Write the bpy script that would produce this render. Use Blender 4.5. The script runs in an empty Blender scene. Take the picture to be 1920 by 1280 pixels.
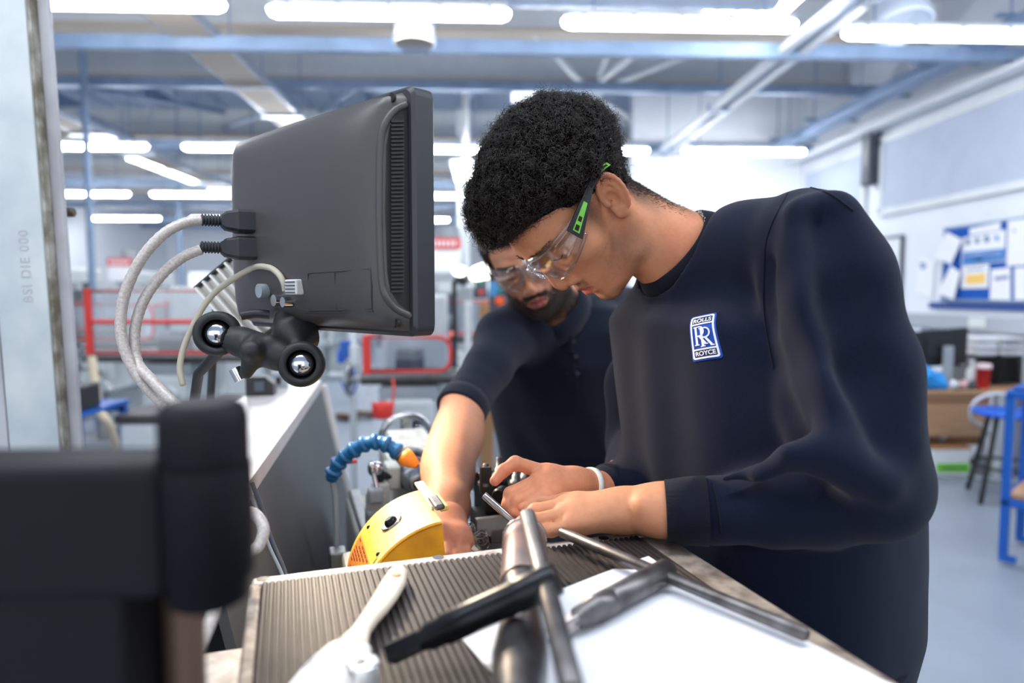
import bpy, bmesh, math, random
import numpy as np
from mathutils import Vector, Matrix, Quaternion
from mathutils.bvhtree import BVHTree

random.seed(7)
RNG = np.random.default_rng(7)
SC = bpy.context.scene
COL = SC.collection
PI = math.pi

# ------------------------------------------------------------------ camera
CAM_POS = Vector((0.0, 0.0, 1.42))
PITCH, YAW, FPX = -4.0, -2.24, 1280.0
cam_data = bpy.data.cameras.new('camera')
cam_data.sensor_width = 36.0
cam_data.lens = 24.0
cam_data.clip_start = 0.02
cam_data.clip_end = 200
cam_data.dof.use_dof = True
cam_data.dof.focus_distance = 0.9
cam_data.dof.aperture_fstop = 2.3
cam = bpy.data.objects.new('camera', cam_data)
COL.objects.link(cam)
cam.location = CAM_POS
cam.rotation_euler = (math.radians(90 + PITCH), 0, math.radians(YAW))
SC.camera = cam
LAMP_W = 21.0
CAM_ROT = cam.rotation_euler.to_matrix()

# ------------------------------------------------------------------ world, exposure
world = bpy.data.worlds.new('daylight')
SC.world = world
world.use_nodes = True
wn = world.node_tree.nodes
wn['Background'].inputs[0].default_value = (0.92, 0.96, 1.0, 1)
wn['Background'].inputs[1].default_value = 1.0
SC.view_settings.view_transform = 'Standard'
SC.view_settings.look = 'None'
SC.view_settings.gamma = 1.0
SC.view_settings.use_curve_mapping = False
SC.view_settings.exposure = 0.92
SC.cycles.max_bounces = 8
SC.cycles.diffuse_bounces = 4
SC.cycles.glossy_bounces = 4
SC.cycles.transparent_max_bounces = 16
SC.cycles.caustics_reflective = False
SC.cycles.caustics_refractive = False
SC.cycles.sample_clamp_indirect = 6.0
SC.cycles.use_denoising = True


def area_light(name, loc, target, sx, sy, power, color):
    d = bpy.data.lights.new(name, 'AREA')
    d.shape = 'RECTANGLE'
    d.size, d.size_y, d.energy, d.color = sx, sy, power, color
    o = bpy.data.objects.new(name, d)
    COL.objects.link(o)
    o.location = loc
    o.rotation_euler = (Vector(target) - Vector(loc)).to_track_quat('-Z', 'Y').to_euler()
    return o


# ------------------------------------------------------------------ helpers
def at(px, py, Y):
    """world point on the vertical plane y = Y seen at that place of the photograph"""
    d = CAM_ROT @ Vector(((px - 960) / FPX, -(py - 640) / FPX, -1.0))
    return CAM_POS + d * (Y / d.y)


def at_z(px, py, z):
    d = CAM_ROT @ Vector(((px - 960) / FPX, -(py - 640) / FPX, -1.0))
    return CAM_POS + d * ((z - CAM_POS.z) / d.z)


def at_x(px, py, x):
    d = CAM_ROT @ Vector(((px - 960) / FPX, -(py - 640) / FPX, -1.0))
    return CAM_POS + d * (x / d.x)


def V(*a):
    return Vector(a)


def tag(o, label=None, cat=None, group=None, kind=None):
    if label: o['label'] = label
    if cat: o['category'] = cat
    if group: o['group'] = group
    if kind: o['kind'] = kind
    return o


def empty(name, loc=(0, 0, 0), rotz=0.0, label=None, cat=None, group=None, rot=None):
    o = bpy.data.objects.new(name, None)
    COL.objects.link(o)
    o.location = loc
    o.rotation_euler = rot if rot is not None else (0, 0, rotz)
    o.empty_display_size = 0.05
    return tag(o, label, cat, group)


def mat_of(o):
    """world matrix built from loc/rot (no depsgraph update needed)"""
    m = Matrix.LocRotScale(o.location, o.rotation_euler, o.scale)
    return m if o.parent is None else mat_of(o.parent) @ o.matrix_parent_inverse @ m


class MB:
    """collects shapes into one mesh"""

    def __init__(self):
        self.v, self.f, self.sm = [], [], []

    def add(self, vs, fs, smooth=False):
        n = len(self.v)
        self.v += [tuple(p) for p in vs]
        self.f += [[i + n for i in f] for f in fs]
        self.sm += [smooth] * len(fs)
        return self

    def box(self, c, s, rot=None, bev=0.0):
        """box at centre c of full size s, with chamfered edges"""
        hx, hy, hz = s[0] / 2, s[1] / 2, s[2] / 2
        b = min(bev, hx * .9, hy * .9, hz * .9)
        c = Vector(c)
        R = rot if rot is not None else Matrix.Identity(3)
        if b <= 0:
            vs = [V(x, y, z) for x in (-hx, hx) for y in (-hy, hy) for z in (-hz, hz)]
            fs = [(0, 1, 3, 2), (4, 6, 7, 5), (0, 4, 5, 1), (2, 3, 7, 6), (0, 2, 6, 4), (1, 5, 7, 3)]
        else:
            bm = bmesh.new()
            bmesh.ops.create_cube(bm, size=1)
            bmesh.ops.scale(bm, vec=(2 * hx, 2 * hy, 2 * hz), verts=bm.verts)
            bmesh.ops.bevel(bm, geom=bm.edges[:], offset=b, segments=2, affect='EDGES', profile=0.5)
            bm.verts.index_update()
            vs = [v.co.copy() for v in bm.verts]
            fs = [[v.index for v in f.verts] for f in bm.faces]
            bm.free()
        return self.add([c + R @ p for p in vs], fs)

    def tube(self, pts, r, n=10, caps=True, closed=False, smooth=True):
        """round tube through points; r is one radius or a list"""
        pts = [Vector(p) for p in pts]
        m = len(pts)
        rs = r if hasattr(r, '__len__') else [r] * m
        vs, fs = [], []
        up = None
        for i, p in enumerate(pts):
            if closed:
                t = (pts[(i + 1) % m] - pts[i - 1])
            else:
                t = pts[min(i + 1, m - 1)] - pts[max(i - 1, 0)]
            if t.length < 1e-9: t = V(0, 0, 1)
            t.normalize()
            if up is None:
                up = V(0, 0, 1) if abs(t.z) < .9 else V(1, 0, 0)
            a = t.cross(up)
            if a.length < 1e-6: a = t.orthogonal()
            a.normalize()
            b = a.cross(t).normalized()
            up = b
            for k in range(n):
                w = 2 * PI * k / n
                vs.append(p + (a * math.cos(w) + b * math.sin(w)) * rs[i])
        for i in range(m if closed else m - 1):
            for k in range(n):
                j = (i + 1) % m
                fs.append((i * n + k, i * n + (k + 1) % n, j * n + (k + 1) % n, j * n + k))
        self.add(vs, fs, smooth)
        if caps and not closed:
            self.add(vs[:n], [list(range(n))[::-1]])
            self.add(vs[-n:], [list(range(n))])
        return self

    def cyl(self, a, b, r, r2=None, n=20, smooth=True):
        return self.tube([a, b], [r, r if r2 is None else r2], n, smooth=smooth)

    def lathe(self, a, b, prof, n=28, smooth=True):
        """turned shape about the axis a->b; prof = [(t 0..1 along, radius)]"""
        a, b = Vector(a), Vector(b)
        ax = b - a
        t = ax.normalized()
        u = t.orthogonal().normalized()
        w = t.cross(u)
        vs, fs = [], []
        for (s, r) in prof:
            for k in range(n):
                q = 2 * PI * k / n
                vs.append(a + ax * s + (u * math.cos(q) + w * math.sin(q)) * max(r, 1e-5))
        for i in range(len(prof) - 1):
            for k in range(n):
                fs.append((i * n + k, i * n + (k + 1) % n, (i + 1) * n + (k + 1) % n, (i + 1) * n + k))
        self.add(vs, fs, smooth)
        self.add(vs[:n], [list(range(n))[::-1]])
        self.add(vs[-n:], [list(range(n))])
        return self

    def sphere(self, c, r, n=16, m=10, sc=(1, 1, 1), rot=None):
        c = Vector(c)
        R = rot if rot is not None else Matrix.Identity(3)
        vs, fs = [], []
        for i in range(m + 1):
            th = PI * i / m
            for k in range(n):
                q = 2 * PI * k / n
                vs.append(c + R @ V(r * sc[0] * math.sin(th) * math.cos(q), r * sc[1] * math.sin(th) * math.sin(q), r * sc[2] * math.cos(th)))
        for i in range(m):
            for k in range(n):
                fs.append((i * n + k, (i + 1) * n + k, (i + 1) * n + (k + 1) % n, i * n + (k + 1) % n))
        return self.add(vs, fs, True)

    def prism(self, poly, a, b, c, h, smooth=False):
        """polygon [(x, y)] in the plane origin a with axes b, c, thickened by vector h"""
        a, b, c, h = Vector(a), Vector(b), Vector(c), Vector(h)
        n = len(poly)
        vs = [a + b * x + c * y for x, y in poly] + [a + b * x + c * y + h for x, y in poly]
        fs = [list(range(n))[::-1], list(range(n, 2 * n))] + [(i, (i + 1) % n, n + (i + 1) % n, n + i) for i in range(n)]
        return self.add(vs, fs, smooth)

    def ring(self, c, axis, R, r, n=40, m=10, a0=0.0, a1=2 * PI):
        c, axis = Vector(c), Vector(axis).normalized()
        u = axis.orthogonal().normalized()
        w = axis.cross(u)
        full = abs(a1 - a0 - 2 * PI) < 1e-6
        pts = [c + (u * math.cos(a0 + (a1 - a0) * i / n) + w * math.sin(a0 + (a1 - a0) * i / n)) * R for i in range(n if full else n + 1)]
        return self.tube(pts, r, m, closed=full)

    def build(self, name, mat, parent=None, fix=True, world=True, **kw):
        """link as ONE object; with world=True the points are world points and are put into the parent's frame"""
        me = bpy.data.meshes.new(name)
        vs = self.v
        if parent is not None and world:
            mi = mat_of(parent).inverted()
            vs = [tuple(mi @ Vector(p)) for p in vs]
        me.from_pydata(vs, [], self.f)
        me.polygons.foreach_set('use_smooth', self.sm)
        if fix:
            bm = bmesh.new()
            bm.from_mesh(me)
            bmesh.ops.recalc_face_normals(bm, faces=bm.faces)
            bm.to_mesh(me)
            bm.free()
        me.update()
        if mat is not None: me.materials.append(mat)
        o = bpy.data.objects.new(name, me)
        COL.objects.link(o)
        if parent is not None: o.parent = parent
        return tag(o, **kw)


def np_mesh(name, verts, faces, mat, parent=None, smooth=True, col=None, **kw):
    """mesh from numpy arrays (world points), optional vertex colours"""
    me = bpy.data.meshes.new(name)
    verts = np.asarray(verts, np.float64)
    if parent is not None:
        mi = np.array(mat_of(parent).inverted())
        verts = verts @ mi[:3, :3].T + mi[:3, 3]
    faces = np.asarray(faces, np.int32)
    k = faces.shape[1]
    me.vertices.add(len(verts))
    me.vertices.foreach_set('co', verts.astype(np.float32).ravel())
    me.loops.add(faces.size)
    me.loops.foreach_set('vertex_index', faces.ravel())
    me.polygons.add(len(faces))
    me.polygons.foreach_set('loop_start', np.arange(len(faces), dtype=np.int32) * k)
    me.polygons.foreach_set('use_smooth', np.full(len(faces), smooth))
    me.update(calc_edges=True)
    if col is not None:
        at_ = me.color_attributes.new('col', 'FLOAT_COLOR', 'POINT')
        c4 = np.ones((len(verts), 4), np.float32)
        c4[:, :3] = col
        at_.data.foreach_set('color', c4.ravel())
    me.validate()
    if mat is not None: me.materials.append(mat)
    o = bpy.data.objects.new(name, me)
    COL.objects.link(o)
    if parent is not None: o.parent = parent
    return tag(o, **kw)


def dup_tree(o, loc=None, rotz=None, label=None, parent=None):
    c = o.copy()
    COL.objects.link(c)
    if parent is not None: c.parent = parent
    if loc is not None: c.location = loc
    if rotz is not None: c.rotation_euler = (0, 0, rotz)
    if label: c['label'] = label
    for ch in [x for x in COL.objects if x.parent == o]:
        dup_tree(ch, parent=c)
    return c


def spline(pts, n=8):
    """Catmull-Rom through the points"""
    P = [Vector(p) for p in pts]
    P = [P[0] * 2 - P[1]] + P + [P[-1] * 2 - P[-2]]
    out = []
    for i in range(1, len(P) - 2):
        for k in range(n):
            t = k / n
            a, b, c, d = P[i - 1], P[i], P[i + 1], P[i + 2]
            out.append(.5 * ((2 * b) + (c - a) * t + (2 * a - 5 * b + 4 * c - d) * t * t + (3 * b - a - 3 * c + d) * t ** 3))
    out.append(P[-2])
    return out


# ------------------------------------------------------------------ materials
def srgb(r, g, b):
    f = lambda c: (c / 255 / 12.92) if c / 255 <= .04045 else ((c / 255 + .055) / 1.055) ** 2.4
    return (f(r), f(g), f(b), 1)


MATS = {}


def mat(name, color, rough=0.5, metal=0.0, noise=0.0, scale=20.0, bump=0.0, bscale=80.0, coat=0.0, spec=None,
        emit=None, estr=0.0, color2=None, sheen=0.0, stretch=None, sss=0.0, attr=False):
    if name in MATS: return MATS[name]
    m = bpy.data.materials.new(name)
    m.use_nodes = True
    nt = m.node_tree
    N, L = nt.nodes, nt.links
    b = N['Principled BSDF']
    b.inputs['Base Color'].default_value = color
    b.inputs['Roughness'].default_value = rough
    b.inputs['Metallic'].default_value = metal
    if spec is not None: b.inputs['Specular IOR Level'].default_value = spec
    if coat: b.inputs['Coat Weight'].default_value = coat
    if sheen:
        b.inputs['Sheen Weight'].default_value = sheen
        b.inputs['Sheen Roughness'].default_value = .5
    if sss:
        b.inputs['Subsurface Weight'].default_value = sss
        b.inputs['Subsurface Radius'].default_value = (1, .35, .2)
        b.inputs['Subsurface Scale'].default_value = .006
    if emit:
        b.inputs['Emission Color'].default_value = emit
        b.inputs['Emission Strength'].default_value = estr
    tc = N.new('ShaderNodeTexCoord')
    src = tc.outputs['Object']
    if stretch:
        mp = N.new('ShaderNodeMapping')
        mp.inputs['Scale'].default_value = stretch
        L.new(src, mp.inputs[0])
        src = mp.outputs[0]
    base = None
    if attr:
        a = N.new('ShaderNodeAttribute')
        a.attribute_name = 'col'
        base = a.outputs['Color']
    if noise > 0:
        nz = N.new('ShaderNodeTexNoise')
        nz.inputs['Scale'].default_value = scale
        nz.inputs['Detail'].default_value = 6
        L.new(src, nz.inputs['Vector'])
        mx = N.new('ShaderNodeMix')
        mx.data_type = 'RGBA'
        ramp = N.new('ShaderNodeMapRange')
        ramp.inputs[1].default_value, ramp.inputs[2].default_value = .38, .68
        L.new(nz.outputs[0], ramp.inputs[0])
        if attr:
            mx.blend_type = 'MULTIPLY'
            mu = N.new('ShaderNodeMath')
            mu.operation = 'MULTIPLY'
            mu.inputs[1].default_value = noise
            L.new(ramp.outputs[0], mu.inputs[0])
            L.new(mu.outputs[0], mx.inputs['Factor'])
            L.new(base, mx.inputs[6])
            mx.inputs[7].default_value = color2 or (.75, .68, .65, 1)
        else:
            c2 = color2 or tuple(min(1, c * (1 - noise)) for c in color[:3]) + (1,)
            mx.inputs[6].default_value = color
            mx.inputs[7].default_value = c2
            L.new(ramp.outputs[0], mx.inputs['Factor'])
        L.new(mx.outputs[2], b.inputs['Base Color'])
    elif base is not None:
        L.new(base, b.inputs['Base Color'])
    if bump > 0:
        nb = N.new('ShaderNodeTexNoise')
        nb.inputs['Scale'].default_value = bscale
        nb.inputs['Detail'].default_value = 4
        L.new(src, nb.inputs['Vector'])
        bp = N.new('ShaderNodeBump')
        bp.inputs['Strength'].default_value = bump
        bp.inputs['Distance'].default_value = .002
        L.new(nb.outputs[0], bp.inputs['Height'])
        L.new(bp.outputs[0], b.inputs['Normal'])
    MATS[name] = m
    return m


def clear_mat(name, tint=(1, 1, 1, 1), gloss=.12, rough=.05):
    """thin clear plastic: see-through with fresnel reflection"""
    if name in MATS: return MATS[name]
    m = bpy.data.materials.new(name)
    m.use_nodes = True
    nt = m.node_tree
    N, L = nt.nodes, nt.links
    out = N['Material Output']
    N.remove(N['Principled BSDF'])
    t = N.new('ShaderNodeBsdfTransparent')
    t.inputs[0].default_value = tint
    g = N.new('ShaderNodeBsdfGlossy')
    g.inputs['Roughness'].default_value = rough
    lw = N.new('ShaderNodeLayerWeight')
    lw.inputs[0].default_value = .35
    mr = N.new('ShaderNodeMapRange')
    mr.inputs[3].default_value = gloss * .35
    mr.inputs[4].default_value = min(1, gloss * 4)
    L.new(lw.outputs['Facing'], mr.inputs[0])
    mx = N.new('ShaderNodeMixShader')
    L.new(mr.outputs[0], mx.inputs[0])
    L.new(t.outputs[0], mx.inputs[1])
    L.new(g.outputs[0], mx.inputs[2])
    L.new(mx.outputs[0], out.inputs[0])
    MATS[name] = m
    return m


# ------------------------------------------------------------------ implicit surfaces for bodies and cloth
class Field:
    def __init__(self, lo, hi, h):
        self.lo = np.array(lo, float)
        self.h = h
        n = np.ceil((np.array(hi, float) - self.lo) / h).astype(int) + 1
        self.ax = [self.lo[i] + h * np.arange(n[i]) for i in range(3)]
        self.F = np.full(tuple(n), .25, np.float32)

    def _sl(self, lo, hi):
        s = []
        for i in range(3):
            a = int(np.clip(np.floor((lo[i] - self.lo[i]) / self.h), 0, len(self.ax[i]) - 1))
            b = int(np.clip(np.ceil((hi[i] - self.lo[i]) / self.h) + 1, a + 1, len(self.ax[i])))
            s.append(slice(a, b))
        return tuple(s)

    def grid(self, sl):
        return (self.ax[0][sl[0]][:, None, None].astype(np.float32), self.ax[1][sl[1]][None, :, None].astype(np.float32),
                self.ax[2][sl[2]][None, None, :].astype(np.float32))

    def apply(self, fn, lo, hi, k=.01, sub=False):
        pad = k + 3 * self.h
        sl = self._sl(np.array(lo) - pad, np.array(hi) + pad)
        d = fn(*self.grid(sl)).astype(np.float32)
        A = self.F[sl]
        if sub:
            h = np.clip(.5 - .5 * (A + d) / k, 0, 1)
            self.F[sl] = A + (-d - A) * h + k * h * (1 - h)
        else:
            h = np.clip(.5 + .5 * (A - d) / k, 0, 1)
            self.F[sl] = A + (d - A) * h - k * h * (1 - h)

    def cap(self, a, b, ra, rb=None, k=.01, sub=False):
        a, b = np.array(a, np.float32), np.array(b, np.float32)
        rb = ra if rb is None else rb
        ab = b - a
        L2 = float(ab @ ab) + 1e-12

        def fn(X, Y, Z):
            t = np.clip(((X - a[0]) * ab[0] + (Y - a[1]) * ab[1] + (Z - a[2]) * ab[2]) / L2, 0, 1)
            dx, dy, dz = X - a[0] - t * ab[0], Y - a[1] - t * ab[1], Z - a[2] - t * ab[2]
            return np.sqrt(dx * dx + dy * dy + dz * dz) - (ra + (rb - ra) * t)
        r = max(ra, rb)
        self.apply(fn, np.minimum(a, b) - r, np.maximum(a, b) + r, k, sub)
        return self

    def chain(self, pts, rs, k=.01, sub=False):
        for i in range(len(pts) - 1):
            self.cap(pts[i], pts[i + 1], rs[i], rs[i + 1], k, sub)
        return self

    def ell(self, c, r, k=.01, sub=False, R=None):
        """ellipsoid with radii r along the columns of R"""
        c, r = np.array(c, np.float32), np.array(r, np.float32)
        R = np.eye(3) if R is None else np.array(R, float)
        ext = np.abs(R) @ r

        def fn(X, Y, Z):
            x, y, z = X - c[0], Y - c[1], Z - c[2]
            p = [x * R[0, i] + y * R[1, i] + z * R[2, i] for i in range(3)]
            k0 = np.sqrt(sum((p[i] / r[i]) ** 2 for i in range(3)))
            k1 = np.sqrt(sum((p[i] / r[i] ** 2) ** 2 for i in range(3))) + 1e-9
            return k0 * (k0 - 1) / k1
        self.apply(fn, c - ext, c + ext, k, sub)
        return self

    def mesh(self):
        F, h = self.F, self.h
        F = np.where(np.abs(F) < 1e-7, np.float32(1e-7), F)
        s = F < 0
        n = F.shape
        cnt = np.zeros((n[0] - 1, n[1] - 1, n[2] - 1), np.int8)
        for i in (0, 1):
            for j in (0, 1):
                for k in (0, 1):
                    cnt += s[i:n[0] - 1 + i, j:n[1] - 1 + j, k:n[2] - 1 + k]
        act = (cnt > 0) & (cnt < 8)
        idx = np.argwhere(act)
        cid = np.full(act.shape, -1, np.int64)
        cid[act] = np.arange(len(idx))
        pos = np.zeros((len(idx), 3))
        num = np.zeros(len(idx))
        cs = [(i, j, k) for i in (0, 1) for j in (0, 1) for k in (0, 1)]
        val = {c: F[idx[:, 0] + c[0], idx[:, 1] + c[1], idx[:, 2] + c[2]] for c in cs}
        for a in cs:
            for x in range(3):
                if a[x] == 0:
                    b = list(a)
                    b[x] = 1
                    b = tuple(b)
                    va, vb = val[a], val[b]
                    m = (va < 0) != (vb < 0)
                    t = np.where(m, va / np.where(m, va - vb, 1), 0)
                    p = np.zeros((len(idx), 3)) + np.array(a)
                    p[:, x] += t
                    pos += p * m[:, None]
                    num += m
        pos = (idx + pos / num[:, None]) * h + self.lo
        quads = []
        for x in range(3):
            y, z = (x + 1) % 3, (x + 2) % 3
            sa = [slice(None)] * 3
            sb = [slice(None)] * 3
            sa[x] = slice(0, n[x] - 1)
            sb[x] = slice(1, n[x])
            A, B = s[tuple(sa)], s[tuple(sb)]
            e = np.argwhere(A != B)
            e = e[(e[:, y] > 0) & (e[:, z] > 0) & (e[:, y] < n[y] - 1) & (e[:, z] < n[z] - 1)]
            fl = A[e[:, 0], e[:, 1], e[:, 2]]

            def c(dy, dz):
                q = e.copy()
                q[:, y] += dy
                q[:, z] += dz
                return cid[q[:, 0], q[:, 1], q[:, 2]]
            Q = np.stack([c(-1, -1), c(0, -1), c(0, 0), c(-1, 0)], 1)
            Q[~fl] = Q[~fl][:, ::-1]
            quads.append(Q)
        Q = np.concatenate(quads)
        Q = Q[(Q >= 0).all(1)]
        return pos, Q


def sstep(a, b, x):
    t = np.clip((x - a) / (b - a), 0, 1)
    return t * t * (3 - 2 * t)


def smooth_mesh(pos, Q, it=2, lam=.5):
    e = np.concatenate([Q[:, [0, 1]], Q[:, [1, 2]], Q[:, [2, 3]], Q[:, [3, 0]]])
    for _ in range(it):
        s = np.zeros_like(pos)
        c = np.zeros(len(pos))
        for i in range(3):
            s[:, i] = np.bincount(e[:, 0], pos[e[:, 1], i], len(pos)) + np.bincount(e[:, 1], pos[e[:, 0], i], len(pos))
        c = np.bincount(e[:, 0], minlength=len(pos)) + np.bincount(e[:, 1], minlength=len(pos))
        pos = pos + lam * (s / np.maximum(c, 1)[:, None] - pos)
    return pos


# ================================================================== ROOM
M_WALL = mat('white wall paint', srgb(232, 236, 244), rough=.8, noise=.04, scale=3)
M_CEIL = mat('pale roof deck', srgb(176, 192, 214), rough=.7, noise=.1, scale=4)
M_FLOOR = mat('grey blue floor paint', srgb(150, 160, 174), rough=.35, noise=.12, scale=2.5, spec=.5)
M_STEELB = mat('galvanised blue-grey steel', srgb(138, 160, 190), rough=.4, metal=.35, noise=.2, scale=5)
M_WHITEP = mat('white painted steel', srgb(222, 226, 230), rough=.5, noise=.08, scale=6)
M_BEIGE = mat('beige edge', srgb(196, 182, 166), rough=.6)
M_DUCT = mat('silver duct', srgb(190, 200, 215), rough=.28, metal=.75, noise=.15, scale=4)
M_TUBE = mat('lit diffuser', (1, 1, 1, 1), rough=.4, emit=(.95, .98, 1, 1), estr=30)
M_PANEL = mat('lit ceiling panel', (1, 1, 1, 1), rough=.4, emit=(.9, .96, 1, 1), estr=9)
M_GLASS = clear_mat('window glass', (.94, .98, 1, 1), .1)
M_FRAME = mat('white window frame', srgb(225, 230, 236), rough=.5)
M_GREYPANEL = mat('pale grey blue panel', srgb(186, 196, 214), rough=.7, noise=.05, scale=5)
M_DGREY = mat('dark grey steel', srgb(74, 80, 92), rough=.5, noise=.15, scale=8)
M_BRICKBLUE = mat('pale blue panel', srgb(150, 180, 222), rough=.7)

XW, XL, YB, ZC = 4.36, -9.5, 21.0, 4.7
if True:
    S = dict(kind='structure')
    MB().box(((XW + XL) / 2, 8, -.05), (XW - XL + .4, 27, .1)).build('floor', M_FLOOR, **S)
    MB().box((XW + .1, 8, ZC / 2), (.2, 27, ZC + .1)).build('wall_right', M_WALL, **S)
    MB().box((XL - .1, 8, ZC / 2), (.2, 27, ZC + .1)).build('wall_left', M_WALL, **S)
    # back wall with a band of windows
    bw = MB()
    W_ = XW - XL
    bw.box(((XW + XL) / 2, YB, .75), (W_, .2, 1.5)).box(((XW + XL) / 2, YB, 3.42), (W_, .2, 2.66))
    wx = [XL + .55 + i * 1.9 for i in range(7)]
    edges = [XL] + sum([[x, x + 1.5] for x in wx], []) + [XW]
    for i in range(0, len(edges), 2):
        bw.box(((edges[i] + edges[i + 1]) / 2, YB, 1.8), (edges[i + 1] - edges[i], .2, .62))
    bw.build('wall_back', M_WALL, **S)
    for i, x in enumerate(wx):
        w = empty('window_%d' % (i + 1), (x + .75, YB, 1.5))
        tag(w, 'far window %d' % (i + 1), kind='structure')
        w['label'] = None
        del w['label']
        f = MB()
        for (cx, cz, sx, sz) in ((0, .02, 1.5, .04), (0, .58, 1.5, .04), (-.73, .3, .04, .6), (.73, .3, .04, .6), (0, .3, .03, .6)):
            f.box((x + .75 + cx, YB - .02, 1.5 + cz), (sx, .1, sz))
        f.build('window_frame', M_FRAME, w)
        for s in (-.365, .365):
            MB().box((x + .75 + s, YB, 1.8), (.7, .008, .54)).build('pane', M_GLASS, w)
    # partition that closes the bay behind the desks
    pw = MB().box((3.2, 9.45, ZC / 2), (2.4, .12, ZC))
    pw.build('wall_partition', M_WALL, **S)
    # roof: profiled deck with purlins
    cl = MB()
    n = 54
    for i in range(n):
        x0 = XL + (XW - XL) * i / n
        w = (XW - XL) / n
        cl.box((x0 + w / 2, 8, ZC + .1 + (.03 if i % 2 else 0)), (w, 27, .1))
    cl.build('ceiling', M_CEIL, **S)
    k = 1
    for Y, zb, h in ((6.6, 3.86, .36), (8.3, 3.93, .36), (11.2, 3.9, .4), (14.2, 3.9, .4), (17.2, 3.9, .4)):
        g = MB()
        g.box(((XW + XL) / 2, Y, zb + h / 2), (W_, .03, h)).box(((XW + XL) / 2, Y, zb + h), (W_, .2, .03))
        o = g.build('beam_%d' % k, M_WHITEP, **S)
        MB().box(((XW + XL) / 2, Y, zb), (W_, .22, .03)).build('flange', M_BEIGE, o)
        k += 1
    for i, (Y, z) in enumerate(((5.35, 3.3), (7.4, 3.62), (9.1, 3.35), (10.2, 3.5), (12.6, 3.4), (15.3, 3.35), (17.8, 3.3), (19.4, 3.3))):
        g = MB()
        g.box(((XW + XL) / 2, Y, z), (W_, .012, .1)).box(((XW + XL) / 2, Y + .03, z + .046), (W_, .07, .01)).box(((XW + XL) / 2, Y + .03, z - .046), (W_, .07, .01))
        g.build('trim_%d' % (i + 1), M_STEELB, **S)
    # purlins running down the hall
    for i, x in enumerate((-8.2, -6.6, -5.0, -3.4, -1.8, -.2, 1.4, 3.0)):
        g = MB()
        g.box((x, 11, 4.42), (.07, 20, .2))
        g.build('purlin_%d' % (i + 1), M_STEELB, kind='structure')
    # wall column bracket
    MB().box((XW - .07, 7.55, 2.94), (.14, .16, .62), bev=.01).build('column_bracket', M_DGREY, kind='structure')
    # posts
    for (px, y0, Y, r, nm) in ((875, 0, 8.6, .043, 'column_1'), (862, 0, 9.8, .03, 'column_2'), (174, 0, 7.2, .035, 'column_3'), (341, 0, 14, .05, 'column_4')):
        p = at(px, 550, Y)
        MB().cyl((p.x, Y, 0), (p.x, Y, 4.0), r, n=14).build(nm, M_WHITEP if px > 800 else M_STEELB, kind='structure')

    # ---------------- fluorescent lights
    def fluoro(loc, L=1.5, label=None):
        o = empty('ceiling_light', loc, label=label, cat='ceiling light', group='fluorescent ceiling lights')
        x, y, z = loc
        d = MB()
        n = 12
        prof = [(math.cos(PI + PI * i / n) * .055, math.sin(PI + PI * i / n) * .05) for i in range(n + 1)]
        vs, fs = [], []
        ends = [(-L / 2, .3), (-L / 2 + .015, .75), (-L / 2 + .05, 1), (L / 2 - .05, 1), (L / 2 - .015, .75), (L / 2, .3)]
        for xx, s in ends:
            vs += [V(x + xx, y + a * s, z + b * s) for a, b in prof]
        m = n + 1
        for i in range(len(ends) - 1):
            for k in range(n): fs.append((i * m + k, i * m + k + 1, (i + 1) * m + k + 1, (i + 1) * m + k))
        d.add(vs, fs, True).build('diffuser', M_TUBE, o)
        b = MB().box((x, y, z + .024), (L - .03, .1, .045), bev=.008)
        b.build('light_body', M_WHITEP, o)
        for k in range(5):
            MB().box((x - L / 2 + .13 + k * (L - .26) / 4, y - .055, z + .006), (.025, .008, .022)).build('clip', M_STEELB, o)
        for s in (-.55, .55):
            MB().cyl((x + s, y, z + .04), (x + s, y, 4.65), .006, n=6).build('hanger', M_STEELB, o)
        return o
    ord_ = ['first', 'second', 'third', 'fourth', 'fifth', 'sixth']
    rows = [(.5, [-2.5, -.7, 1.1, 2.9], 'unseen row added over the lathe'), (4.42, [-2.35, -.59, 1.24, 3.05], 'nearest row'), (8.3, [-4.7, -2.79, -.62, 1.22, 3.14], 'second row'), (12.2, [-6.9, -5.02, -.72, 1.2], 'third row'), (16.1, [-8.2, -6.0, -3.8, -1.6], 'farthest row')]  # first row is out of view, continues the spacing, added to brighten the papers
    for Y, xs, nm in rows:
        for i, x in enumerate(xs):
            z = 3.15 + ([.06, .03, -.01, -.05][i] if Y == 4.42 else 0)
            fluoro((x, Y, z), label='lit fluorescent batten, %s from the steel column, in the %s' % (ord_[i], nm))
    # bright ceiling panels farther down the hall
    for (x, Y, z, w, d_, lb) in ((1.95, 4.95, 3.52, .62, .5, 'square lit ceiling panel beside the white double rails'), (-.15, 9.2, 3.0, .5, 1.3, 'large lit ceiling panel beyond the desk display screen'),
                             (-4.6, 10.6, 3.25, .5, 2.0, 'long tilted lit panel above the left row of milling machines'), (-3.6, 10.9, 3.0, 1.2, .4, 'short lit panel left of the display screen')):
        o = empty('ceiling_panel_light', (x, Y, z), label=lb, cat='ceiling light')
        MB().box((x, Y, z + .03), (w + .04, d_ + .04, .05), bev=.008).build('light_body', M_WHITEP, o)
        MB().box((x, Y, z), (w, d_, .02)).build('diffuser', M_PANEL, o)
        MB().cyl((x, Y, z + .05), (x, Y, 4.66), .012, n=8).build('hanger', M_STEELB, o)

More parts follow.
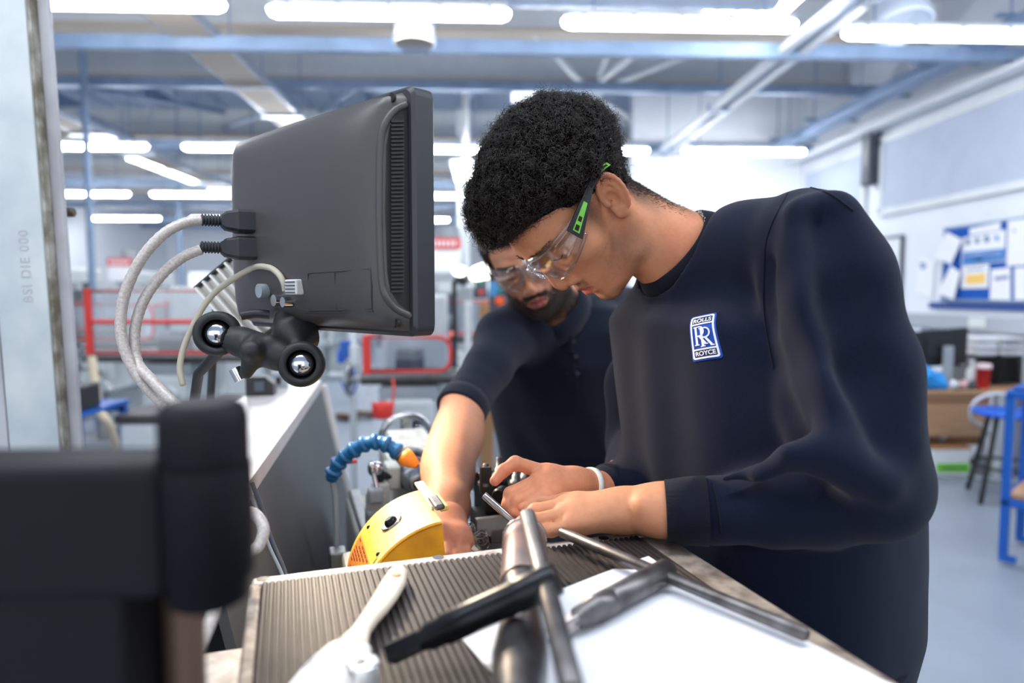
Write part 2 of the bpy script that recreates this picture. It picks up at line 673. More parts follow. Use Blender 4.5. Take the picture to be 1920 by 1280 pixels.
    # ---------------- services under the roof
    def tray(x, z, w, y0, y1, label, m=M_DUCT):
        o = empty('cable_tray', (x, (y0 + y1) / 2, z), label=label, cat='cable tray')
        MB().box((x, (y0 + y1) / 2, z), (w, y1 - y0, .008)).build('tray_base', M_BEIGE, o)
        for s in (-1, 1):
            MB().box((x + s * w / 2, (y0 + y1) / 2, z + .03), (.012, y1 - y0, .07)).build('side_rail', m, o)
        for i in range(10):
            y = y0 + .3 + i * (y1 - y0 - .6) / 9
            MB().box((x, y, z - .015), (w + .1, .04, .025)).build('rung', m, o)
            if i % 2 == 0:
                for s in (-1, 1): MB().cyl((x + s * (w / 2 + .03), y, z), (x + s * (w / 2 + .03), y, 4.65), .006, n=6).build('hanger', M_STEELB, o)
        return o
    tray(-2.18, 3.34, .34, 3.2, 13, 'galvanised cable tray running away under the roof above the display screen')
    tray(-4.4, 3.2, .3, 6.5, 17, 'second cable tray beyond the steel column')
    o = empty('lighting_track', (2.39, 7, 3.3), label='pair of long white trunking rails running down the hall over the curly-haired head', cat='trunking')
    for s, m in ((-.075, M_WHITEP), (.075, M_WHITEP)):
        MB().box((2.39 + s, 6.2, 3.3), (.075, 8.2, .06), bev=.008).build('rail', m, o)
    MB().box((2.39, 6.2, 3.315), (.09, 8.2, .02)).build('rail_web', M_STEELB, o)
    for y in (4.3, 5.45, 7.0, 9.0):
        MB().box((2.39, y, 3.3), (.24, .09, .075), bev=.005).build('rail_joint', M_STEELB, o)
        MB().cyl((2.39, y, 3.3), (2.39, y, 4.66), .008, n=8).build('hanger', M_STEELB, o)
    o = empty('wall_trunking', (3.9, 7, 3.37), label='wide galvanised trunking along the top of the side wall', cat='trunking')
    MB().box((3.9, 6.5, 3.37), (.2, 7.5, .1), bev=.008).build('trunking_body', M_STEELB, o)
    MB().box((4.2, 6.5, 3.2), (.16, 7.5, .05), bev=.008).build('trunking_body', M_WHITEP, o)
    for y in (4, 5, 6, 7, 8, 9):
        MB().box((4.05, y, 3.45), (.62, .04, .03)).build('bracket', M_STEELB, o)
        MB().cyl((3.85, y, 3.4), (3.85, y, 4.66), .008, n=8).build('hanger', M_STEELB, o)
    # spiral duct across the hall, with its spouts
    o = empty('air_duct', (0, 4.95, 3.7), label='large silver spiral air duct crossing under the roof', cat='duct')
    x0, x1 = -1.2, 2.1
    prof = []
    for i in range(92):
        prof.append((i / 91, .255 + (.006 if i % 4 == 0 else 0)))
    MB().lathe((x0, 5.0, 3.72), (x1, 5.0, 3.72), prof, 28).build('duct_pipe', M_DUCT, o)
    for x in (-.9, .6, 2.0):
        MB().box((x, 5.0, 4.2), (.03, .03, .95)).build('hanger', M_STEELB, o)
    MB().lathe((-.46, 4.62, 3.06), (-.46, 4.75, 3.62), [(0, .128), (.02, .14), (.2, .13), (.45, .105), (1, .1)], 24).build('spout', M_DUCT, o)
    MB().cyl((-.46, 4.62, 3.052), (-.46, 4.62, 3.064), .126, n=24).build('spout_mouth', mat('beige grille', srgb(176, 168, 152), rough=.7), o)
    o = empty('air_spout', (3.17, 5.2, 3.4), label='short silver air spout hanging near the corner beside the double rails', cat='duct')
    MB().lathe((3.17, 5.2, 3.42), (3.17, 5.4, 3.95), [(.25, .12), (.02, .19), (0, .2), (.03, .215), (.3, .2), (1, .15)], 24).build('spout', mat('bright silver sheet', srgb(214, 224, 238), rough=.35, metal=.3), o)
    MB().cyl((3.17, 5.4, 3.9), (3.17, 5.4, 4.66), .15, n=24).build('duct_pipe', M_DUCT, o)
    # bracing between the girders
    for i, (a, b) in enumerate((((1240, 60, 6.6), (1110, 165, 8.2)), ((1165, 20, 6.6), (1120, 160, 8.2)), ((1400, 60, 6.6), (1125, 168, 8.2)), ((1000, 60, 6.6), (1100, 165, 8.2)),
                                ((1110, 180, 8.2), (1230, 250, 11)), ((300, 40, 6.6), (560, 190, 8.2)), ((560, 190, 8.2), (420, 240, 11.2)), ((150, 210, 9), (330, 300, 12)),
                                ((140, 160, 8.2), (420, 210, 11)), ((690, 150, 8.2), (600, 210, 11)))):
        MB().cyl(at(*a), at(*b), .035, n=8).build('brace_%d' % (i + 1), M_WHITEP if i < 5 else M_STEELB, kind='structure')
    MB().sphere(at(1113, 170, 8.2), .12, 12, 8, (1, .6, 1)).build('brace_node', M_WHITEP, kind='structure')
    # sign box hanging beyond
    o = empty('exit_sign_box', at(983, 178, 9), label='small plain white box hanging under the roof beside the roof braces', cat='light box')
    MB().box(at(983, 178, 9), (.32, .06, .18), bev=.01).build('box_body', mat('lit white box', (1, 1, 1, 1), emit=(.85, .93, 1, 1), estr=1.2), o)
    MB().cyl(at(983, 166, 9), at(983, 40, 9), .008, n=6).build('hanger', M_STEELB, o)

    # ---------------- side wall boards
    def wall_rect(name, label, cat, pts, m, mf, fr=.03, th=.025):
        """framed board on the side wall: px of the far and near edge, top/bottom z"""
        y0, y1, z0, z1 = pts
        o = empty(name, (XW, (y0 + y1) / 2, (z0 + z1) / 2), label=label, cat=cat)
        MB().box((XW - th / 2, (y0 + y1) / 2, (z0 + z1) / 2), (th, y1 - y0, z1 - z0)).build('board', m, o)
        if fr:
            for (yc, zc, sy, sz) in (((y0 + y1) / 2, z0, y1 - y0 + fr, fr), ((y0 + y1) / 2, z1, y1 - y0 + fr, fr), (y0, (z0 + z1) / 2, fr, z1 - z0), (y1, (z0 + z1) / 2, fr, z1 - z0)):
                MB().box((XW - th / 2 - .006, yc, zc), (th + .012, sy, sz), bev=.004).build('frame', mf, o)
        return o
    wall_rect('wall_panel', 'large pale grey wall panel in a white frame high on the side wall', 'panel', (5.0, 7.39, 2.30, 3.08), M_GREYPANEL, M_WHITEP, .07, .04)
    wall_rect('wall_panel', 'smaller pale grey wall panel high up near the room corner', 'panel', (7.75, 9.2, 2.25, 3.05), M_GREYPANEL, M_WHITEP, .07, .04)
    wall_rect('whiteboard', 'grey framed whiteboard on the side wall behind the navy sleeve', 'whiteboard', (7.0, 8.0, 1.24, 2.02), mat('whiteboard', srgb(226, 231, 236), rough=.25), M_DGREY, .025)
    nb = wall_rect('notice_board', 'royal blue notice board covered with pinned sheets on the side wall', 'notice board', (4.9, 6.33, 1.36, 2.03), mat('royal blue felt', srgb(0, 84, 178), rough=.9), M_STEELB, .02)
    M_PAPER = mat('white paper', srgb(238, 240, 246), rough=.8)
    M_PBLUE = mat('printed blue', srgb(60, 130, 205), rough=.7)
    M_PDBLUE = mat('printed deep blue', srgb(0, 120, 205), rough=.7)
    M_PYEL = mat('printed yellow', srgb(248, 202, 110), rough=.7)
    M_INK = mat('printed grey ink', srgb(120, 140, 175), rough=.8)

    def wpt(px, py, off=0): return at_x(px, py, XW - .03 - off)

    def sheet(label, quad, deco=(), off=0.0, curl=0):
        q = [wpt(x, y, off) for x, y in quad]
        c_ = sum(q, V(0, 0, 0)) / len(q)
        o = MB().add(q + [p + V(-.0015, 0, 0) for p in q], [tuple(range(len(q))), tuple(range(len(q), 2 * len(q)))] + [(i, (i + 1) % len(q), (i + 1) % len(q) + len(q), i + len(q)) for i in range(len(q))])
        ob = o.build('notice_sheet', M_PAPER, label=label, cat='paper', group='sheets pinned to the notice board')
        for nm, dq, m in deco:
            d_ = [wpt(x, y, off + .003) for x, y in dq]
            MB().add(d_, [tuple(range(len(d_)))]).build(nm, m, ob)
        return ob
    ring_ = lambda x, y, r: [(x + r * .8 * math.cos(t), y + r * math.sin(t)) for t in np.linspace(0, 2 * PI, 13)[:-1]]
    sheet('poster with a row of blue round symbols above a blue band', [(1804, 446), (1886, 430), (1884, 490), (1803, 497)],
          [('symbol', ring_(1815, 453, 6), M_INK), ('symbol', ring_(1832, 451, 6), M_INK), ('symbol', ring_(1850, 448, 7), M_INK), ('symbol', ring_(1869, 446, 5), M_PBLUE),
           ('printed_band', [(1805, 473), (1884, 465), (1883, 488), (1804, 496)], M_PBLUE), ('printed_line', [(1808, 479), (1876, 472), (1876, 474), (1808, 481)], M_PAPER), ('printed_line', [(1808, 484), (1876, 477), (1876, 479), (1808, 486)], M_PAPER),
           ('printed_block', [(1810, 490), (1876, 480), (1876, 488), (1810, 493)], M_PDBLUE)], .002)
    sheet('sheet with a yellow block below the symbol poster', [(1803, 499), (1855, 495), (1853, 540), (1802, 541)], [('printed_block', [(1811, 515), (1848, 512), (1847, 531), (1811, 533)], M_PYEL), ('printed_line', [(1812, 505), (1845, 502), (1845, 505), (1812, 508)], M_INK)], .004)
    sheet('sheet with scribbled dark writing right of the yellow block', [(1858, 505), (1895, 501), (1895, 562), (1856, 562)], [('scribble', [(1865, 519), (1890, 516), (1892, 522), (1864, 526)], M_INK)], .003)
    sheet('tall sheet with a green mark at the outer edge of the notice board', [(1890, 414), (1925, 407), (1925, 497), (1887, 499)], [('green_mark', [(1899, 431), (1904, 430), (1904, 434), (1899, 435)], mat('printed green', srgb(60, 160, 120)))], .004)
    sheet('narrow sheet tucked in along the top of the notice board', [(1818, 428), (1876, 416), (1876, 431), (1818, 441)], (), .001)
    sheet('plain sheet low at the outer edge of the notice board', [(1902, 502), (1925, 500), (1925, 562), (1902, 562)], (), .001)
    sheet('large tilted sheet curling off the upper corner of the notice board', [(1775, 434), (1804, 449), (1783, 496), (1752, 482)], (), .03)
    sheet('tilted sheet hanging below the curling one', [(1783, 498), (1801, 510), (1788, 562), (1757, 550)], (), .03)
    sheet('pale drawing taped to the wall beside the notice board', [(1726, 480), (1754, 490), (1748, 560), (1716, 548)], [('drawn_shape', [(1724, 493), (1733, 492), (1737, 500), (1729, 506)], M_INK)], -.02)
    MB().box((XW - .02, 5.7, 1.31), (.03, 1.62, .055)).build('trim_20', mat('royal blue rail', srgb(0, 62, 140), rough=.6), kind='structure')
    MB().box((XW - .06, 6.5, 1.16), (.12, 6, .13), bev=.006).build('trim_21', mat('grey dado trunking', srgb(168, 176, 186), rough=.5), kind='structure')
    o = empty('wall_socket', (XW - .12, 5.72, 1.16), label='white double wall socket on the grey dado trunking', cat='socket')
    MB().box((XW - .125, 5.72, 1.17), (.012, .2, .09), bev=.003).build('socket_plate', M_WHITEP, o)
    for s in (-.05, .05): MB().box((XW - .134, 5.72 + s, 1.17), (.006, .025, .03)).build('switch', M_WHITEP, o)
# ================================================================== BACKGROUND THINGS
M_OAK = mat('light oak laminate', srgb(196, 152, 112), rough=.45, noise=.22, scale=6, stretch=(1, 1, 9))
M_BLUEST = mat('blue painted steel', srgb(16, 88, 178), rough=.4)
M_BLUEPL = mat('bright blue plastic seat', srgb(12, 92, 205), rough=.4)
M_BLKST = mat('black steel tube', srgb(28, 30, 36), rough=.45)
M_RED = mat('red painted steel', srgb(214, 50, 42), rough=.45)
M_MGREY = mat('light grey machine paint', srgb(196, 203, 206), rough=.45, noise=.12, scale=8)
M_MGREY2 = mat('mid grey machine paint', srgb(150, 158, 166), rough=.5, noise=.15, scale=8)
M_BARE = mat('bare machined steel', srgb(150, 152, 156), rough=.35, metal=.9, noise=.25, scale=30)
M_DARKST = mat('dark oily steel', srgb(70, 66, 66), rough=.45, metal=.6, noise=.3, scale=30)
M_GUARD = clear_mat('clear guard sheet', (.93, .95, .98, 1), .1)
M_BROWN = mat('brown card', srgb(176, 130, 88), rough=.85)
M_BLKPL = mat('matt black plastic', srgb(26, 28, 33), rough=.5)
M_CHROME = mat('chrome', srgb(210, 212, 216), rough=.15, metal=1)

if True:
    # ---------------- desk by the side wall
    dx0, dx1, dy0, dy1, dz = 2.75, 4.3, 4.92, 5.7, .70
    o = empty('desk', ((dx0 + dx1) / 2, (dy0 + dy1) / 2, 0), label='light oak office desk with a modesty panel against the side wall', cat='desk')
    MB().box(((dx0 + dx1) / 2, (dy0 + dy1) / 2, dz - .0125), (dx1 - dx0, dy1 - dy0, .025), bev=.004).build('desk_top', M_OAK, o)
    MB().box(((dx0 + 3.85) / 2, dy0 + .12, .50), (3.85 - dx0, .018, .34), bev=.002).build('modesty_panel', M_OAK, o)
    MB().box(((dx0 + 3.85) / 2, dy0 + .105, .60), (3.85 - dx0, .012, .012)).build('panel_joint', mat('desk joint', srgb(120, 86, 60), rough=.7), o)
    MB().box(((dx0 + dx1) / 2, dy1 - .06, .4), (dx1 - dx0 - .1, .018, .55)).build('back_panel', mat('brown laminate', srgb(150, 104, 70), rough=.6), o)
    for x in (dx0 + .06, 3.9, dx1 - .05):
        for y in (dy0 + .08, dy1 - .08):
            MB().box((x, y, .34), (.05, .05, .675), bev=.006).build('leg', M_MGREY, o)
    # things on the desk
    p = at(1760, 650, 5.15)
    o = empty('monitor', (p.x, 5.15, dz), label='black computer monitor seen from behind on the oak desk', cat='monitor')
    R = Matrix.Rotation(math.radians(-4), 3, 'Y') @ Matrix.Rotation(math.radians(6), 3, 'X')
    MB().box((p.x - .02, 5.15, dz + .30), (.48, .035, .29), R, bev=.008).build('display_shell', M_BLKPL, o)
    MB().box((p.x - .02, 5.13, dz + .31), (.2, .03, .16), R, bev=.01).build('rear_housing', M_BLKPL, o)
    MB().box((p.x + .03, 5.08, dz + .16), (.075, .03, .32), bev=.008).build('stand_neck', M_MGREY2, o)
    MB().cyl((p.x + .03, 5.12, dz), (p.x + .03, 5.12, dz + .016), .12, n=24).build('stand_base', M_MGREY2, o)
    MB().box((p.x - .2, 5.128, dz + .44), (.07, .004, .025), R).build('sticker', M_PAPER, o)
    # two black tray stacks with papers
    for i, (px, lb) in enumerate(((1843, 'black letter tray stack with loose papers beside the desk monitor'), (1889, 'black letter tray stack nearest the wall end of the desk'))):
        x = at(px, 700, 5.2).x
        o = empty('letter_tray_stack', (x, 5.3, dz), label=lb, cat='letter trays', group='letter trays on the oak desk')
        for k in range(5):
            z = dz + .02 + k * .045
            MB().box((x, 5.3, z), (.17, .28, .006)).build('tray', M_BLKPL, o)
            for s in (-.085, .085): MB().box((x + s, 5.3, z + .018), (.006, .28, .036)).build('tray_side', M_BLKPL, o)
        for k in range(9):
            z = dz + .238 + k * .017
            MB().box((x + RNG.uniform(-.006, .006), 5.3 + RNG.uniform(-.02, .02), z), (.16, .27, .013), Matrix.Rotation(RNG.uniform(-.05, .05), 3, 'Z')).build('paper_bundle', M_PAPER if k % 3 else M_MGREY2, o)
    x = at(1843, 710, 5.02).x
    o = empty('drink_cup', (x, 5.02, dz), label='red drinking cup with a pale rim on the desk', cat='cup')
    MB().lathe((x, 5.02, dz), (x, 5.02, dz + .19), [(0, .034), (.02, .04), (.8, .05), (.8, .052), (1, .052), (1, .046), (.1, .036)], 22).build('cup_body', mat('red plastic cup', srgb(196, 30, 44), rough=.35), o)
    MB().lathe((x, 5.02, dz + .155), (x, 5.02, dz + .19), [(0, .0515), (.1, .054), (.95, .054), (1, .05)], 22).build('cup_band', mat('pink white band', srgb(238, 220, 222), rough=.5), o)
    x = at(1823, 712, 5.12).x
    o = empty('spray_bottle', (x, 5.13, dz), label='white plastic bottle standing beside the red cup', cat='bottle')
    MB().lathe((x, 5.13, dz), (x, 5.13, dz + .19), [(0, .03), (.03, .035), (.65, .035), (.8, .015), (.85, .013), (1, .013)], 20).build('bottle_body', M_WHITEP, o)
    MB().cyl((x, 5.13, dz + .185), (x, 5.13, dz + .21), .016, n=16).build('cap', M_WHITEP, o)
    # crumpled blue bag
    b0 = at(1749, 722, 4.95)
    F = Field((b0.x - .2, 4.8, dz - .02), (b0.x + .2, 5.16, dz + .25), .008)
    F.ell((b0.x, 4.98, dz + .07), (.11, .06, .075), k=.02).ell((b0.x - .06, 4.97, dz + .11), (.075, .07, .07), k=.02).ell((b0.x + .07, 4.97, dz + .05), (.05, .05, .05), k=.02)
    p_, q_ = F.mesh()
    p_ = p_ + (p_ - p_.mean(0)) * (np.sin(p_ @ np.array((61, 38, 50)) + 2 * np.sin(p_ @ np.array((-40, 72, 30)))) * .09 + np.sin(p_ @ np.array((120, -90, 140))) * .04)[:, None]
    p_[:, 2] = np.maximum(p_[:, 2], dz + .001)
    np_mesh('plastic_bag', p_, q_, mat('sky blue plastic bag', srgb(30, 150, 225), rough=.25, coat=.3), label='crumpled sky blue plastic bag lying on the oak desk', cat='bag')
    x = at(1703, 675, 5.0).x
    o = empty('paper_cup', (x, 5.0, dz), label='tall blue cup with a white rim at the sleeve end of the desk', cat='cup')
    MB().lathe((x, 5.0, dz), (x, 5.0, dz + .26), [(0, .03), (1, .045), (1, .04), (.05, .028)], 20).build('cup_body', M_BLUEST, o)
    MB().lathe((x, 5.0, dz + .25), (x, 5.0, dz + .268), [(0, .0455), (.5, .049), (1, .046)], 20).build('cup_rim', M_WHITEP, o)
    for i, (px, py, r, m, lb) in enumerate(((1788, 703, .026, M_WHITEP, 'white crumpled wrapper beside the monitor stand'), (1806, 715, .022, mat('pink wrapper', srgb(214, 170, 170), rough=.6), 'pinkish wrapper in front of the monitor stand'),
                                         (1822, 720, .02, M_DGREY, 'grey lump of cable on the desk'))):
        q = at(px, py, 4.97)
        F = Field((q.x - .08, 4.9, dz - .01), (q.x + .08, 5.05, dz + .12), .007)
        F.ell((q.x, 4.97, dz + .035), (r * 1.3, r, .04), k=.01).ell((q.x + .02, 4.965, dz + .05), (r * .6, r * .6, .02), k=.01)
        p_, q_ = F.mesh()
        p_[:, 2] = np.maximum(p_[:, 2], dz + .001)
        np_mesh('wrapper', p_, q_, m, label=lb, cat='wrapper')
    pts = [V(3.5, 4.95, dz + .008), V(3.56, 4.94, dz + .008), V(3.63, 4.96, dz + .008), V(3.72, 4.95, dz + .008)]
    tag(MB().tube(spline(pts, 6), .008, 8).build('desk_cable', M_BLKPL), 'black cable lying across the front of the desk top', 'cable')
    # carton under the desk
    x = at(1772, 880, 5.05).x
    o = empty('carton', (x, 5.1, 0), label='white carton with a green label and brown lid on the floor under the desk', cat='box')
    MB().box((x, 5.1, .12), (.3, .24, .24), bev=.003).build('carton_body', M_WHITEP, o)
    MB().box((x, 5.1, .25), (.304, .244, .022), bev=.002).build('lid', M_BROWN, o)
    MB().box((x + .01, 4.978, .1), (.26, .003, .07)).build('label_band', mat('green print', srgb(120, 200, 70), rough=.7), o)
    MB().box((x + .02, 4.976, .1), (.2, .002, .02)).build('label_print', mat('dark green print', srgb(60, 140, 50), rough=.7), o)
    # bundle of cables on the floor
    o = MB().tube(spline([V(3.32, 5.0, .03), V(3.5, 4.92, .06), V(3.75, 4.86, .04), V(3.95, 4.8, .03), V(4.2, 4.75, .03)], 6), .02, 8)
    tag(o.build('floor_cable', mat('grey flex', srgb(150, 156, 164), rough=.6)), 'grey flex trailing over the floor behind the stool', 'cable')
    o = MB().tube(spline([V(3.3, 5.15, .03), V(3.36, 5.12, .18), V(3.5, 5.1, .2), V(3.62, 5.1, .1), V(3.7, 5.1, .03)], 6), .035, 8)
    tag(o.build('floor_cable', M_BLKPL), 'thick black cable heaped beside the white carton', 'cable')
    pts = [at(1905, 742, 4.7), at(1860, 738, 4.7), at(1826, 755, 4.72), at(1822, 785, 4.75), at(1850, 805, 4.8), at(1865, 850, 4.86)]
    tag(MB().tube(spline(pts, 7), .012, 8).build('hanging_cable', M_WHITEP), 'white cable looping down off the desk edge behind the stool', 'cable')

    # ---------------- stool with a blue seat
    sx, sy, sz = 3.6, 4.5, .61
    o = empty('stool', (sx, sy, 0), label='stool with a bright blue round seat and black legs in front of the desk', cat='stool')
    MB().lathe((sx, sy, sz - .03), (sx, sy, sz + .012), [(0, .15), (.2, .21), (.6, .235), (.9, .225), (1, .2)], 32).build('seat', M_BLUEPL, o)
    for a in (200, 290, 20, 110):
        ca, sa = math.cos(math.radians(a)), math.sin(math.radians(a))
        MB().tube([(sx + ca * .14, sy + sa * .14, sz - .03), (sx + ca * .27, sy + sa * .27, .0)], .017, 10).build('leg', M_BLKST, o)
    MB().ring((sx, sy, .24), (0, 0, 1), .215, .011, 32, 8).build('foot_ring', M_BLKST, o)

    # ---------------- blue trolley at the picture's edge
    p = at(1893, 800, 3.4)
    tr = -.85
    o = empty('trolley', (p.x, 3.4, 0), tr, label='blue steel tube trolley with a board shelf standing before the stool', cat='trolley')
    def TB(nm, c, s_, m, bev=.004, par=None):
        return MB().box(c, s_, None, bev).build(nm, m, par or o, world=False)
    for (x, y) in ((0, 0), (.75, 0), (0, .42), (.75, .42)):
        TB('post', (x, y, .47), (.04, .04, .86), M_BLUEST)
        TB('foot', (x + .02, y, .035), (.075, .045, .03), M_BLUEST)
    for z in (.9, .335):
        for y in (0, .42): TB('rail', (.375, y, z), (.79, .04, .04), M_BLUEST)
        for x in (0, .75): TB('rail', (x, .21, z), (.04, .42, .04), M_BLUEST)
    TB('shelf', (.375, .21, .365), (.74, .4, .02), M_OAK)
    TB('top_tray', (.375, .21, .93), (.74, .4, .02), M_BLUEST)
    TB('paper_sheet', (.35, .2, .378), (.5, .3, .006), M_PAPER)
    o2 = empty('equipment_case', Vector((p.x, 3.4, .94)) + Matrix.Rotation(tr, 3, 'Z') @ V(.15, .16, 0), tr, label='blue and black case standing on the blue trolley', cat='case')
    TB('case_body', (0, 0, .06), (.2, .2, .12), M_BLKPL, .015, o2)
    TB('case_lid', (0, 0, .16), (.18, .18, .08), M_BLUEPL, .02, o2)

    # ---------------- milling machines
    def mill(loc, rot, label, guard=(.5, 1.03, 1.32), s=1.0, sign=True, head=True, tw=1.15):
        """knee mill: base, column, knee, table with T slots, overarm, head, motor, wheels and a red framed guard"""
        o = empty('milling_machine', loc, rot, label=label, cat='milling machine', group='grey milling machines with red guards')
        Rz = Matrix.Rotation(rot, 3, 'Z')
        L = Vector(loc)
        T = lambda x, y, z: L + Rz @ V(x * s, y * s, z * s)
        Z3 = Rz
        def B(nm, c, sz, m, bev=.01, R=None): return MB().box(T(*c), [q * s for q in sz], Z3 if R is None else Z3 @ R, bev * s).build(nm, m, o)
        B('base', (0, .25, .07), (.62, 1.0, .14), M_MGREY2, .02)
        B('column', (0, .52, .8), (.42, .42, 1.35), M_MGREY, .03)
        B('knee', (0, .05, .72), (.3, .5, .3), M_MGREY, .03)
        B('saddle', (0, .02, .9), (.34, .36, .08), M_MGREY2, .01)
        t = B('table', (0, 0, .985), (tw, .26, .07), M_DARKST, .006)
        for y in (-.07, 0, .07): B('table_slot', (0, y, 1.018), (tw, .012, .008), M_BLKPL, 0)
        B('table_edge', (0, -.132, 1.0), (tw, .012, .03), M_BARE, .003)
        MB().cyl(T(0, -.1, .14), T(0, -.1, .6), .05 * s, n=16).build('knee_screw', M_BARE, o)
        for sx_ in (-1, 1):
            c_ = T(sx_ * (tw / 2 + .085), 0, .965)
            ax = Rz @ V(sx_, 0, 0)
            w = MB().ring(c_, ax, .085 * s, .011 * s, 26, 8)
            for k in range(3):
                a = 2 * PI * k / 3
                w.cyl(c_, c_ + Rz @ V(0, math.cos(a), math.sin(a)) * .085 * s, .007 * s, n=6)
            w.cyl(T(sx_ * (tw / 2), 0, .965), T(sx_ * (tw / 2 + .1), 0, .965), .018 * s, n=10)
            w.build('hand_wheel', M_BARE, o)
        c_ = T(.05, -.26, .74)
        MB().cyl(T(.05, -.18, .74), c_, .05 * s, n=18).build('knee_dial', M_MGREY, o)
        MB().cyl(c_, T(.05, -.3, .74), .032 * s, n=18).build('knob', M_BLKPL, o)
        MB().tube([T(.05, -.3, .74), T(.2, -.31, .62)], .008 * s, 8).cyl(T(.2, -.31, .62), T(.2, -.37, .62), .013 * s, n=10).build('crank_handle', M_CHROME, o)
        if head:
            B('overarm', (0, .2, 1.62), (.26, .95, .2), M_MGREY, .03)
            B('head', (0, -.12, 1.56), (.22, .24, .36), M_MGREY, .04)
            MB().cyl(T(0, -.12, 1.74), T(0, -.12, 2.0), .11 * s, n=22).build('motor', M_MGREY2, o)
            MB().lathe(T(0, -.12, 1.4), T(0, -.12, 1.2), [(0, .065 * s), (.3, .06 * s), (.4, .04 * s), (.8, .035 * s), (1, .02 * s)], 18).build('spindle', M_BARE, o)
            MB().tube([T(.12, -.1, 1.5), T(.22, -.16, 1.5), T(.24, -.17, 1.38)], .009 * s, 8).sphere(T(.24, -.17, 1.37), .018 * s, 10, 8).build('quill_lever', M_BLKPL, o)
            B('switch_box', (.3, -.05, 1.45), (.12, .06, .2), M_DGREY, .01)
            for k, m in enumerate((mat('green button', srgb(20, 150, 110), rough=.4), M_RED)):
                MB().cyl(T(.3, -.08, 1.5 - k * .09), T(.3, -.1, 1.5 - k * .09), .024 * s, n=14).build('push_button', m, o)
        B('vice', (.0, 0, 1.06), (.16, .2, .08), M_DGREY, .01)
        B('vice_jaw', (0, .05, 1.12), (.16, .03, .06), M_BARE, .004)
        B('vice_jaw', (0, -.05, 1.12), (.16, .04, .05), M_BARE, .004)
        if guard:
            # rounded red frame with a clear sheet at the table's front
            gx0, gx1, gz0, gz1 = -guard[0], guard[0], guard[1], guard[2]
            P = []
            for (cx, cz, a0) in ((gx1 - .07, gz1 - .07, 90), (gx1 - .07, gz0 + .07, 0)):
                for i in range(6):
                    a = math.radians(a0 - 90 * i / 5)
                    P.append(T(cx + .07 * math.cos(a), -.2, cz + .07 * math.sin(a)))
            P += [T(gx0, -.2, gz0), T(gx0, -.2, gz1)]
            MB().tube(P, .011 * s, 8, closed=True).build('guard_frame', M_RED, o)
            B('guard_post', (gx0 + .015, -.2, (gz0 + gz1) / 2), (.045, .03, gz1 - gz0 + .03), M_RED, .005)
            if gz1 > 1.4: MB().tube([T(gx0, -.2, 1.23), T(gx1, -.2, 1.23)], .016 * s, 8).build('guard_rail', M_RED, o)
            B('guard_sheet', ((gx0 + gx1) / 2, -.2, (gz0 + gz1) / 2), (gx1 - gx0 - .02, .006, gz1 - gz0 - .02), M_GUARD, 0)
            for sx_ in (-1, 1):
                B('guard_side', (sx_ * gx1, .06, (gz0 + gz1) / 2), (.006, .5, gz1 - gz0 - .02), M_GUARD, 0)
                MB().tube([T(sx_ * gx1, -.19, gz1), T(sx_ * gx1, .3, gz1)], .011 * s, 8).build('guard_rail', M_RED, o)
        if sign:
            B('sign_plate', (-.05, -.3, 1.84), (.34, .012, .1), M_RED, .002)
            for k in range(7): B('sign_mark', (-.17 + k * .04, -.308, 1.84), (.022, .006, .05), M_PAPER, 0)
            B('sign_board', (-.05, -.3, 1.68), (.34, .012, .2), M_PAPER, .002)
        return o
    p = at(762, 700, 3.75)
    mill((p.x, 3.95, 0), .03, 'grey milling machine with a rounded red guard frame just below the desk display screen', guard=(.245, 1.035, 1.23), s=.96, sign=False, head=False, tw=.56)
    mill((at(290, 600, 4.6).x, 4.9, 0), -.04, 'grey milling machine with a red guard seen through the loops of braided cable', guard=(.5, 1.02, 1.44), s=1.0, sign=False, head=False)
    mill((at(120, 600, 5.6).x, 6.2, 0), .02, 'grey milling machine close behind the galvanised steel column', s=1.0, sign=False, head=False)
    mill((at(838, 560, 6.2).x, 6.6, 0), 0, 'milling machine with a red and white sign beside the bearded person', s=1.02)
    mill((at(480, 560, 8).x, 8.6, 0), .1, 'milling machine farther back beyond the left end of the display screen', s=1.0)
    mill((at(215, 560, 9).x, 9.6, 0), -.1, 'milling machine in the row before the far windows', s=1.0)
    mill((at(600, 560, 11).x, 11.5, 0), -.1, 'distant milling machine hidden behind the display screen mount', s=1.0)
    mill((at(30, 560, 7.2).x, 8.0, 0), .05, 'milling machine partly hidden on the outer side of the steel column', s=1.0)

    # ---------------- control pillar behind the bearded person's glasses
    p = at(940, 560, 4.2)
    o = empty('control_box', (p.x, 4.25, 0), label='dark control box with a red and orange stop button beside the bearded face', cat='control box')
    MB().box((p.x, 4.3, .62), (.1, .1, 1.24), bev=.01).build('pedestal', M_MGREY2, o)
    MB().box((p.x, 4.28, 1.40), (.15, .12, .3), bev=.012).build('box_body', M_DGREY, o)
    for (zz, m, r) in ((1.435, mat('teal button', srgb(0, 130, 130), rough=.4), .019), (1.375, mat('orange red button', srgb(240, 90, 40), rough=.35), .03)):
        MB().lathe((p.x - .01, 4.22, zz), (p.x - .01, 4.18, zz), [(0, r * .7), (.5, r * .7), (.55, r), (.9, r), (1, r * .8)], 18).build('push_button', m, o)
    MB().box((p.x - .045, 4.215, 1.45), (.05, .01, .09)).build('blue_panel', mat('blue plate', srgb(70, 150, 210), rough=.4), o)
    p = at(912, 575, 4.6)
    o = empty('wooden_board', (p.x, 4.7, 0), label='upright tan wooden board behind the control box', cat='board')
    MB().box((p.x, 4.7, .68), (.1, .03, 1.36), bev=.003).build('board_panel', M_BROWN, o)
    MB().box((p.x - .06, 4.7, .68), (.03, .05, 1.36), bev=.003).build('edge_strip', M_MGREY2, o)
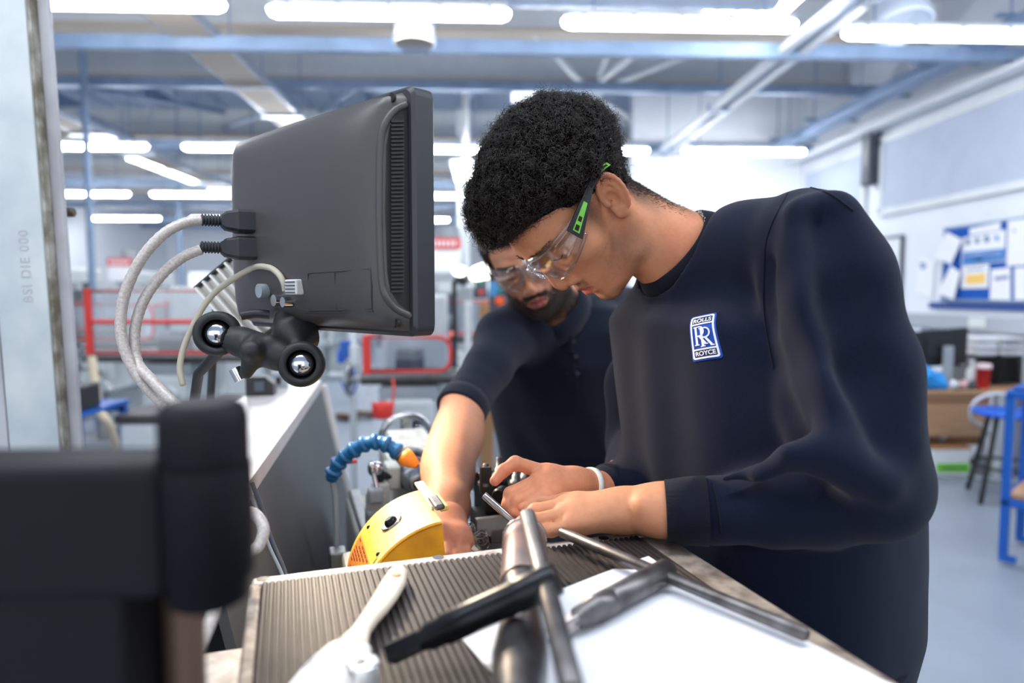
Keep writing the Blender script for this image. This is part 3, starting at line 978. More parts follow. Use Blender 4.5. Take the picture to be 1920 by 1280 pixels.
    for (px, r, z1, Y, lb) in ((877, .024, 1.36, 4.85, 'white plastic pipe standing between the display screen and the polo sleeve'), (917, .028, 1.29, 4.9, 'short bright white pipe close to the polo shoulder')):
        x = at(px, 600, Y).x
        o = empty('stand_pipe', (x, Y, 0), label=lb, cat='pipe')
        MB().cyl((x, Y, 0), (x, Y, z1), r, n=14).build('pipe_tube', M_WHITEP, o)
        MB().cyl((x, Y, z1 - .03), (x, Y, z1 + .01), r * 1.15, n=14).build('pipe_cap', M_WHITEP, o)
        MB().cyl((x, Y, 0), (x, Y, .02), r * 2.2, n=14).build('pipe_flange', M_WHITEP, o)
    p = at(850, 520, 4.9)
    o = empty('work_lamp', (p.x, 5.05, 0), label='black jointed lamp arm with a bright head beside the bearded person', cat='lamp')
    MB().cyl((p.x, 5.05, 0), (p.x, 5.05, 1.5), .02, n=12).build('lamp_pole', M_BLKPL, o)
    MB().tube([(p.x, 5.05, 1.5), at(862, 515, 4.9), at(905, 520, 4.85)], .018, 10).build('lamp_arm', M_BLKPL, o)
    MB().sphere(at(868, 522, 4.87), .05, 14, 10).build('joint', M_BLKPL, o)
    MB().lathe(at(882, 516, 4.82), at(938, 500, 4.76), [(0, .03), (.2, .05), (.9, .06), (1, .05)], 18).build('lamp_head', mat('lit lamp head', (1, 1, 1, 1), emit=(1, .98, .95, 1), estr=3), o)
    MB().sphere(at(862, 508, 4.8), .045, 14, 10, (1.1, .6, .8)).build('lamp_bulb_cover', mat('lit lamp head', (1, 1, 1, 1)), o)
    # tall frame of blue and white air fittings
    p = at(655, 690, 4.6)
    o = empty('air_line_unit', (p.x, 4.7, 0), label='blue and white air line unit on a post under the display screen', cat='air unit')
    MB().cyl((p.x, 4.7, 0), (p.x, 4.7, 1.2), .025, n=12).build('post', M_WHITEP, o)
    MB().box((p.x, 4.7, .01), (.25, .25, .02)).build('foot_plate', M_MGREY2, o)
    for i, (px, py, sz, m) in enumerate(((648, 655, (.07, .06, .12), M_BLUEST), (664, 665, (.06, .06, .14), M_WHITEP), (640, 668, (.05, .05, .09), M_BLUEPL), (655, 690, (.05, .05, .09), M_CHROME), (633, 702, (.11, .04, .03), M_WHITEP), (649, 725, (.04, .04, .13), M_WHITEP))):
        MB().box(at(px, py, 4.65), sz, bev=.012).build('fitting', m, o)
    MB().tube(spline([at(660, 690, 4.62), at(668, 720, 4.6), at(655, 740, 4.6), at(640, 715, 4.6)], 6), .008, 8).build('hose', M_BLUEST, o)
    # two brooms leaning by the first mill
    for i, (bx, by, tx_, ty_, lb) in enumerate(((650, 783, 676, 700, 'broom with a brown head on the floor, the farther from the milling machine'), (683, 778, 700, 690, 'broom with a brown head leaning close to the milling machine'))):
        b = at_z(bx, by, .04)
        tpt = at(tx_, ty_, b.y + .25)
        o = empty('broom', (b.x, b.y, 0), label=lb, cat='broom')
        ax = (tpt - b).normalized()
        MB().cyl(b + V(0, 0, .03), b + ax * 1.3, .014, n=10).build('handle', M_MGREY, o)
        MB().box(b + V(0, 0, .03), (.26, .07, .035), Matrix.Rotation(-.3, 3, 'Z'), bev=.01).build('broom_head', mat('brown broom wood', srgb(120, 84, 56), rough=.7), o)
        br = MB()
        for k in range(60):
            x_, y_ = RNG.uniform(-.12, .12), RNG.uniform(-.03, .03)
            q = b + Matrix.Rotation(-.3, 3, 'Z') @ V(x_, y_, 0)
            br.tube([q + V(0, 0, .02), q + V(x_ * .1, y_ * .2, -.038)], .003, 4)
        br.build('bristles', mat('dark bristle', srgb(60, 46, 36), rough=.9), o)
    # red can hanging on the mill
    p = at(718, 766, 3.55)
    o = empty('drip_can', p, label='small red can hung at the front of the nearest milling machine', cat='can')
    MB().lathe(p + V(0, 0, -.05), p + V(0, 0, .03), [(0, .04), (.1, .052), (.95, .06), (1, .056)], 18).build('can_body', M_RED, o)
    MB().tube([p + V(.05, 0, .03), p + V(.06, 0, .1), p + V(.04, .1, .14)], .006, 8).build('can_hook', M_RED, o)
    # pale bench and boxes far to the side, below the mills
    p = at(160, 760, 3.3)
    o = empty('blue_trolley', (p.x, 3.4, 0), label='small blue trolley frame low down beside the galvanised steel column', cat='trolley')
    for (x, y) in ((p.x - .35, 3.2), (p.x + .02, 3.2), (p.x - .35, 3.6), (p.x + .02, 3.6)):
        MB().box((x, y, .42), (.035, .035, .84), bev=.004).build('post', M_BLUEST, o)
    for y in (3.2, 3.6):
        MB().box((p.x - .165, y, .83), (.4, .035, .035), bev=.004).build('rail', M_BLUEST, o)
    MB().box((p.x - .165, 3.4, .86), (.42, .44, .02)).build('top_tray', M_BLUEST, o)
    MB().box((p.x - .08, 3.3, .93), (.2, .2, .12), bev=.01).build('black_box', M_BLKPL, o)
    pts = [at(172, 670, 4.0), at(178, 720, 3.95), at(186, 768, 3.9), at(205, 800, 3.85), V(-2.05, 3.95, .35), V(-1.9, 4.1, .03)]
    pts = [V(q.x, q.y, max(q.z, .03)) for q in pts]
    tag(MB().tube(spline(pts, 8), .024, 10).build('suction_hose', mat('cream hose', srgb(206, 192, 164), rough=.6)), 'cream hose hanging down past the blue trolley to the floor', 'hose')
    for (px, py, Y, sz, m, lb) in ((262, 720, 3.3, (.34, .36, .78), M_MGREY, 'pale grey machine cabinet below the braided cables'), (425, 715, 3.35, (.34, .36, .82), M_MGREY2, 'mid grey machine cabinet beside the pale one')):
        p = at(px, py, Y)
        o = empty('machine_cabinet', (p.x, Y + .3, 0), label=lb, cat='cabinet')
        MB().box((p.x, Y + .3, sz[2] / 2), sz, bev=.02).build('cabinet_body', m, o)
        MB().box((p.x, Y + .095, sz[2] * .55), (sz[0] * .8, .015, sz[2] * .6), bev=.005).build('door', M_MGREY, o)
        MB().box((p.x + sz[0] * .3, Y + .08, sz[2] * .6), (.02, .02, .12), bev=.004).build('handle', M_BLKPL, o)
        MB().box((p.x, Y + .3, sz[2] + .02), (sz[0] + .03, sz[1] + .03, .04), bev=.008).build('cabinet_top', M_DARKST, o)
# ================================================================== LATHE IN FRONT
M_LATHE = mat('cream grey lathe paint', srgb(184, 186, 182), rough=.42, noise=.18, scale=14)
M_WORN = mat('worn bare rim', srgb(214, 206, 200), rough=.45, metal=.25, noise=.45, scale=40, color2=srgb(140, 126, 116))
M_WORN2 = mat('mottled worn steel', srgb(164, 150, 138), rough=.5, metal=.2, noise=.8, scale=45, color2=srgb(92, 80, 72))
M_RUBBER = mat('ribbed rubber', srgb(56, 48, 46), rough=.55, noise=.45, scale=18, color2=srgb(35, 31, 31), bump=.1, bscale=300, spec=.4)
M_YEL = mat('yellow guard paint', srgb(236, 168, 20), rough=.4, noise=.2, scale=26, color2=srgb(206, 138, 16))
M_YEL_LIT = mat('pale lamplit yellow', srgb(238, 208, 120), rough=.4, noise=.3, scale=14, color2=srgb(226, 186, 70))  # paler copy of the guard yellow, with the lamplight put into the colour
M_ORANGE = mat('orange warning label', srgb(240, 140, 40), rough=.5)
M_BLUEH = mat('blue coolant hose plastic', srgb(22, 96, 150), rough=.35, spec=.5)
M_ORN = mat('orange nozzle plastic', srgb(246, 146, 40), rough=.4)
M_STEEL = mat('worn steel', srgb(118, 116, 117), rough=.42, metal=.92, noise=.35, scale=36, color2=srgb(84, 80, 80))
M_STEEL2 = mat('bright turned steel', srgb(170, 162, 160), rough=.25, metal=.95, noise=.3, scale=60)
M_BLKOX = mat('black oxide steel', srgb(38, 40, 44), rough=.33, metal=.7, noise=.25, scale=40)
M_BROWNST = mat('brown stained steel', srgb(140, 112, 106), rough=.45, metal=.5, noise=.5, scale=30, color2=srgb(110, 96, 96))
M_SPLASH = mat('grey splash panel', srgb(76, 80, 84), rough=.55, noise=.12, scale=6)
M_LEDGE = mat('pale satin ledge', srgb(216, 212, 210), rough=.3, noise=.12, scale=9, metal=.1)
M_BRAID = mat('braided conduit', srgb(196, 188, 184), rough=.5, metal=.15, noise=.3, scale=300)
M_CREAM = mat('cream cable', srgb(182, 176, 160), rough=.5)
ZT = 1.12
FL, FR = at_z(473, 1088, ZT), at_z(1232, 995, ZT)
E1 = (FR - FL).normalized()
E2 = V(-E1.y, E1.x, 0)                    # away along the spindle
WID = (FR - FL).length
def hs(a, b, z=ZT):
    """point on the headstock: a across from the far inner corner, b towards the room (negative comes nearer)"""
    p = FL + E1 * a + E2 * b
    return V(p.x, p.y, z)
RL = Matrix((E1, E2, V(0, 0, 1))).transposed()

if True:
    AX_Z = 1.045
    lathe = empty('lathe', hs(WID / 2, -.2, 0), label='cream grey lathe under the ribbed mat, with a yellow chuck guard', cat='lathe')
    def LB(nm, a, b, z, sa, sb, sz, m, bev=.004, par=None): return MB().box(hs(a, b, z), (sa, sb, sz), RL, bev).build(nm, m, par or lathe)
    DEP = .62
    # headstock casting with raised rim round the mat
    LB('headstock', WID / 2, -DEP / 2, ZT - .155, WID, DEP, .29, M_LATHE, .012)
    rim = LB('headstock_rim', WID / 2, -.0095, ZT - .003, WID, .019, .012, M_WORN, .003)
    LB('headstock_rim', WID - .018, -DEP / 2, ZT - .004, .036, DEP - .02, .012, M_WORN2, .003)
    LB('headstock_rim', .004, -DEP / 2, ZT - .004, .012, DEP - .02, .012, M_WORN2, .003)
    for (px, py) in ((493, 1087), (822, 1046), (1132, 1010)):
        q = at_z(px, py, ZT + .002)
        MB().cyl(q, q + V(0, 0, .0012), .0065, n=16).build('rim_screw', M_BLKOX, rim)
    LB('pedestal', WID / 2, -.31, .44, WID - .02, .6, .80, M_LATHE, .01)
    LB('end_cover', -.045, -.11, ZT - .17, .09, .18, .2, M_LATHE, .01)
    LB('end_cover_lid', -.042, -.11, ZT - .066, .08, .18, .012, M_WORN, .003)
    # bed and carriage beyond
    LB('bed', WID / 2 + .03, .47, .84, .2, 1.05, .14, M_LATHE, .01)
    for s in (-.05, .0, .05, .1):
        LB('bed_way', WID / 2 + s, .49, .918, .025, 1.0, .02, M_BARE, .005)
    LB('tailstock_pedestal', WID / 2 + .06, .78, .4, .2, .4, .76, M_LATHE, .01)
    LB('chip_tray', WID / 2 + .06, .48, .765, .22, 1.0, .015, M_MGREY2, .003)
    LB('carriage', WID / 2 + .03, .33, .955, .3, .2, .05, M_LATHE, .008)
    LB('apron', WID / 2 + .16, .33, .86, .06, .2, .16, M_LATHE, .01)
    cs = LB('cross_slide', WID / 2 + .135, .30, 1.0, .11, .17, .05, M_BARE, .004)
    q = at(905, 990, 1.12)
    # tool post with its bolts, standing on the cross slide
    c_ = at(950, 925, 1.14)
    def BX(nm, px, py, Y, sz, m, bev=.003, par=None, rz=.29): return MB().box(at(px, py, Y), sz, Matrix.Rotation(rz, 3, 'Z'), bev).build(nm, m, par or lathe)
    tp = BX('tool_post', 948, 930, 1.23, (.1, .08, .08), M_BLKOX, .004)
    BX('tool_slot', 956, 946, 1.152, (.09, .012, .016), M_DARKST, .001, tp)
    BX('compound_slide', 945, 990, 1.13, (.085, .13, .045), M_STEEL, .003, tp)
    BX('slide_gib', 925, 985, 1.065, (.06, .012, .03), M_BARE, .002, tp)
    for (px, py, Y) in ((911, 893, 1.13), (936, 880, 1.17), (968, 893, 1.14), (985, 884, 1.18)):
        q = at(px, py, Y)
        MB().lathe(q + V(0, 0, -.02), q + V(0, 0, .022), [(0, .011), (.35, .011), (.36, .0075), (.55, .0075), (.56, .0055), (.97, .0055), (1, .004)], 16).build('clamp_bolt', M_STEEL, tp)
        MB().cyl(q + V(0, 0, -.014), q + V(0, 0, -.009), .014, n=18).build('washer', M_BARE, tp)
    q = at(944, 928, 1.10)
    MB().lathe(q, q + V(-.008, -.016, 0), [(0, .016), (.7, .016), (.9, .0145), (1, .012)], 22).build('piston_boss', M_BLKOX, tp)
    for k in range(4):
        q = at(903 + k * 5, 925, 1.12)
        MB().cyl(q, q + V(0, 0, .045), .0035, n=10).build('dovetail_edge', M_DARKST, tp)
    MB().lathe(at(893, 915, 1.42), at(912, 892, 1.42), [(0, .035), (.5, .05), (1, .03)], 18).build('chuck_part', M_MGREY2, lathe)
    # swarf: a tangle of thin grey turnings
    sw = MB()
    g = np.random.default_rng(5)
    c0 = at(896, 1003, 1.06)
    for k in range(16):
        r = g.uniform(.006, .02)
        a = V(*g.normal(size=3)).normalized()
        u = a.orthogonal().normalized()
        w = a.cross(u)
        o_ = c0 + V(*(g.normal(size=3) * .008))
        sw.tube([o_ + (u * math.cos(t) + w * math.sin(t)) * r + a * t * .001 for t in np.linspace(0, 5, 14)], .0008, 4)
    tag(sw.build('swarf', M_STEEL2), 'tangle of grey metal turnings on the slide beside the bare arm', 'swarf', kind='stuff')

    # ---- chuck and its yellow guard
    CG = at(847, 1146, .888)
    CG = V(CG.x, CG.y, CG.z)
    MB().lathe(CG + E2 * .005, CG + E2 * .045, [(0, .012), (0, .022), (.05, .026), (.95, .026), (1, .022), (1, .012)], 36).build('chuck', M_BARE, lathe)
    RG, GW = .122, .15
    EU = V(0, 0, 1)
    EL = -E1
    def gp(ang, r, w): return CG + (E1 * math.cos(ang) + EU * math.sin(ang)) * r + E2 * w
    a0, a1, n = math.radians(96), math.radians(205), 26
    vs, fs = [], []
    for i in range(n + 1):
        t = a0 + (a1 - a0) * i / n
        vs += [gp(t, RG, 0), gp(t, RG + .0035, 0), gp(t, RG + .0035, GW), gp(t, RG, GW)]
    for i in range(n):
        for k in range(4): fs.append((i * 4 + k, i * 4 + (k + 1) % 4, i * 4 + 4 + (k + 1) % 4, i * 4 + 4 + k))
    fs += [(0, 1, 2, 3), tuple(range(4 * n, 4 * n + 4))]
    guard = MB().add(vs, fs).build('chuck_guard', M_YEL_LIT, lathe)
    side = [(RG * math.cos(a0 + (a1 - a0) * i / n), RG * math.sin(a0 + (a1 - a0) * i / n)) for i in range(n + 1)]
    side += [(.05 * math.cos(a1 - (a1 - a0) * i / 8), .05 * math.sin(a1 - (a1 - a0) * i / 8)) for i in range(9)]
    MB().prism(side, CG - E2 * .0005, E1, EU, E2 * .004).build('guard_side', M_YEL, guard)
    MB().tube([gp(a0 + (a1 - a0) * i / n, RG + .001, 0) for i in range(n + 1)], .0022, 6).build('guard_edge', M_YEL, guard)
    # warning label and plate on the curved face
    def patch(nm, t0, t1, w0, w1, h, m, par):
        vs, fs = [], []
        k = 8
        for i in range(k + 1):
            t = math.radians(t0 + (t1 - t0) * i / k)
            vs += [gp(t, RG + .0035, w0), gp(t, RG + h, w0), gp(t, RG + h, w1), gp(t, RG + .0035, w1)]
        for i in range(k):
            for j in range(4): fs.append((i * 4 + j, i * 4 + (j + 1) % 4, i * 4 + 4 + (j + 1) % 4, i * 4 + 4 + j))
        fs += [(0, 1, 2, 3), tuple(range(4 * k, 4 * k + 4))]
        return MB().add(vs, fs).build(nm, m, par)
    M_DKRED = mat('dark red print', srgb(130, 50, 24), rough=.6)
    lab = patch('warning_label', 140, 174, .01, .135, .0044, M_ORANGE, guard)
    patch('label_band', 140, 146, .01, .135, .0047, mat('yellow label band', srgb(244, 196, 70), rough=.5), lab)
    for k in range(6):
        t = 147 + k * 2.6
        for j in range(7):
            w = .017 + j * .0163
            if (j * 7 + k * 3) % 5: patch('printed_mark', t, t + 1.1, w, w + .0122, .0048, M_DKRED, lab)
    for j, w in enumerate((.02, .041, .062, .083, .104)):
        patch('printed_capital', 163.5, 168.5, w, w + .005, .0048, M_DKRED, lab)
        patch('printed_capital', 163.5 + (j % 2) * 3.6, 164.9 + (j % 2) * 3.6, w, w + .0145, .0048, M_DKRED, lab)
    patch('white_label', 176, 190, .01, .125, .0042, mat('white label', srgb(238, 234, 222), rough=.5), guard)
    for (t, w) in ((138.5, .018), (138.5, .128), (175, .014), (175, .128)):
        q = gp(math.radians(t), RG + .003, w)
        nrm_ = (q - CG - E2 * w).normalized()
        MB().sphere(q, .0032, 10, 6).build('rivet', M_BLKOX, guard)
    t = math.radians(123)
    q = gp(t, RG + .003, .07)
    nv = gp(t, 1, 0) - gp(t, 0, 0)
    b_ = MB().lathe(q, q + nv * .0025, [(0, .016), (.9, .016), (1, .015)], 24).build('washer', M_STEEL2, guard)
    MB().lathe(q + nv * .002, q + nv * .009, [(0, .009), (.3, .0095), (.7, .008), (1, .005)], 20).build('bolt_head', M_BLKOX, b_)
    # white end strip with a grey clip
    t = math.radians(97)
    nv = E1 * math.cos(t) + EU * math.sin(t)
    tv = E1 * math.sin(t) - EU * math.cos(t)
    Rb = Matrix((tv, E2, nv)).transposed()
    M_ENDW = mat('white end strip', srgb(238, 232, 224), rough=.4)
    MB().box(gp(t, RG + .006, .115) + tv * .006, (.014, .13, .005), Rb, .001).build('end_strip', M_ENDW, guard)
    MB().box(gp(t, RG + .004, .085) + tv * .016, (.012, .085, .008), Rb, .002).build('end_strip', M_YEL_LIT, guard)
    MB().box(gp(t, RG + .011, .055) + tv * .008, (.014, .05, .008), Rb, .003).build('clip', M_STEEL, guard)

    # ---- tailstock, drill chuck, handwheel
    def TS(px, py, Y): return at(px, py, Y)
    axd = V(-.19, .98, 0).normalized()
    n0 = TS(783, 908, 1.34)
    MB().lathe(n0, n0 + axd * .1, [(0, .008), (0, .017), (.05, .0185), (.35, .027), (.36, .029), (.75, .029), (.76, .026), (.82, .026), (.83, .034), (1, .034)], 30).build('drill_chuck', M_BARE, lathe)
    for k in range(3):
        a = 2 * PI * k / 3 + .5
        d_ = E1 * math.cos(a) + EU * math.sin(a)
        MB().box(n0 + d_ * .006 - axd * .001, (.0035, .006, .008), (d_.to_track_quat('X', 'Z')).to_matrix()).build('chuck_jaw', M_BLKOX, lathe)
    MB().cyl(n0 - axd * .0006, n0 + axd * .002, .009, n=20).build('chuck_mouth', mat('black hollow', srgb(8, 8, 8), rough=1), lathe)
    t0 = n0 + axd * .1
    MB().lathe(t0, t0 + axd * .05, [(0, .036), (.3, .044), (1, .044)], 26).build('quill', M_BLKOX, lathe)
    tc = t0 + axd * .15
    ts = MB().box(tc + V(0, 0, -.055), (.105, .24, .12), RL, .012).build('tailstock', M_LATHE, lathe)
    MB().box(tc + V(.01, 0, .022) , (.095, .19, .03), RL @ Matrix.Rotation(.10, 3, 'X'), .006).build('top_cover', mat('cream worn plate', srgb(224, 220, 208), rough=.45, noise=.25, scale=26, color2=srgb(190, 184, 170)), ts)
    MB().box(tc + V(0, 0, -.11), (.15, .2, .06), RL, .008).build('tailstock_foot', M_LATHE, ts)
    wc = tc + axd * .19 + V(.012, 0, -.004)
    wh = MB().ring(wc, axd, .066, .0085, 40, 10)
    for k in range(3):
        a = 2 * PI * k / 3 + PI / 2
        wh.box(wc + (E1 * math.cos(a) + EU * math.sin(a)) * .04, (.03, .01, .07), Matrix((E1 * math.sin(a) - EU * math.cos(a), E2, E1 * math.cos(a) + EU * math.sin(a))).transposed(), .003)
    wh.cyl(wc - axd * .06, wc + axd * .02, .02, n=16)
    wh.build('hand_wheel', M_CHROME, ts)
    # clamp levers with bright balls
    for (pts, r, ball, m) in ((((698, 878, 1.36), (712, 935, 1.34)), .0055, .012, M_CHROME), (((712, 890, 1.38), (735, 893, 1.40)), .009, .014, M_BLKPL)):
        P = [at(*q) for q in pts]
        lv = MB().tube(P, [r * .8, r], 10)
        lv.sphere(P[0], ball, 14, 10, (.8, .8, 1.3))
        lv.build('clamp_lever', m, ts)
    MB().sphere(at(706, 878, 1.37), .0145, 14, 10).build('lever_ball', M_CHROME, ts)
    for (px, py, Y, sz, m) in ((704, 945, 1.36, (.035, .05, .045), M_LATHE), (704, 928, 1.34, (.03, .03, .03), M_MGREY2), (718, 930, 1.38, (.025, .03, .06), M_LATHE), (706, 985, 1.35, (.04, .06, .07), M_MGREY2), (735, 890, 1.42, (.03, .06, .05), M_LATHE)):
        MB().box(at(px, py, Y), sz, RL, .005).build('clamp_block', m, ts)

    # ---- jointed blue coolant hose with an orange nozzle
    cl_ = [(622, 898), (627, 881), (637, 865), (650, 853), (667, 841), (686, 831), (708, 827), (728, 834), (747, 848)]
    P = [at(x, y, 1.27 - .002 * i) for i, (x, y) in enumerate(cl_)]
    hose = empty('coolant_hose', P[0], label='jointed bright blue coolant hose with an orange nozzle', cat='hose')
    for i in range(len(P) - 1):
        d_ = (P[i + 1] - P[i])
        MB().lathe(P[i] - d_ * .12, P[i + 1] + d_ * .12, [(0, .006), (.02, .0105), (.3, .0125), (.45, .0118), (.62, .0155), (.8, .0168), (.94, .0145), (1, .006)], 20).build('hose_segment', M_BLUEH, hose)
    d_ = (at(783, 873, 1.245) - P[-1])
    MB().lathe(P[-1] + d_ * .22, P[-1] + d_ * 1.0, [(0, .011), (.02, .0165), (.3, .0165), (.95, .0075), (1, .006)], 20).build('nozzle', M_ORN, hose)
    MB().lathe(P[-1] + d_ * .97, P[-1] + d_ * 1.02, [(0, .004), (1, .004)], 12).build('nozzle_mouth', M_BLKPL, hose)
    MB().tube([P[0], at(628, 925, 1.27), at(631, 985, 1.26), at(632, 1048, 1.24)], .0055, 10).build('feed_pipe', M_MGREY2, hose)
    q = at(633, 1045, 1.22)
    MB().box(q, (.03, .04, .03), RL, .003).build('pipe_clamp', M_BARE, hose)
    MB().cyl(at(640, 868, 1.3), at(668, 864, 1.32), .004, n=8).build('valve_pin', M_RED, hose)

    # ---- splash guard with its pale ledge (an upright cabinet along the back of the lathe)
    LZ = 1.15
    n1, f1 = at_z(440, 940, LZ), at_z(603, 712, LZ)          # ledge edge facing the lathe
    n2, f2 = at_z(120, 908, LZ), at_z(560, 650, LZ)
    dirl = (f1 - n1).normalized()
    per = V(-dirl.y, dirl.x, 0)
    n1 = n1 - dirl * .12
    wl = .17
    sg = empty('splash_guard', (n1 + f1) / 2 + per * .1 + V(0, 0, -LZ), label='tall grey splash guard behind the lathe with a pale flat ledge on top', cat='splash guard')
    vs = [n1, f1, f1 + per * wl, n1 + per * wl]
    MB().add(vs + [v + V(0, 0, -.028) for v in vs], [(0, 1, 2, 3), (7, 6, 5, 4), (0, 4, 5, 1), (1, 5, 6, 2), (2, 6, 7, 3), (3, 7, 4, 0)]).build('ledge', M_LEDGE, sg)
    # leaning panel towards the lathe
    bot = V(.085, 0, -.30)
    a_, b_ = n1 + V(0, 0, -.028), f1 + V(0, 0, -.028)
    bo = (-per) * .09 + V(0, 0, -.43)
    thk = per * .012
    vs = [a_, b_, b_ + bo, a_ + bo]
    MB().add(vs + [v + thk for v in vs], [(0, 1, 2, 3), (7, 6, 5, 4), (0, 4, 5, 1), (1, 5, 6, 2), (2, 6, 7, 3), (3, 7, 4, 0)]).build('splash_panel', M_SPLASH, sg)
    MB().tube([b_ + V(0, 0, .01), b_ + bo * .5, b_ + bo], .017, 8).build('panel_edge', M_LEDGE, sg)
    vs = [n1 + per * .05 + V(0, 0, -.028), f1 + per * .05 + V(0, 0, -.028)]
    cb = MB()
    c_ = (n1 + f1) / 2 + per * .1
    cb.box((c_.x, c_.y, (LZ - .03) / 2), (.13, (f1 - n1).length - .01, LZ - .03), Matrix((-per, dirl, V(0, 0, 1))).transposed(), .005)
    cb.build('guard_cabinet', M_SPLASH, sg)
    # small black box units on the ledge
    for (px, py, sz, lb) in ((487, 742, (.07, .06, .05), 'black angular plastic block standing on the pale ledge'), (522, 728, (.045, .045, .045), 'small grey fitting with a bright face on the pale ledge')):
        q = at_z(px, py, LZ)
        o = empty('ledge_block', q, label=lb, cat='fitting')
        M_ = M_BLKPL if px < 500 else M_MGREY2
        MB().prism([(-sz[0] / 2, 0), (sz[0] / 2, 0), (sz[0] / 2, sz[2] * .6), (sz[0] * .2, sz[2]), (-sz[0] / 2, sz[2])], q, -per, V(0, 0, 1), dirl * sz[1]).build('block_body', M_, o)
        MB().box(q + V(0, 0, sz[2] * .5) - dirl * .002, (sz[0] * .35, .004, sz[2] * .5), Matrix((-per, dirl, V(0, 0, 1))).transposed(), .001).build('block_face', M_CHROME if px > 500 else M_DGREY, o)
    # cables against the panel
    pts = [at(472, 905, .95), at(490, 950, .94), at(508, 1010, .92), at(530, 1062, .9), at(545, 1110, .88)]
    tag(MB().tube(spline(pts, 6), .0032, 8).build('panel_cable', M_DGREY), 'dark thin cable running down the grey splash panel', 'cable')
    pts = [at(466, 915, .93), at(484, 965, .92), at(505, 1025, .9), at(528, 1075, .88), at(540, 1120, .86)]
    tag(MB().tube(spline(pts, 6), .0024, 8).build('panel_cable', M_MGREY2), 'paler thin cable beside the dark one on the splash panel', 'cable')
    pts = [at(452, 955, .74), at(480, 965, .74), at(494, 990, .73), at(487, 1020, .72), at(468, 1035, .71), at(440, 1040, .70)]
    tag(MB().tube(spline(pts, 7), .0062, 10).build('conduit_loop', M_BRAID), 'loop of braided conduit beside the dark round clamp', 'cable')
    pts = [at(405, 1135, .60), at(388, 1180, .58), at(362, 1232, .55), at(322, 1290, .52)]
    tag(MB().tube(spline(pts, 7), .006, 10).build('conduit_end', M_BRAID), 'braided conduit at the lower corner beside the ribbed mat', 'cable')

    # ---- ribbed mat
    mw0, mw1, mb0, mb1 = .0105, WID - .037, -.0195, -DEP + .02
    NR = 64
    prof = [(mw0, 0)]
    for i in range(NR):
        x = mw0 + (mw1 - mw0) * i / NR
        w = (mw1 - mw0) / NR
        prof += [(x + w * .08, .0014), (x + w * .22, .0036), (x + w * .64, .0036), (x + w * .78, .0014)]
    prof += [(mw1, 0)]
    vs = [hs(x, mb0, ZT + .0015 + z) for x, z in prof] + [hs(x, mb1, ZT + .0015 + z) for x, z in prof]
    k = len(prof)
    fs = [(i, i + 1, k + i + 1, k + i) for i in range(k - 1)] + [tuple(range(k)), tuple(range(k, 2 * k)), (0, k - 1, 2 * k - 1, k)]
    tag(MB().add(vs, fs).build('ribbed_mat', M_RUBBER), 'dark ribbed rubber mat covering the top of the lathe headstock', 'mat')

    # ---- papers on the mat
    zp = ZT + .0064
    def sheet_at(label, pts, z, marks=()):
        q = [at_z(x, y, z) for x, y in pts]
        o = MB().add(q + [p + V(0, 0, -.0004) for p in q], [tuple(range(len(q))), tuple(range(2 * len(q) - 1, len(q) - 1, -1))] + [(i, (i + 1) % len(q), (i + 1) % len(q) + len(q), i + len(q)) for i in range(len(q))]).build('drawing_sheet', M_SHEET, label=label, cat='paper', group='drawing sheets on the mat')
        for ln in marks:
            pp = [at_z(x, y, z + .0003) for x, y in ln]
            for a, b in zip(pp[:-1], pp[1:]):
                d = (b - a).normalized().cross(V(0, 0, 1)) * .0005
                MB().add([a - d, b - d, b + d, a + d], [(0, 1, 2, 3)]).build('drawn_line', M_LINE, o)
        return o
    M_SHEET = mat('white drawing paper', srgb(236, 238, 246), rough=.75)
    M_LINE = mat('faint pencil line', srgb(196, 198, 210), rough=.9)
    sheet_at('small corner of a white sheet sticking out above the steel chuck key', [(1184, 1052), (1216, 1042), (1246, 1062), (1262, 1085), (1200, 1090)], zp - .0005)
    sheet_at('large white drawing sheet spread under the tools at the near corner of the mat', [(866, 1196), (935, 1152), (1042, 1108), (1150, 1066), (1256, 1070), (1440, 1164), (1690, 1292), (1640, 1520), (1120, 1560), (990, 1340)], zp,
             [[(1178, 1188), (1205, 1177), (1232, 1192), (1204, 1204), (1178, 1188)], [(1205, 1177), (1212, 1172), (1240, 1187), (1232, 1192)], [(1300, 1172), (1340, 1180)], [(1282, 1220), (1300, 1212), (1345, 1240)], [(1310, 1260), (1340, 1246), (1380, 1262)], [(1420, 1250), (1470, 1262)], [(1270, 1235), (1290, 1245)]])

    # ---- tools on the mat
    zt = zp + .0006
    # turned bar with a brown far end
    a_, b_ = at_z(984, 1003, zt + .03), at_z(972, 1330, zt + .026)
    o = empty('turned_bar', (a_ + b_) / 2, label='thick turned steel bar with a brown worn end, under the black key', cat='bar')
    L_ = (b_ - a_)
    MB().lathe(a_, a_ + L_ * .42, [(0, .012), (.02, .019), (.06, .0225), (.3, .0235), (.31, .0225), (1, .0215)], 28).build('bar_end', M_BROWNST, o)
    MB().lathe(a_ + L_ * .42, b_, [(0, .0205), (.1, .0165), (.3, .0158), (.5, .019), (.65, .021), (.85, .019), (1, .015)], 28).build('bar_grip', M_STEEL, o)
    MB().ring(a_ + L_ * .035, L_, .0222, .0022, 30, 8).build('bar_collar', M_STEEL2, o)
    # black chuck key lying over the bar, its cross rod beside it
    k0, k1 = at_z(1046, 1082, zt + .076), at_z(728, 1228, zt + .013)
    d_ = (k1 - k0)
    o = empty('chuck_key', (k0 + k1) / 2, label='black chuck key with a sliding steel cross rod, resting over the turned bar', cat='chuck key', group='chuck keys on the mat')
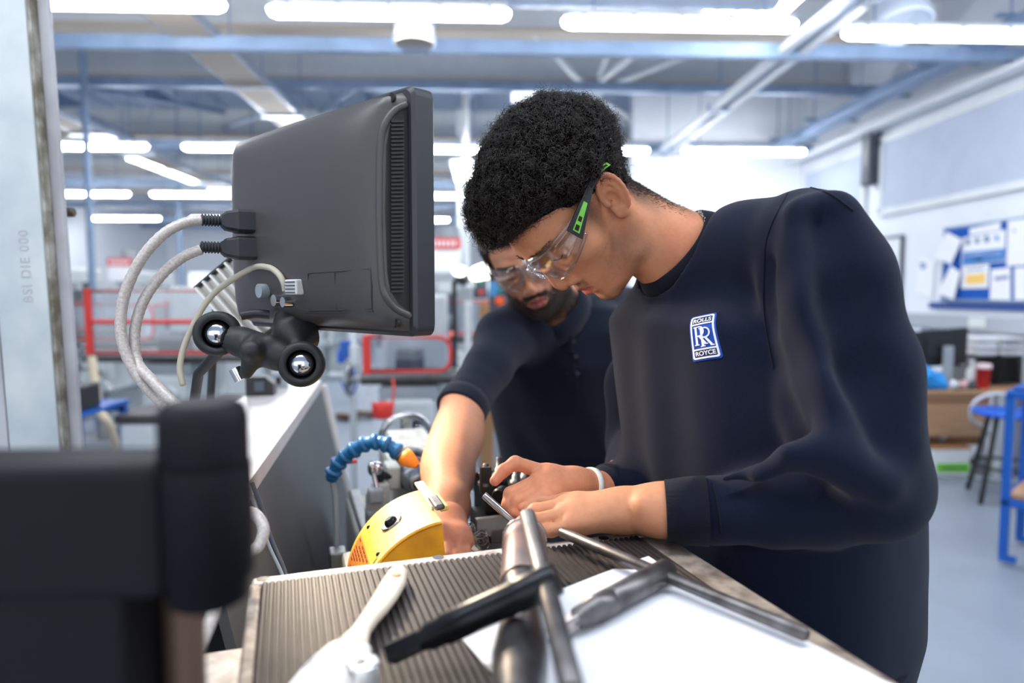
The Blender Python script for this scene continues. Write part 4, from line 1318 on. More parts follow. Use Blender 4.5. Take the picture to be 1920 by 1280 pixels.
    MB().lathe(k0, k1, [(0, .0115), (.012, .013), (.24, .013), (.25, .0122), (.45, .0122), (.66, .0122), (.67, .0108), (.76, .0108), (.77, .009), (.80, .0085)], 28).build('key_body', M_BLKOX, o)
    sq = d_.to_track_quat('Z', 'X').to_matrix() @ Matrix.Rotation(.6, 3, 'Z')
    MB().box(k0 + d_ * .90, (.0145, .0145, d_.length * .2), sq, .0015).build('square_end', M_BLKOX, o)
    r0 = k0 + d_ * .075
    c1, c2 = at_z(984, 968, zt + .08), at_z(1066, 1300, zt + .06)
    # rod straight through the head
    rdir = (c2 - c1).normalized()
    off = r0 - (c1 + rdir * (r0 - c1).dot(rdir))
    MB().lathe(c1 + off, c2 + off, [(0, .006), (.01, .0078), (.99, .0078), (1, .006)], 22).build('cross_rod', M_STEEL, o)
    # steel chuck key on the paper
    k0, k1 = at_z(1252, 1068, zt + .013), at_z(1052, 1176, zt + .013)
    d_ = (k1 - k0)
    o = empty('chuck_key', (k0 + k1) / 2, label='bare steel chuck key with a long cross rod lying on the drawing sheet', cat='chuck key', group='chuck keys on the mat')
    MB().lathe(k0, k1, [(0, .0105), (.015, .0122), (.58, .0122), (.585, .0114), (.6, .0122), (.72, .0122), (.725, .0112), (.86, .0095), (.88, .006), (.92, .006)], 28).build('key_body', M_STEEL, o)
    MB().box(k0 + d_ * .95, (.011, .011, d_.length * .12), d_.to_track_quat('Z', 'X').to_matrix(), .001).build('square_end', M_STEEL2, o)
    c1, c2 = at_z(1040, 1000, zt + .016), at_z(1503, 1198, zt + .010)
    rdir = (c2 - c1).normalized()
    r0 = k0 + d_ * .08
    off = r0 - (c1 + rdir * (r0 - c1).dot(rdir))
    MB().lathe(c1 + off, c2 + off, [(0, .0045), (.008, .0062), (.99, .0062), (1, .0045)], 20).build('cross_rod', M_STEEL, o)
    # paint brush
    M_HANDLE = mat('pale varnished wood', srgb(226, 214, 196), rough=.3, noise=.1, scale=14)
    M_WHITEB = mat('pale bristle', srgb(228, 226, 224), rough=.8)
    pts = [(748, 1062, 8), (746, 1074, 19), (736, 1096, 24), (722, 1120, 24), (706, 1143, 22), (690, 1164, 19), (676, 1184, 19), (664, 1202, 28), (654, 1216, 38)]
    o = None
    cen = [at_z(x, y, zt + .007) for x, y, w in pts]
    o = empty('paint_brush', cen[4], label='flat paint brush with a pale wooden handle lying on the ribbed mat', cat='brush')
    def flat_loft(cs, hws, th, nm, m, par):
        vs, fs = [], []
        mm = 12
        for i, (c, hw) in enumerate(zip(cs, hws)):
            d = (cs[min(i + 1, len(cs) - 1)] - cs[max(i - 1, 0)]).normalized()
            s = d.cross(V(0, 0, 1)).normalized()
            for k in range(mm):
                a = 2 * PI * k / mm
                vs.append(c + s * hw * math.copysign(abs(math.cos(a)) ** .7, math.cos(a)) + V(0, 0, 1) * th[i] * math.sin(a))
        for i in range(len(cs) - 1):
            for k in range(mm): fs.append((i * mm + k, i * mm + (k + 1) % mm, (i + 1) * mm + (k + 1) % mm, (i + 1) * mm + k))
        fs += [tuple(range(mm)), tuple(range((len(cs) - 1) * mm, len(cs) * mm))]
        return MB().add(vs, fs, True).build(nm, m, par)
    dep = [c.y for c in cen]
    h = flat_loft(cen, [w * y / 1280 * 1.05 for (x_, y_, w), y in zip(pts, dep)], [.003] + [.0062] * 8, 'handle', M_HANDLE, o)
    hc_ = at_z(743, 1078, zt + .0128)
    MB().lathe(hc_, hc_ + V(0, 0, .0012), [(0, .0046), (1, .004)], 18).build('hang_hole', mat('tan hole', srgb(200, 150, 100), rough=.6), h)
    fc = [at_z(x, y, zt + .008) for x, y in ((655, 1214), (640, 1238), (622, 1264))]
    flat_loft(fc, [.0185, .024, .0265], [.0065, .0062, .006], 'ferrule', mat('bright tin', srgb(222, 220, 220), rough=.45, metal=.15), o)
    bc_ = [at_z(x, y, zt + .008) for x, y in ((622, 1264), (596, 1305), (570, 1350))]
    flat_loft(bc_, [.026, .028, .027], [.006, .006, .003], 'bristles', M_WHITEB, o)
    # aluminium bush with a hole
    q = at_z(680, 1240, ZT + .034)
    o = empty('bush', V(q.x, q.y, zt), label='short round aluminium bush with a small centre hole, upright beside the brush', cat='bush')
    MB().lathe(V(q.x, q.y, zt - .001), V(q.x, q.y, ZT + .034), [(0, .0118), (.95, .0122), (1, .0114), (1, .0032), (.6, .003)], 30).build('bush_body', mat('turned aluminium', srgb(222, 222, 222), rough=.3, metal=.7), o)
    MB().cyl(V(q.x, q.y, ZT + .030), V(q.x, q.y, ZT + .0342), .0031, n=14).build('centre_hole', M_BLKPL, o)

    # ---- steel rod held in the hands
    a_, b_ = at(907, 927, .86), at(1012, 1022, .845)
    o = empty('steel_rod', (a_ + b_) / 2, label='slim bright steel rod held between the fingers of both hands', cat='rod')
    MB().lathe(a_, b_, [(0, .0034), (.012, .0047), (.99, .0047), (1, .0034)], 22).build('rod_body', M_STEEL2, o)
# ================================================================== DISPLAY SCREEN, MOUNT, CABLES, COLUMN, DARK CLAMP
M_SCREEN = mat('charcoal screen casing', srgb(72, 70, 71), rough=.42, bump=.06, bscale=900, noise=.08, scale=6, spec=.5)
M_SCREEN2 = mat('dark screen bezel', srgb(46, 48, 53), rough=.45, bump=.06, bscale=900)
M_VENT = mat('vent dark', srgb(20, 20, 22), rough=.7)
M_RUBBLK = mat('black rubber', srgb(30, 31, 34), rough=.55, bump=.08, bscale=500)
M_GALV = mat('galvanised column', srgb(186, 194, 197), rough=.5, metal=.1, noise=.3, scale=7, color2=srgb(160, 170, 178), bump=.15, bscale=40)
M_GALV2 = mat('galvanised flange', srgb(172, 173, 180), rough=.5, metal=.1, noise=.35, scale=9, color2=srgb(150, 150, 156), bump=.15, bscale=60)
M_STAIN = mat('dark seam stain', srgb(104, 98, 84), rough=.8, noise=.7, scale=28, color2=srgb(170, 168, 162))
if True:
    # frame: origin at the near lower corner of the screen, X along its width (away), Y out of its back
    rb = at(779, 632, .815)
    lbk = at(467, 604, 1.115)
    WX = V(lbk.x - rb.x, lbk.y - rb.y, 0)
    SW = WX.length
    WX.normalize()
    NB = V(-WX.y, WX.x, 0)
    if NB.dot(CAM_POS - rb) < 0: NB = -NB          # towards the camera: the back of the screen
    SH = at(770, 156, .815).z - rb.z
    sp = lambda u, v, d: rb + WX * u + V(0, 0, v) + NB * d
    scr = empty('display_screen', rb + WX * SW / 2, label='charcoal machine display screen seen from behind, on a black ball arm', cat='display')
    # bezel: rounded slab at the front
    def slab(u0, u1, v0, v1, d0, d1, r, nm, m, par, bev=.004):
        P = []
        for (cu, cv, a0) in ((u1 - r, v0 + r, -90), (u1 - r, v1 - r, 0), (u0 + r, v1 - r, 90), (u0 + r, v0 + r, 180)):
            for i in range(7):
                a = math.radians(a0 + 90 * i / 6)
                P.append((cu + r * math.cos(a), cv + r * math.sin(a)))
        n = len(P)
        cu, cv = (u0 + u1) / 2, (v0 + v1) / 2
        vs, fs = [], []
        for (d, ins) in ((d0, bev), (d0 + bev, 0), (d1 - bev, 0), (d1, bev)):
            for (u, v) in P:
                vs.append(sp(u - math.copysign(min(ins, abs(u - cu)), u - cu), v - math.copysign(min(ins, abs(v - cv)), v - cv), d))
        for i in range(3):
            for k in range(n): fs.append((i * n + k, i * n + (k + 1) % n, (i + 1) * n + (k + 1) % n, (i + 1) * n + k))
        fs += [tuple(range(n)), tuple(range(3 * n, 4 * n))]
        return MB().add(vs, fs).build(nm, m, par)
    slab(0, SW, 0, SH, -.034, 0, .012, 'bezel', M_SCREEN2, scr)
    slab(.004, SW - .004, .004, SH - .004, -.015, -.011, .012, 'bezel_groove', M_VENT, scr)
    # screen face on the far side
    slab(.03, SW - .03, .035, SH - .03, -.0355, -.033, .004, 'glass_face', mat('screen glass', srgb(14, 16, 20), rough=.08), scr, .0005)
    # domed back shell: grid with rounded outline
    nu, nv = 40, 28
    vs, fs = [], []
    u0, u1, v0, v1 = .010, SW - .004, .006, SH - .006
    for i in range(nu + 1):
        for j in range(nv + 1):
            s, t = i / nu * 2 - 1, j / nv * 2 - 1
            e = max(abs(s), abs(t))
            # rounded-rectangle mapping
            uu, vv = s, t
            ex, ey = abs(s), abs(t)
            rise = (1 - ex ** 7) * (1 - ey ** 9)
            dome = .013 + .026 * max(0, rise) ** .55 + .02 * (1 - s * s) * (1 - t * t)
            if e > .999: dome = -.002
            k = 1.0
            # round the corner at the far top
            cu = (u0 + u1) / 2 + uu * (u1 - u0) / 2
            cv = (v0 + v1) / 2 + vv * (v1 - v0) / 2
            r = .05
            dx, dy = max(0, cu - (u1 - r)), max(0, cv - (v1 - r))
            L_ = math.hypot(dx, dy)
            if L_ > r and dx > 0 and dy > 0:
                cu, cv = (u1 - r) + dx / L_ * r, (v1 - r) + dy / L_ * r
            vs.append(sp(cu, cv, dome))
    for i in range(nu):
        for j in range(nv):
            a = i * (nv + 1) + j
            fs.append((a, a + nv + 1, a + nv + 2, a + 1))
    shell = MB().add(vs, fs, True).build('back_shell', M_SCREEN, scr)
    bmt = BVHTree.FromPolygons([tuple(v) for v in vs], fs)
    def on_back(px, py, off=.001):
        d = (CAM_ROT @ Vector(((px - 960) / FPX, -(py - 640) / FPX, -1.0))).normalized()
        h = bmt.ray_cast(CAM_POS, d)
        return h[0] - d * off if h[0] is not None else at(px, py, 1.0)
    # vent: recessed field with slats, ringed by a moulded lip
    lip = [(762, 196), (741, 206), (722, 232), (713, 275), (711, 400), (715, 515), (722, 552), (742, 578), (770, 592)]
    MB().tube([on_back(*q, off=.0005) for q in [(v.x, v.y) for v in spline([V(x, y, 0) for x, y in lip], 5)]], .0044, 8).build('vent_lip', M_SCREEN, shell)
    vp = [(764, 200), (746, 210), (731, 236), (724, 275), (722, 400), (726, 510), (732, 545), (748, 570), (768, 584)]
    q = [on_back(x, y, .0012) for x, y in vp]
    MB().add(q, [tuple(range(len(q)))]).build('vent_field', M_VENT, shell)
    slat = MB()
    for k in range(44):
        y = 228 + k * 7.4
        a, b = on_back(733, y, .003), on_back(757, y - .6, .003)
        slat.box((a + b) / 2, ((b - a).length, .003, .0022), ((b - a).to_track_quat('X', 'Z')).to_matrix())
    tag(slat.build('vent_slats', mat('vent slat', srgb(34, 34, 37), rough=.5), shell), kind='stuff')
    MB().tube([on_back(x, y, .0005) for x, y in ((779, 200), (782, 300), (784, 450), (786, 590))], .003, 8).build('moulded_ridge', M_SCREEN, shell)
    for x, y in ((737, 183), (745, 606)):
        c_ = on_back(x, y, .0)
        MB().cyl(c_ - NB * .001, c_ + NB * .0025, .0052, n=16).build('screw_recess', M_VENT, shell)
    # faint moulded panel outlines and rating label
    for pl in ([(578, 512), (640, 508), (694, 503), (697, 540), (698, 578), (640, 581), (580, 582), (578, 512)], [(628, 508), (632, 580)], [(572, 586), (640, 586), (700, 583)]):
        MB().tube([on_back(x, y, .0002) for x, y in pl], .0012, 6).build('moulded_line', M_SCREEN2, shell)
    # ports and connectors
    def plug(nm, pts, rs, label):
        o = empty('cable_plug', pts[0], label=label, cat='plug', group='black video plugs in the screen back')
        return o
    M_PLUG = mat('black plug plastic', srgb(34, 36, 42), rough=.5)
    for k, (y0, lb) in enumerate(((415, 'upper braided video lead with a black plug in the back of the display screen'), (464, 'lower braided video lead with a black plug in the back of the display screen'))):
        o = empty('video_lead', at(445, y0, .98), label=lb, cat='cable', group='braided video leads')
        hd, tl = at(508, y0 + 3, 1.0), at(376, y0 - 3 + 2 * k, .955)
        ax = (tl - hd).normalized()
        up = V(0, 0, 1)
        sd = ax.cross(up).normalized()
        Rp = Matrix((ax, sd, sd.cross(ax))).transposed()
        L_ = (tl - hd).length
        pb = MB()
        for (a, hw, hh) in ():
            pass
        prof = [(0, .015), (.02, .016), (.5, .016), (.54, .0145), (.66, .0125), (.72, .008)]
        vs, fs = [], []
        for (t, h) in prof:
            c_ = hd + ax * (t * L_)
            w = h * 1.15
            for (x_, z_) in ((-1, -.75), (-.75, -1), (.75, -1), (1, -.75), (1, .75), (.75, 1), (-.75, 1), (-1, .75)):
                vs.append(c_ + sd * (x_ * w) + up * (z_ * h))
        for i in range(len(prof) - 1):
            for m_ in range(8): fs.append((i * 8 + m_, i * 8 + (m_ + 1) % 8, (i + 1) * 8 + (m_ + 1) % 8, (i + 1) * 8 + m_))
        fs += [tuple(range(8)), tuple(range(8 * len(prof) - 8, 8 * len(prof)))]
        pg = MB().add(vs, fs).build('plug_body', M_PLUG, o)
        sr = [(0, .0072)]
        for i in range(7): sr += [((i + .3) / 7, .0085), ((i + .6) / 7, .0085), ((i + .75) / 7, .0066), ((i + .98) / 7, .0066)]
        MB().lathe(hd + ax * L_ * .70, tl, sr + [(1, .006)], 14).build('strain_relief', M_PLUG, pg)
        MB().cyl(hd + ax * .004 + up * .012, hd + ax * .004 + up * .024, .008, n=12).build('thumb_screw', M_PLUG, pg)
        if k == 0: pp = [(378, 412, .955), (345, 418, .945), (305, 440, .93), (265, 485, .92), (236, 545, .915), (226, 600, .91), (232, 650, .905), (255, 700, .90), (290, 742, .895), (325, 775, .89), (350, 800, .89)]
        else: pp = [(378, 467, .955), (345, 481, .95), (310, 508, .94), (278, 548, .93), (259, 590, .925), (252, 635, .92), (258, 680, .91), (286, 714, .885), (322, 752, .87), (358, 785, .86)]
        P = spline([at(*q) for q in pp], 8)
        rr = [.0066 + .0006 * (i % 2) for i in range(len(P))]
        MB().tube(P, rr, 12).build('braided_cable', M_BRAID, o)
    pp = [(343, 722, .93), (337, 690, .94), (345, 650, .95), (362, 610, .96), (386, 568, .97), (415, 538, .98), (445, 515, .99), (475, 502, 1.0), (502, 502, 1.0), (520, 515, 1.0), (530, 532, .995), (532, 545, .99)]
    o = empty('thin_lead', at(430, 525, .98), label='thin cream lead arching into the small plug low on the screen back', cat='cable')
    pp = [at(*q) for q in pp[:6]] + [on_back(x, y, .012) for x, y in ((472, 503),)] + [on_back(x, y, .008) for x, y in ((502, 501), (520, 511), (531, 528), (535, 545))]
    MB().tube(spline(pp, 8), .0042, 10).build('lead_sheath', M_CREAM, o)
    c_ = on_back(552, 538, .006)
    MB().box(c_, (.03, .012, .02), Matrix((WX, NB, V(0, 0, 1))).transposed(), .002).build('lead_plug', mat('white plug', srgb(206, 206, 206), rough=.5), o)
    for k in range(4): MB().box(c_ + V(0, 0, -.007 + k * .0045) + NB * .006, (.024, .002, .0015), Matrix((WX, NB, V(0, 0, 1))).transposed()).build('plug_rib', M_DGREY, o)
    for (px, py, r) in ((528, 563, .008), (545, 566, .007), (500, 545, .01)):
        c_ = on_back(px, py, 0)
        MB().cyl(c_, c_ + NB * .012, r, n=14).build('port', M_CHROME if r < .01 else M_MGREY2, scr)
    # black lead between port and mount
    P = [at(452, 592, .96), at(478, 588, .965), at(505, 590, .97)]
    tag(MB().tube(spline(P, 5), .0065, 10).build('short_lead', M_PLUG), 'short black ribbed lead just above the ball arm', 'cable')

    # ---- double ball arm
    o = empty('ball_arm', at(487, 650, .9), label='black double socket ball arm with two bright steel balls under the display screen', cat='mount')
    Y0 = .90
    def ring_s(px, py, Y):
        c_ = at(px, py, Y)
        ax = (CAM_POS - c_).normalized()
        ax = V(ax.x * .6, ax.y, ax.z * .4).normalized()
        MB().lathe(c_ - ax * .014, c_ + ax * .014, [(0, .017), (.02, .026), (.2, .0292), (.8, .0292), (.98, .026), (1, .0205), (.9, .0185), (.45, .0178), (.4, .019), (0, .017)], 34).build('socket', M_RUBBLK, o)
        MB().sphere(c_, .0172, 24, 16).build('ball', M_CHROME, o)
        return c_
    A_ = ring_s(408, 625, .905)
    B_ = ring_s(566, 682, .885)
    md = (A_ + B_) / 2
    F = Field(np.minimum(A_, B_) - np.array((.05, .05, .06)), np.maximum(A_, B_) + np.array((.05, .05, .06)), .0028)
    dv = np.array(B_ - A_)
    An, Bn = np.array(A_), np.array(B_)
    F.cap(An + dv * .16, Bn - dv * .16, .0175, .0175, k=.006)
    F.cap(An + dv * .3, Bn - dv * .3, .02, .02, k=.006)
    for p in (An, Bn): F.ell(p, (.021, .03, .021), k=.001, sub=True)
    for (px, py) in ((462, 698), (505, 640)):
        F.cap(np.array(at(px, py, .885)), np.array(md) + np.array((0, -.012, 0)), .0085, .016, k=.008)
    F.cap(np.array(md), np.array(md) + np.array((0, -.03, 0)), .017, .014, k=.006)
    p_, q_ = F.mesh()
    np_mesh('arm_body', p_, q_, M_RUBBLK, o)
    MB().cyl(at(440, 690, .90), at(452, 712, .90), .008, n=12).build('clamp_bolt', M_CHROME, o)
    # stem from the lower ball up to the screen
    MB().lathe(at(565, 680, .9), at(548, 590, 1.0), [(0, .012), (.35, .014), (.45, .03), (.7, .031), (.9, .026), (1, .02)], 24).build('stem', M_RUBBLK, o)
    # base post from the far ball down to the ledge
    pb = at_z(425, 760, 1.15)
    pl = at_z(352, 850, 1.15)
    MB().tube([A_, A_ + V(-.005, .03, -.02), at(372, 700, .98), V(pl.x, pl.y, 1.155)], [.009, .008, .007, .008], 12).build('post', M_RUBBLK, o)
    MB().cyl(V(pl.x, pl.y, 1.1505), V(pl.x, pl.y, 1.166), .03, n=24).build('base_plate', M_DGREY, o)

    # ---- finned work lamp behind the screen (its light is warm)
    lc = at(468, 560, 1.18)
    o = empty('machine_lamp', lc, label='white finned work lamp tilted behind the display screen', cat='lamp')
    ax = (at(520, 645, 1.18) - at(432, 545, 1.18)).normalized()       # along the fins, down towards the lathe
    nn = V(.0, -1, 0) - ax * (-ax.y)
    nn.normalize()
    tt = ax.cross(nn)
    Rl = Matrix((ax, nn, tt)).transposed()
    M_FIN = mat('white lamp fins', srgb(226, 226, 222), rough=.35, metal=.2)
    bd = MB().box(lc, (.13, .03, .10), Rl, .004).build('lamp_body', M_FIN, o)
    for k in range(7):
        MB().box(lc + tt * (-.048 + k * .016) + nn * .02, (.13, .022, .0045), Rl, .001).build('fin', M_FIN, bd)
    for s in (-1, 1): MB().box(lc + ax * s * .067, (.006, .045, .106), Rl, .002).build('end_cap', M_PLUG, bd)
    MB().tube([lc - ax * .06, lc - ax * .07 + V(-.03, .05, -.06), V(-.5, 1.25, 1.22), V(-.5, 1.25, 1.15)], .007, 10).build('lamp_neck', M_PLUG, o)
    face = lc + ax * .05 - nn * .018
    MB().box(lc - nn * .0175, (.11, .004, .085), Rl, .001).build('lamp_face', mat('lamp face', (1, 1, 1, 1), emit=(1, .86, .66, 1), estr=4), bd)
    ld = bpy.data.lights.new('machine_lamp_light', 'SPOT')
    ld.energy, ld.color, ld.spot_size, ld.spot_blend, ld.shadow_soft_size = LAMP_W, (1, .80, .58), math.radians(75), .6, .05
    lo_ = bpy.data.objects.new('machine_lamp_light', ld)
    COL.objects.link(lo_)
    lpos = at(560, 520, 1.36)
    lo_.location = lpos
    lo_.rotation_euler = (Vector((.02, .93, 1.1)) - lpos).to_track_quat('-Z', 'Y').to_euler()

    # ---- galvanised column
    cx = at(70, 400, 1.36)
    x0, x1 = at(8, 400, 1.36).x - .01, at(92, 400, 1.36).x
    col = MB().box(((x0 + x1) / 2, 1.36, 2.3), (x1 - x0, .006, 4.6)).build('column_5', M_GALV, kind='structure')
    col['label'] = 'galvanised steel column beside the lathe'
    MB().box((x1 + .0, 1.378, 2.3), (.012, .032, 4.6), Matrix.Rotation(0, 3, 'Z')).build('column_web', M_STAIN, col)
    fx0, fx1 = x1, at(126, 400, 1.38).x
    MB().box(((fx0 + fx1) / 2 + .006, 1.388, 2.3), (fx1 - fx0, .012, 4.6), Matrix.Rotation(0, 3, 'Z'), .003).build('column_flange', M_GALV2, col)
    MB().box((x0 - .012, 1.40, 2.3), (.02, .09, 4.6)).build('column_flange', M_GALV2, col)
    for z in (0.006, 4.6): MB().box(((x0 + fx1) / 2, 1.42, z), (.3, .3, .012)).build('column_plate', M_GALV2, col)
    # stamped letters, faint, reading upwards
    cu = bpy.data.curves.new('stamp', 'FONT')
    cu.body = 'BSI DIE 000'
    cu.size = .026
    cu.space_character = 1.15
    cu.extrude = .0004
    so = bpy.data.objects.new('stamp', cu)
    COL.objects.link(so)
    me = bpy.data.meshes.new_from_object(so.evaluated_get(bpy.context.evaluated_depsgraph_get()))
    bpy.data.objects.remove(so)
    pz = at(57, 566, 1.355)
    st = MB()
    mx_ = max(v.co.x for v in me.vertices)
    zl = at(57, 430, 1.355).z - pz.z
    st.add([V(pz.x + .012 - v.co.y, 1.3568 - v.co.z, pz.z + v.co.x / mx_ * zl) for v in me.vertices], [list(f.vertices) for f in me.polygons])
    st.build('stamped_letters', M_GALV2, col)
    b0 = at(112, 397, 1.41)
    o = MB().lathe(b0, at(153, 399, 1.41), [(0, .006), (.05, .0045), (.5, .0042), (.55, .007), (.62, .009), (.95, .009), (1, .007)], 14)
    o.build('column_bolt', mat('rusty bolt', srgb(96, 84, 76), rough=.6, metal=.4, noise=.5, scale=90), col)

    # the column stands a little out of plumb
    Rc = Matrix.Rotation(math.radians(-1.7), 3, 'Y')
    pv = V(x1, 1.37, 1.12)
    col.rotation_euler = Rc.to_euler()
    col.location = pv - Rc @ pv

    # ---- big dark clamp close to the lens
    o = empty('machine_clamp', at(200, 1000, .37), label='big black machine clamp with a round knob, out of focus at the lower corner', cat='clamp')
    M_CLAMP = mat('black clamp', srgb(15, 16, 23), rough=.6, noise=.1, scale=20, spec=.25)
    c_ = at(385, 900, .36)
    zt_, zb_ = at(385, 752, .36).z, at(385, 1128, .36).z
    r = .0235
    MB().lathe(V(c_.x, c_.y, zb_), V(c_.x, c_.y, at(385, 868, .36).z), [(0, .016), (.04, .0205), (.2, .021), (.21, .0235), (1, .0238)], 32).build('pillar', M_CLAMP, o)
    MB().lathe(V(c_.x, c_.y, at(385, 872, .36).z), V(c_.x, c_.y, zt_), [(0, .021), (.1, .0225), (.75, .0225), (.92, .021), (1, .017)], 32).build('knob', M_CLAMP, o)
    x1 = at(330, 900, .36).x
    zt2 = at(200, 858, .36).z
    MB().box((x1 - .13, .365, (zt2 + at(200, 1100, .36).z) / 2), (.26, .05, zt2 - at(200, 1100, .36).z), bev=.006).build('clamp_block', M_CLAMP, o)
    x2 = at(255, 1200, .36).x
    MB().box((x2 - .1, .375, (zt2 + 1.02) / 2 - .01), (.2, .055, zt2 - 1.02 - .02), bev=.005).build('clamp_foot', M_CLAMP, o)
    MB().cyl((x2 + .012, .39, 1.03), (x2 + .012, .39, zb_ + .02), .011, n=16).build('clamp_screw', mat('brown screw', srgb(110, 88, 76), rough=.5, metal=.5), o)
    MB().box((x2 - .17, .4, .505), (.2, .16, 1.01), bev=.01).build('clamp_stand', M_DGREY, o)
# ================================================================== PEOPLE
def strands(roots, dirs, length, radius, turns, thick, npt=11, seed=1, wob=.0):
    """curly or straight hairs as thin three-sided tubes: arrays of root points, directions; returns verts, quads"""
    g = np.random.default_rng(seed)
    n = len(roots)
    d = dirs / np.linalg.norm(dirs, axis=1, keepdims=True)
    ref = g.normal(size=(n, 3))
    a = np.cross(d, ref)
    a /= np.linalg.norm(a, axis=1, keepdims=True)
    b = np.cross(d, a)
    t = np.linspace(0, 1, npt)
    L = length[:, None] * t[None]
    ph = g.uniform(0, 2 * PI, (n, 1)) + turns[:, None] * 2 * PI * t[None]
    rr = radius[:, None] * np.minimum(1, .4 + t[None] * 1.2)
    bend = g.normal(size=(n, 3)) * wob
    P = roots[:, None] + d[:, None] * L[..., None] + a[:, None] * (rr * np.cos(ph))[..., None] + b[:, None] * (rr * np.sin(ph))[..., None] + bend[:, None] * (t ** 2)[None, :, None]
    T = np.gradient(P, axis=1)
    T /= np.linalg.norm(T, axis=2, keepdims=True) + 1e-9
    A = np.cross(T, ref[:, None])
    A /= np.linalg.norm(A, axis=2, keepdims=True) + 1e-9
    Bv = np.cross(T, A)
    th = thick * (1 - .6 * t)[None, :, None]
    ring = [P + (A * math.cos(w) + Bv * math.sin(w)) * th for w in (0, 2 * PI / 3, 4 * PI / 3)]
    Vv = np.stack(ring, 2).reshape(-1, 3)
    i = np.arange(n)[:, None, None] * npt * 3
    s = np.arange(npt - 1)[None, :, None] * 3
    k = np.arange(3)[None, None, :]
    k2 = (k + 1) % 3
    q = np.stack([i + s + k, i + s + k2, i + s + 3 + k2, i + s + 3 + k], -1).reshape(-1, 4)
    return Vv, q


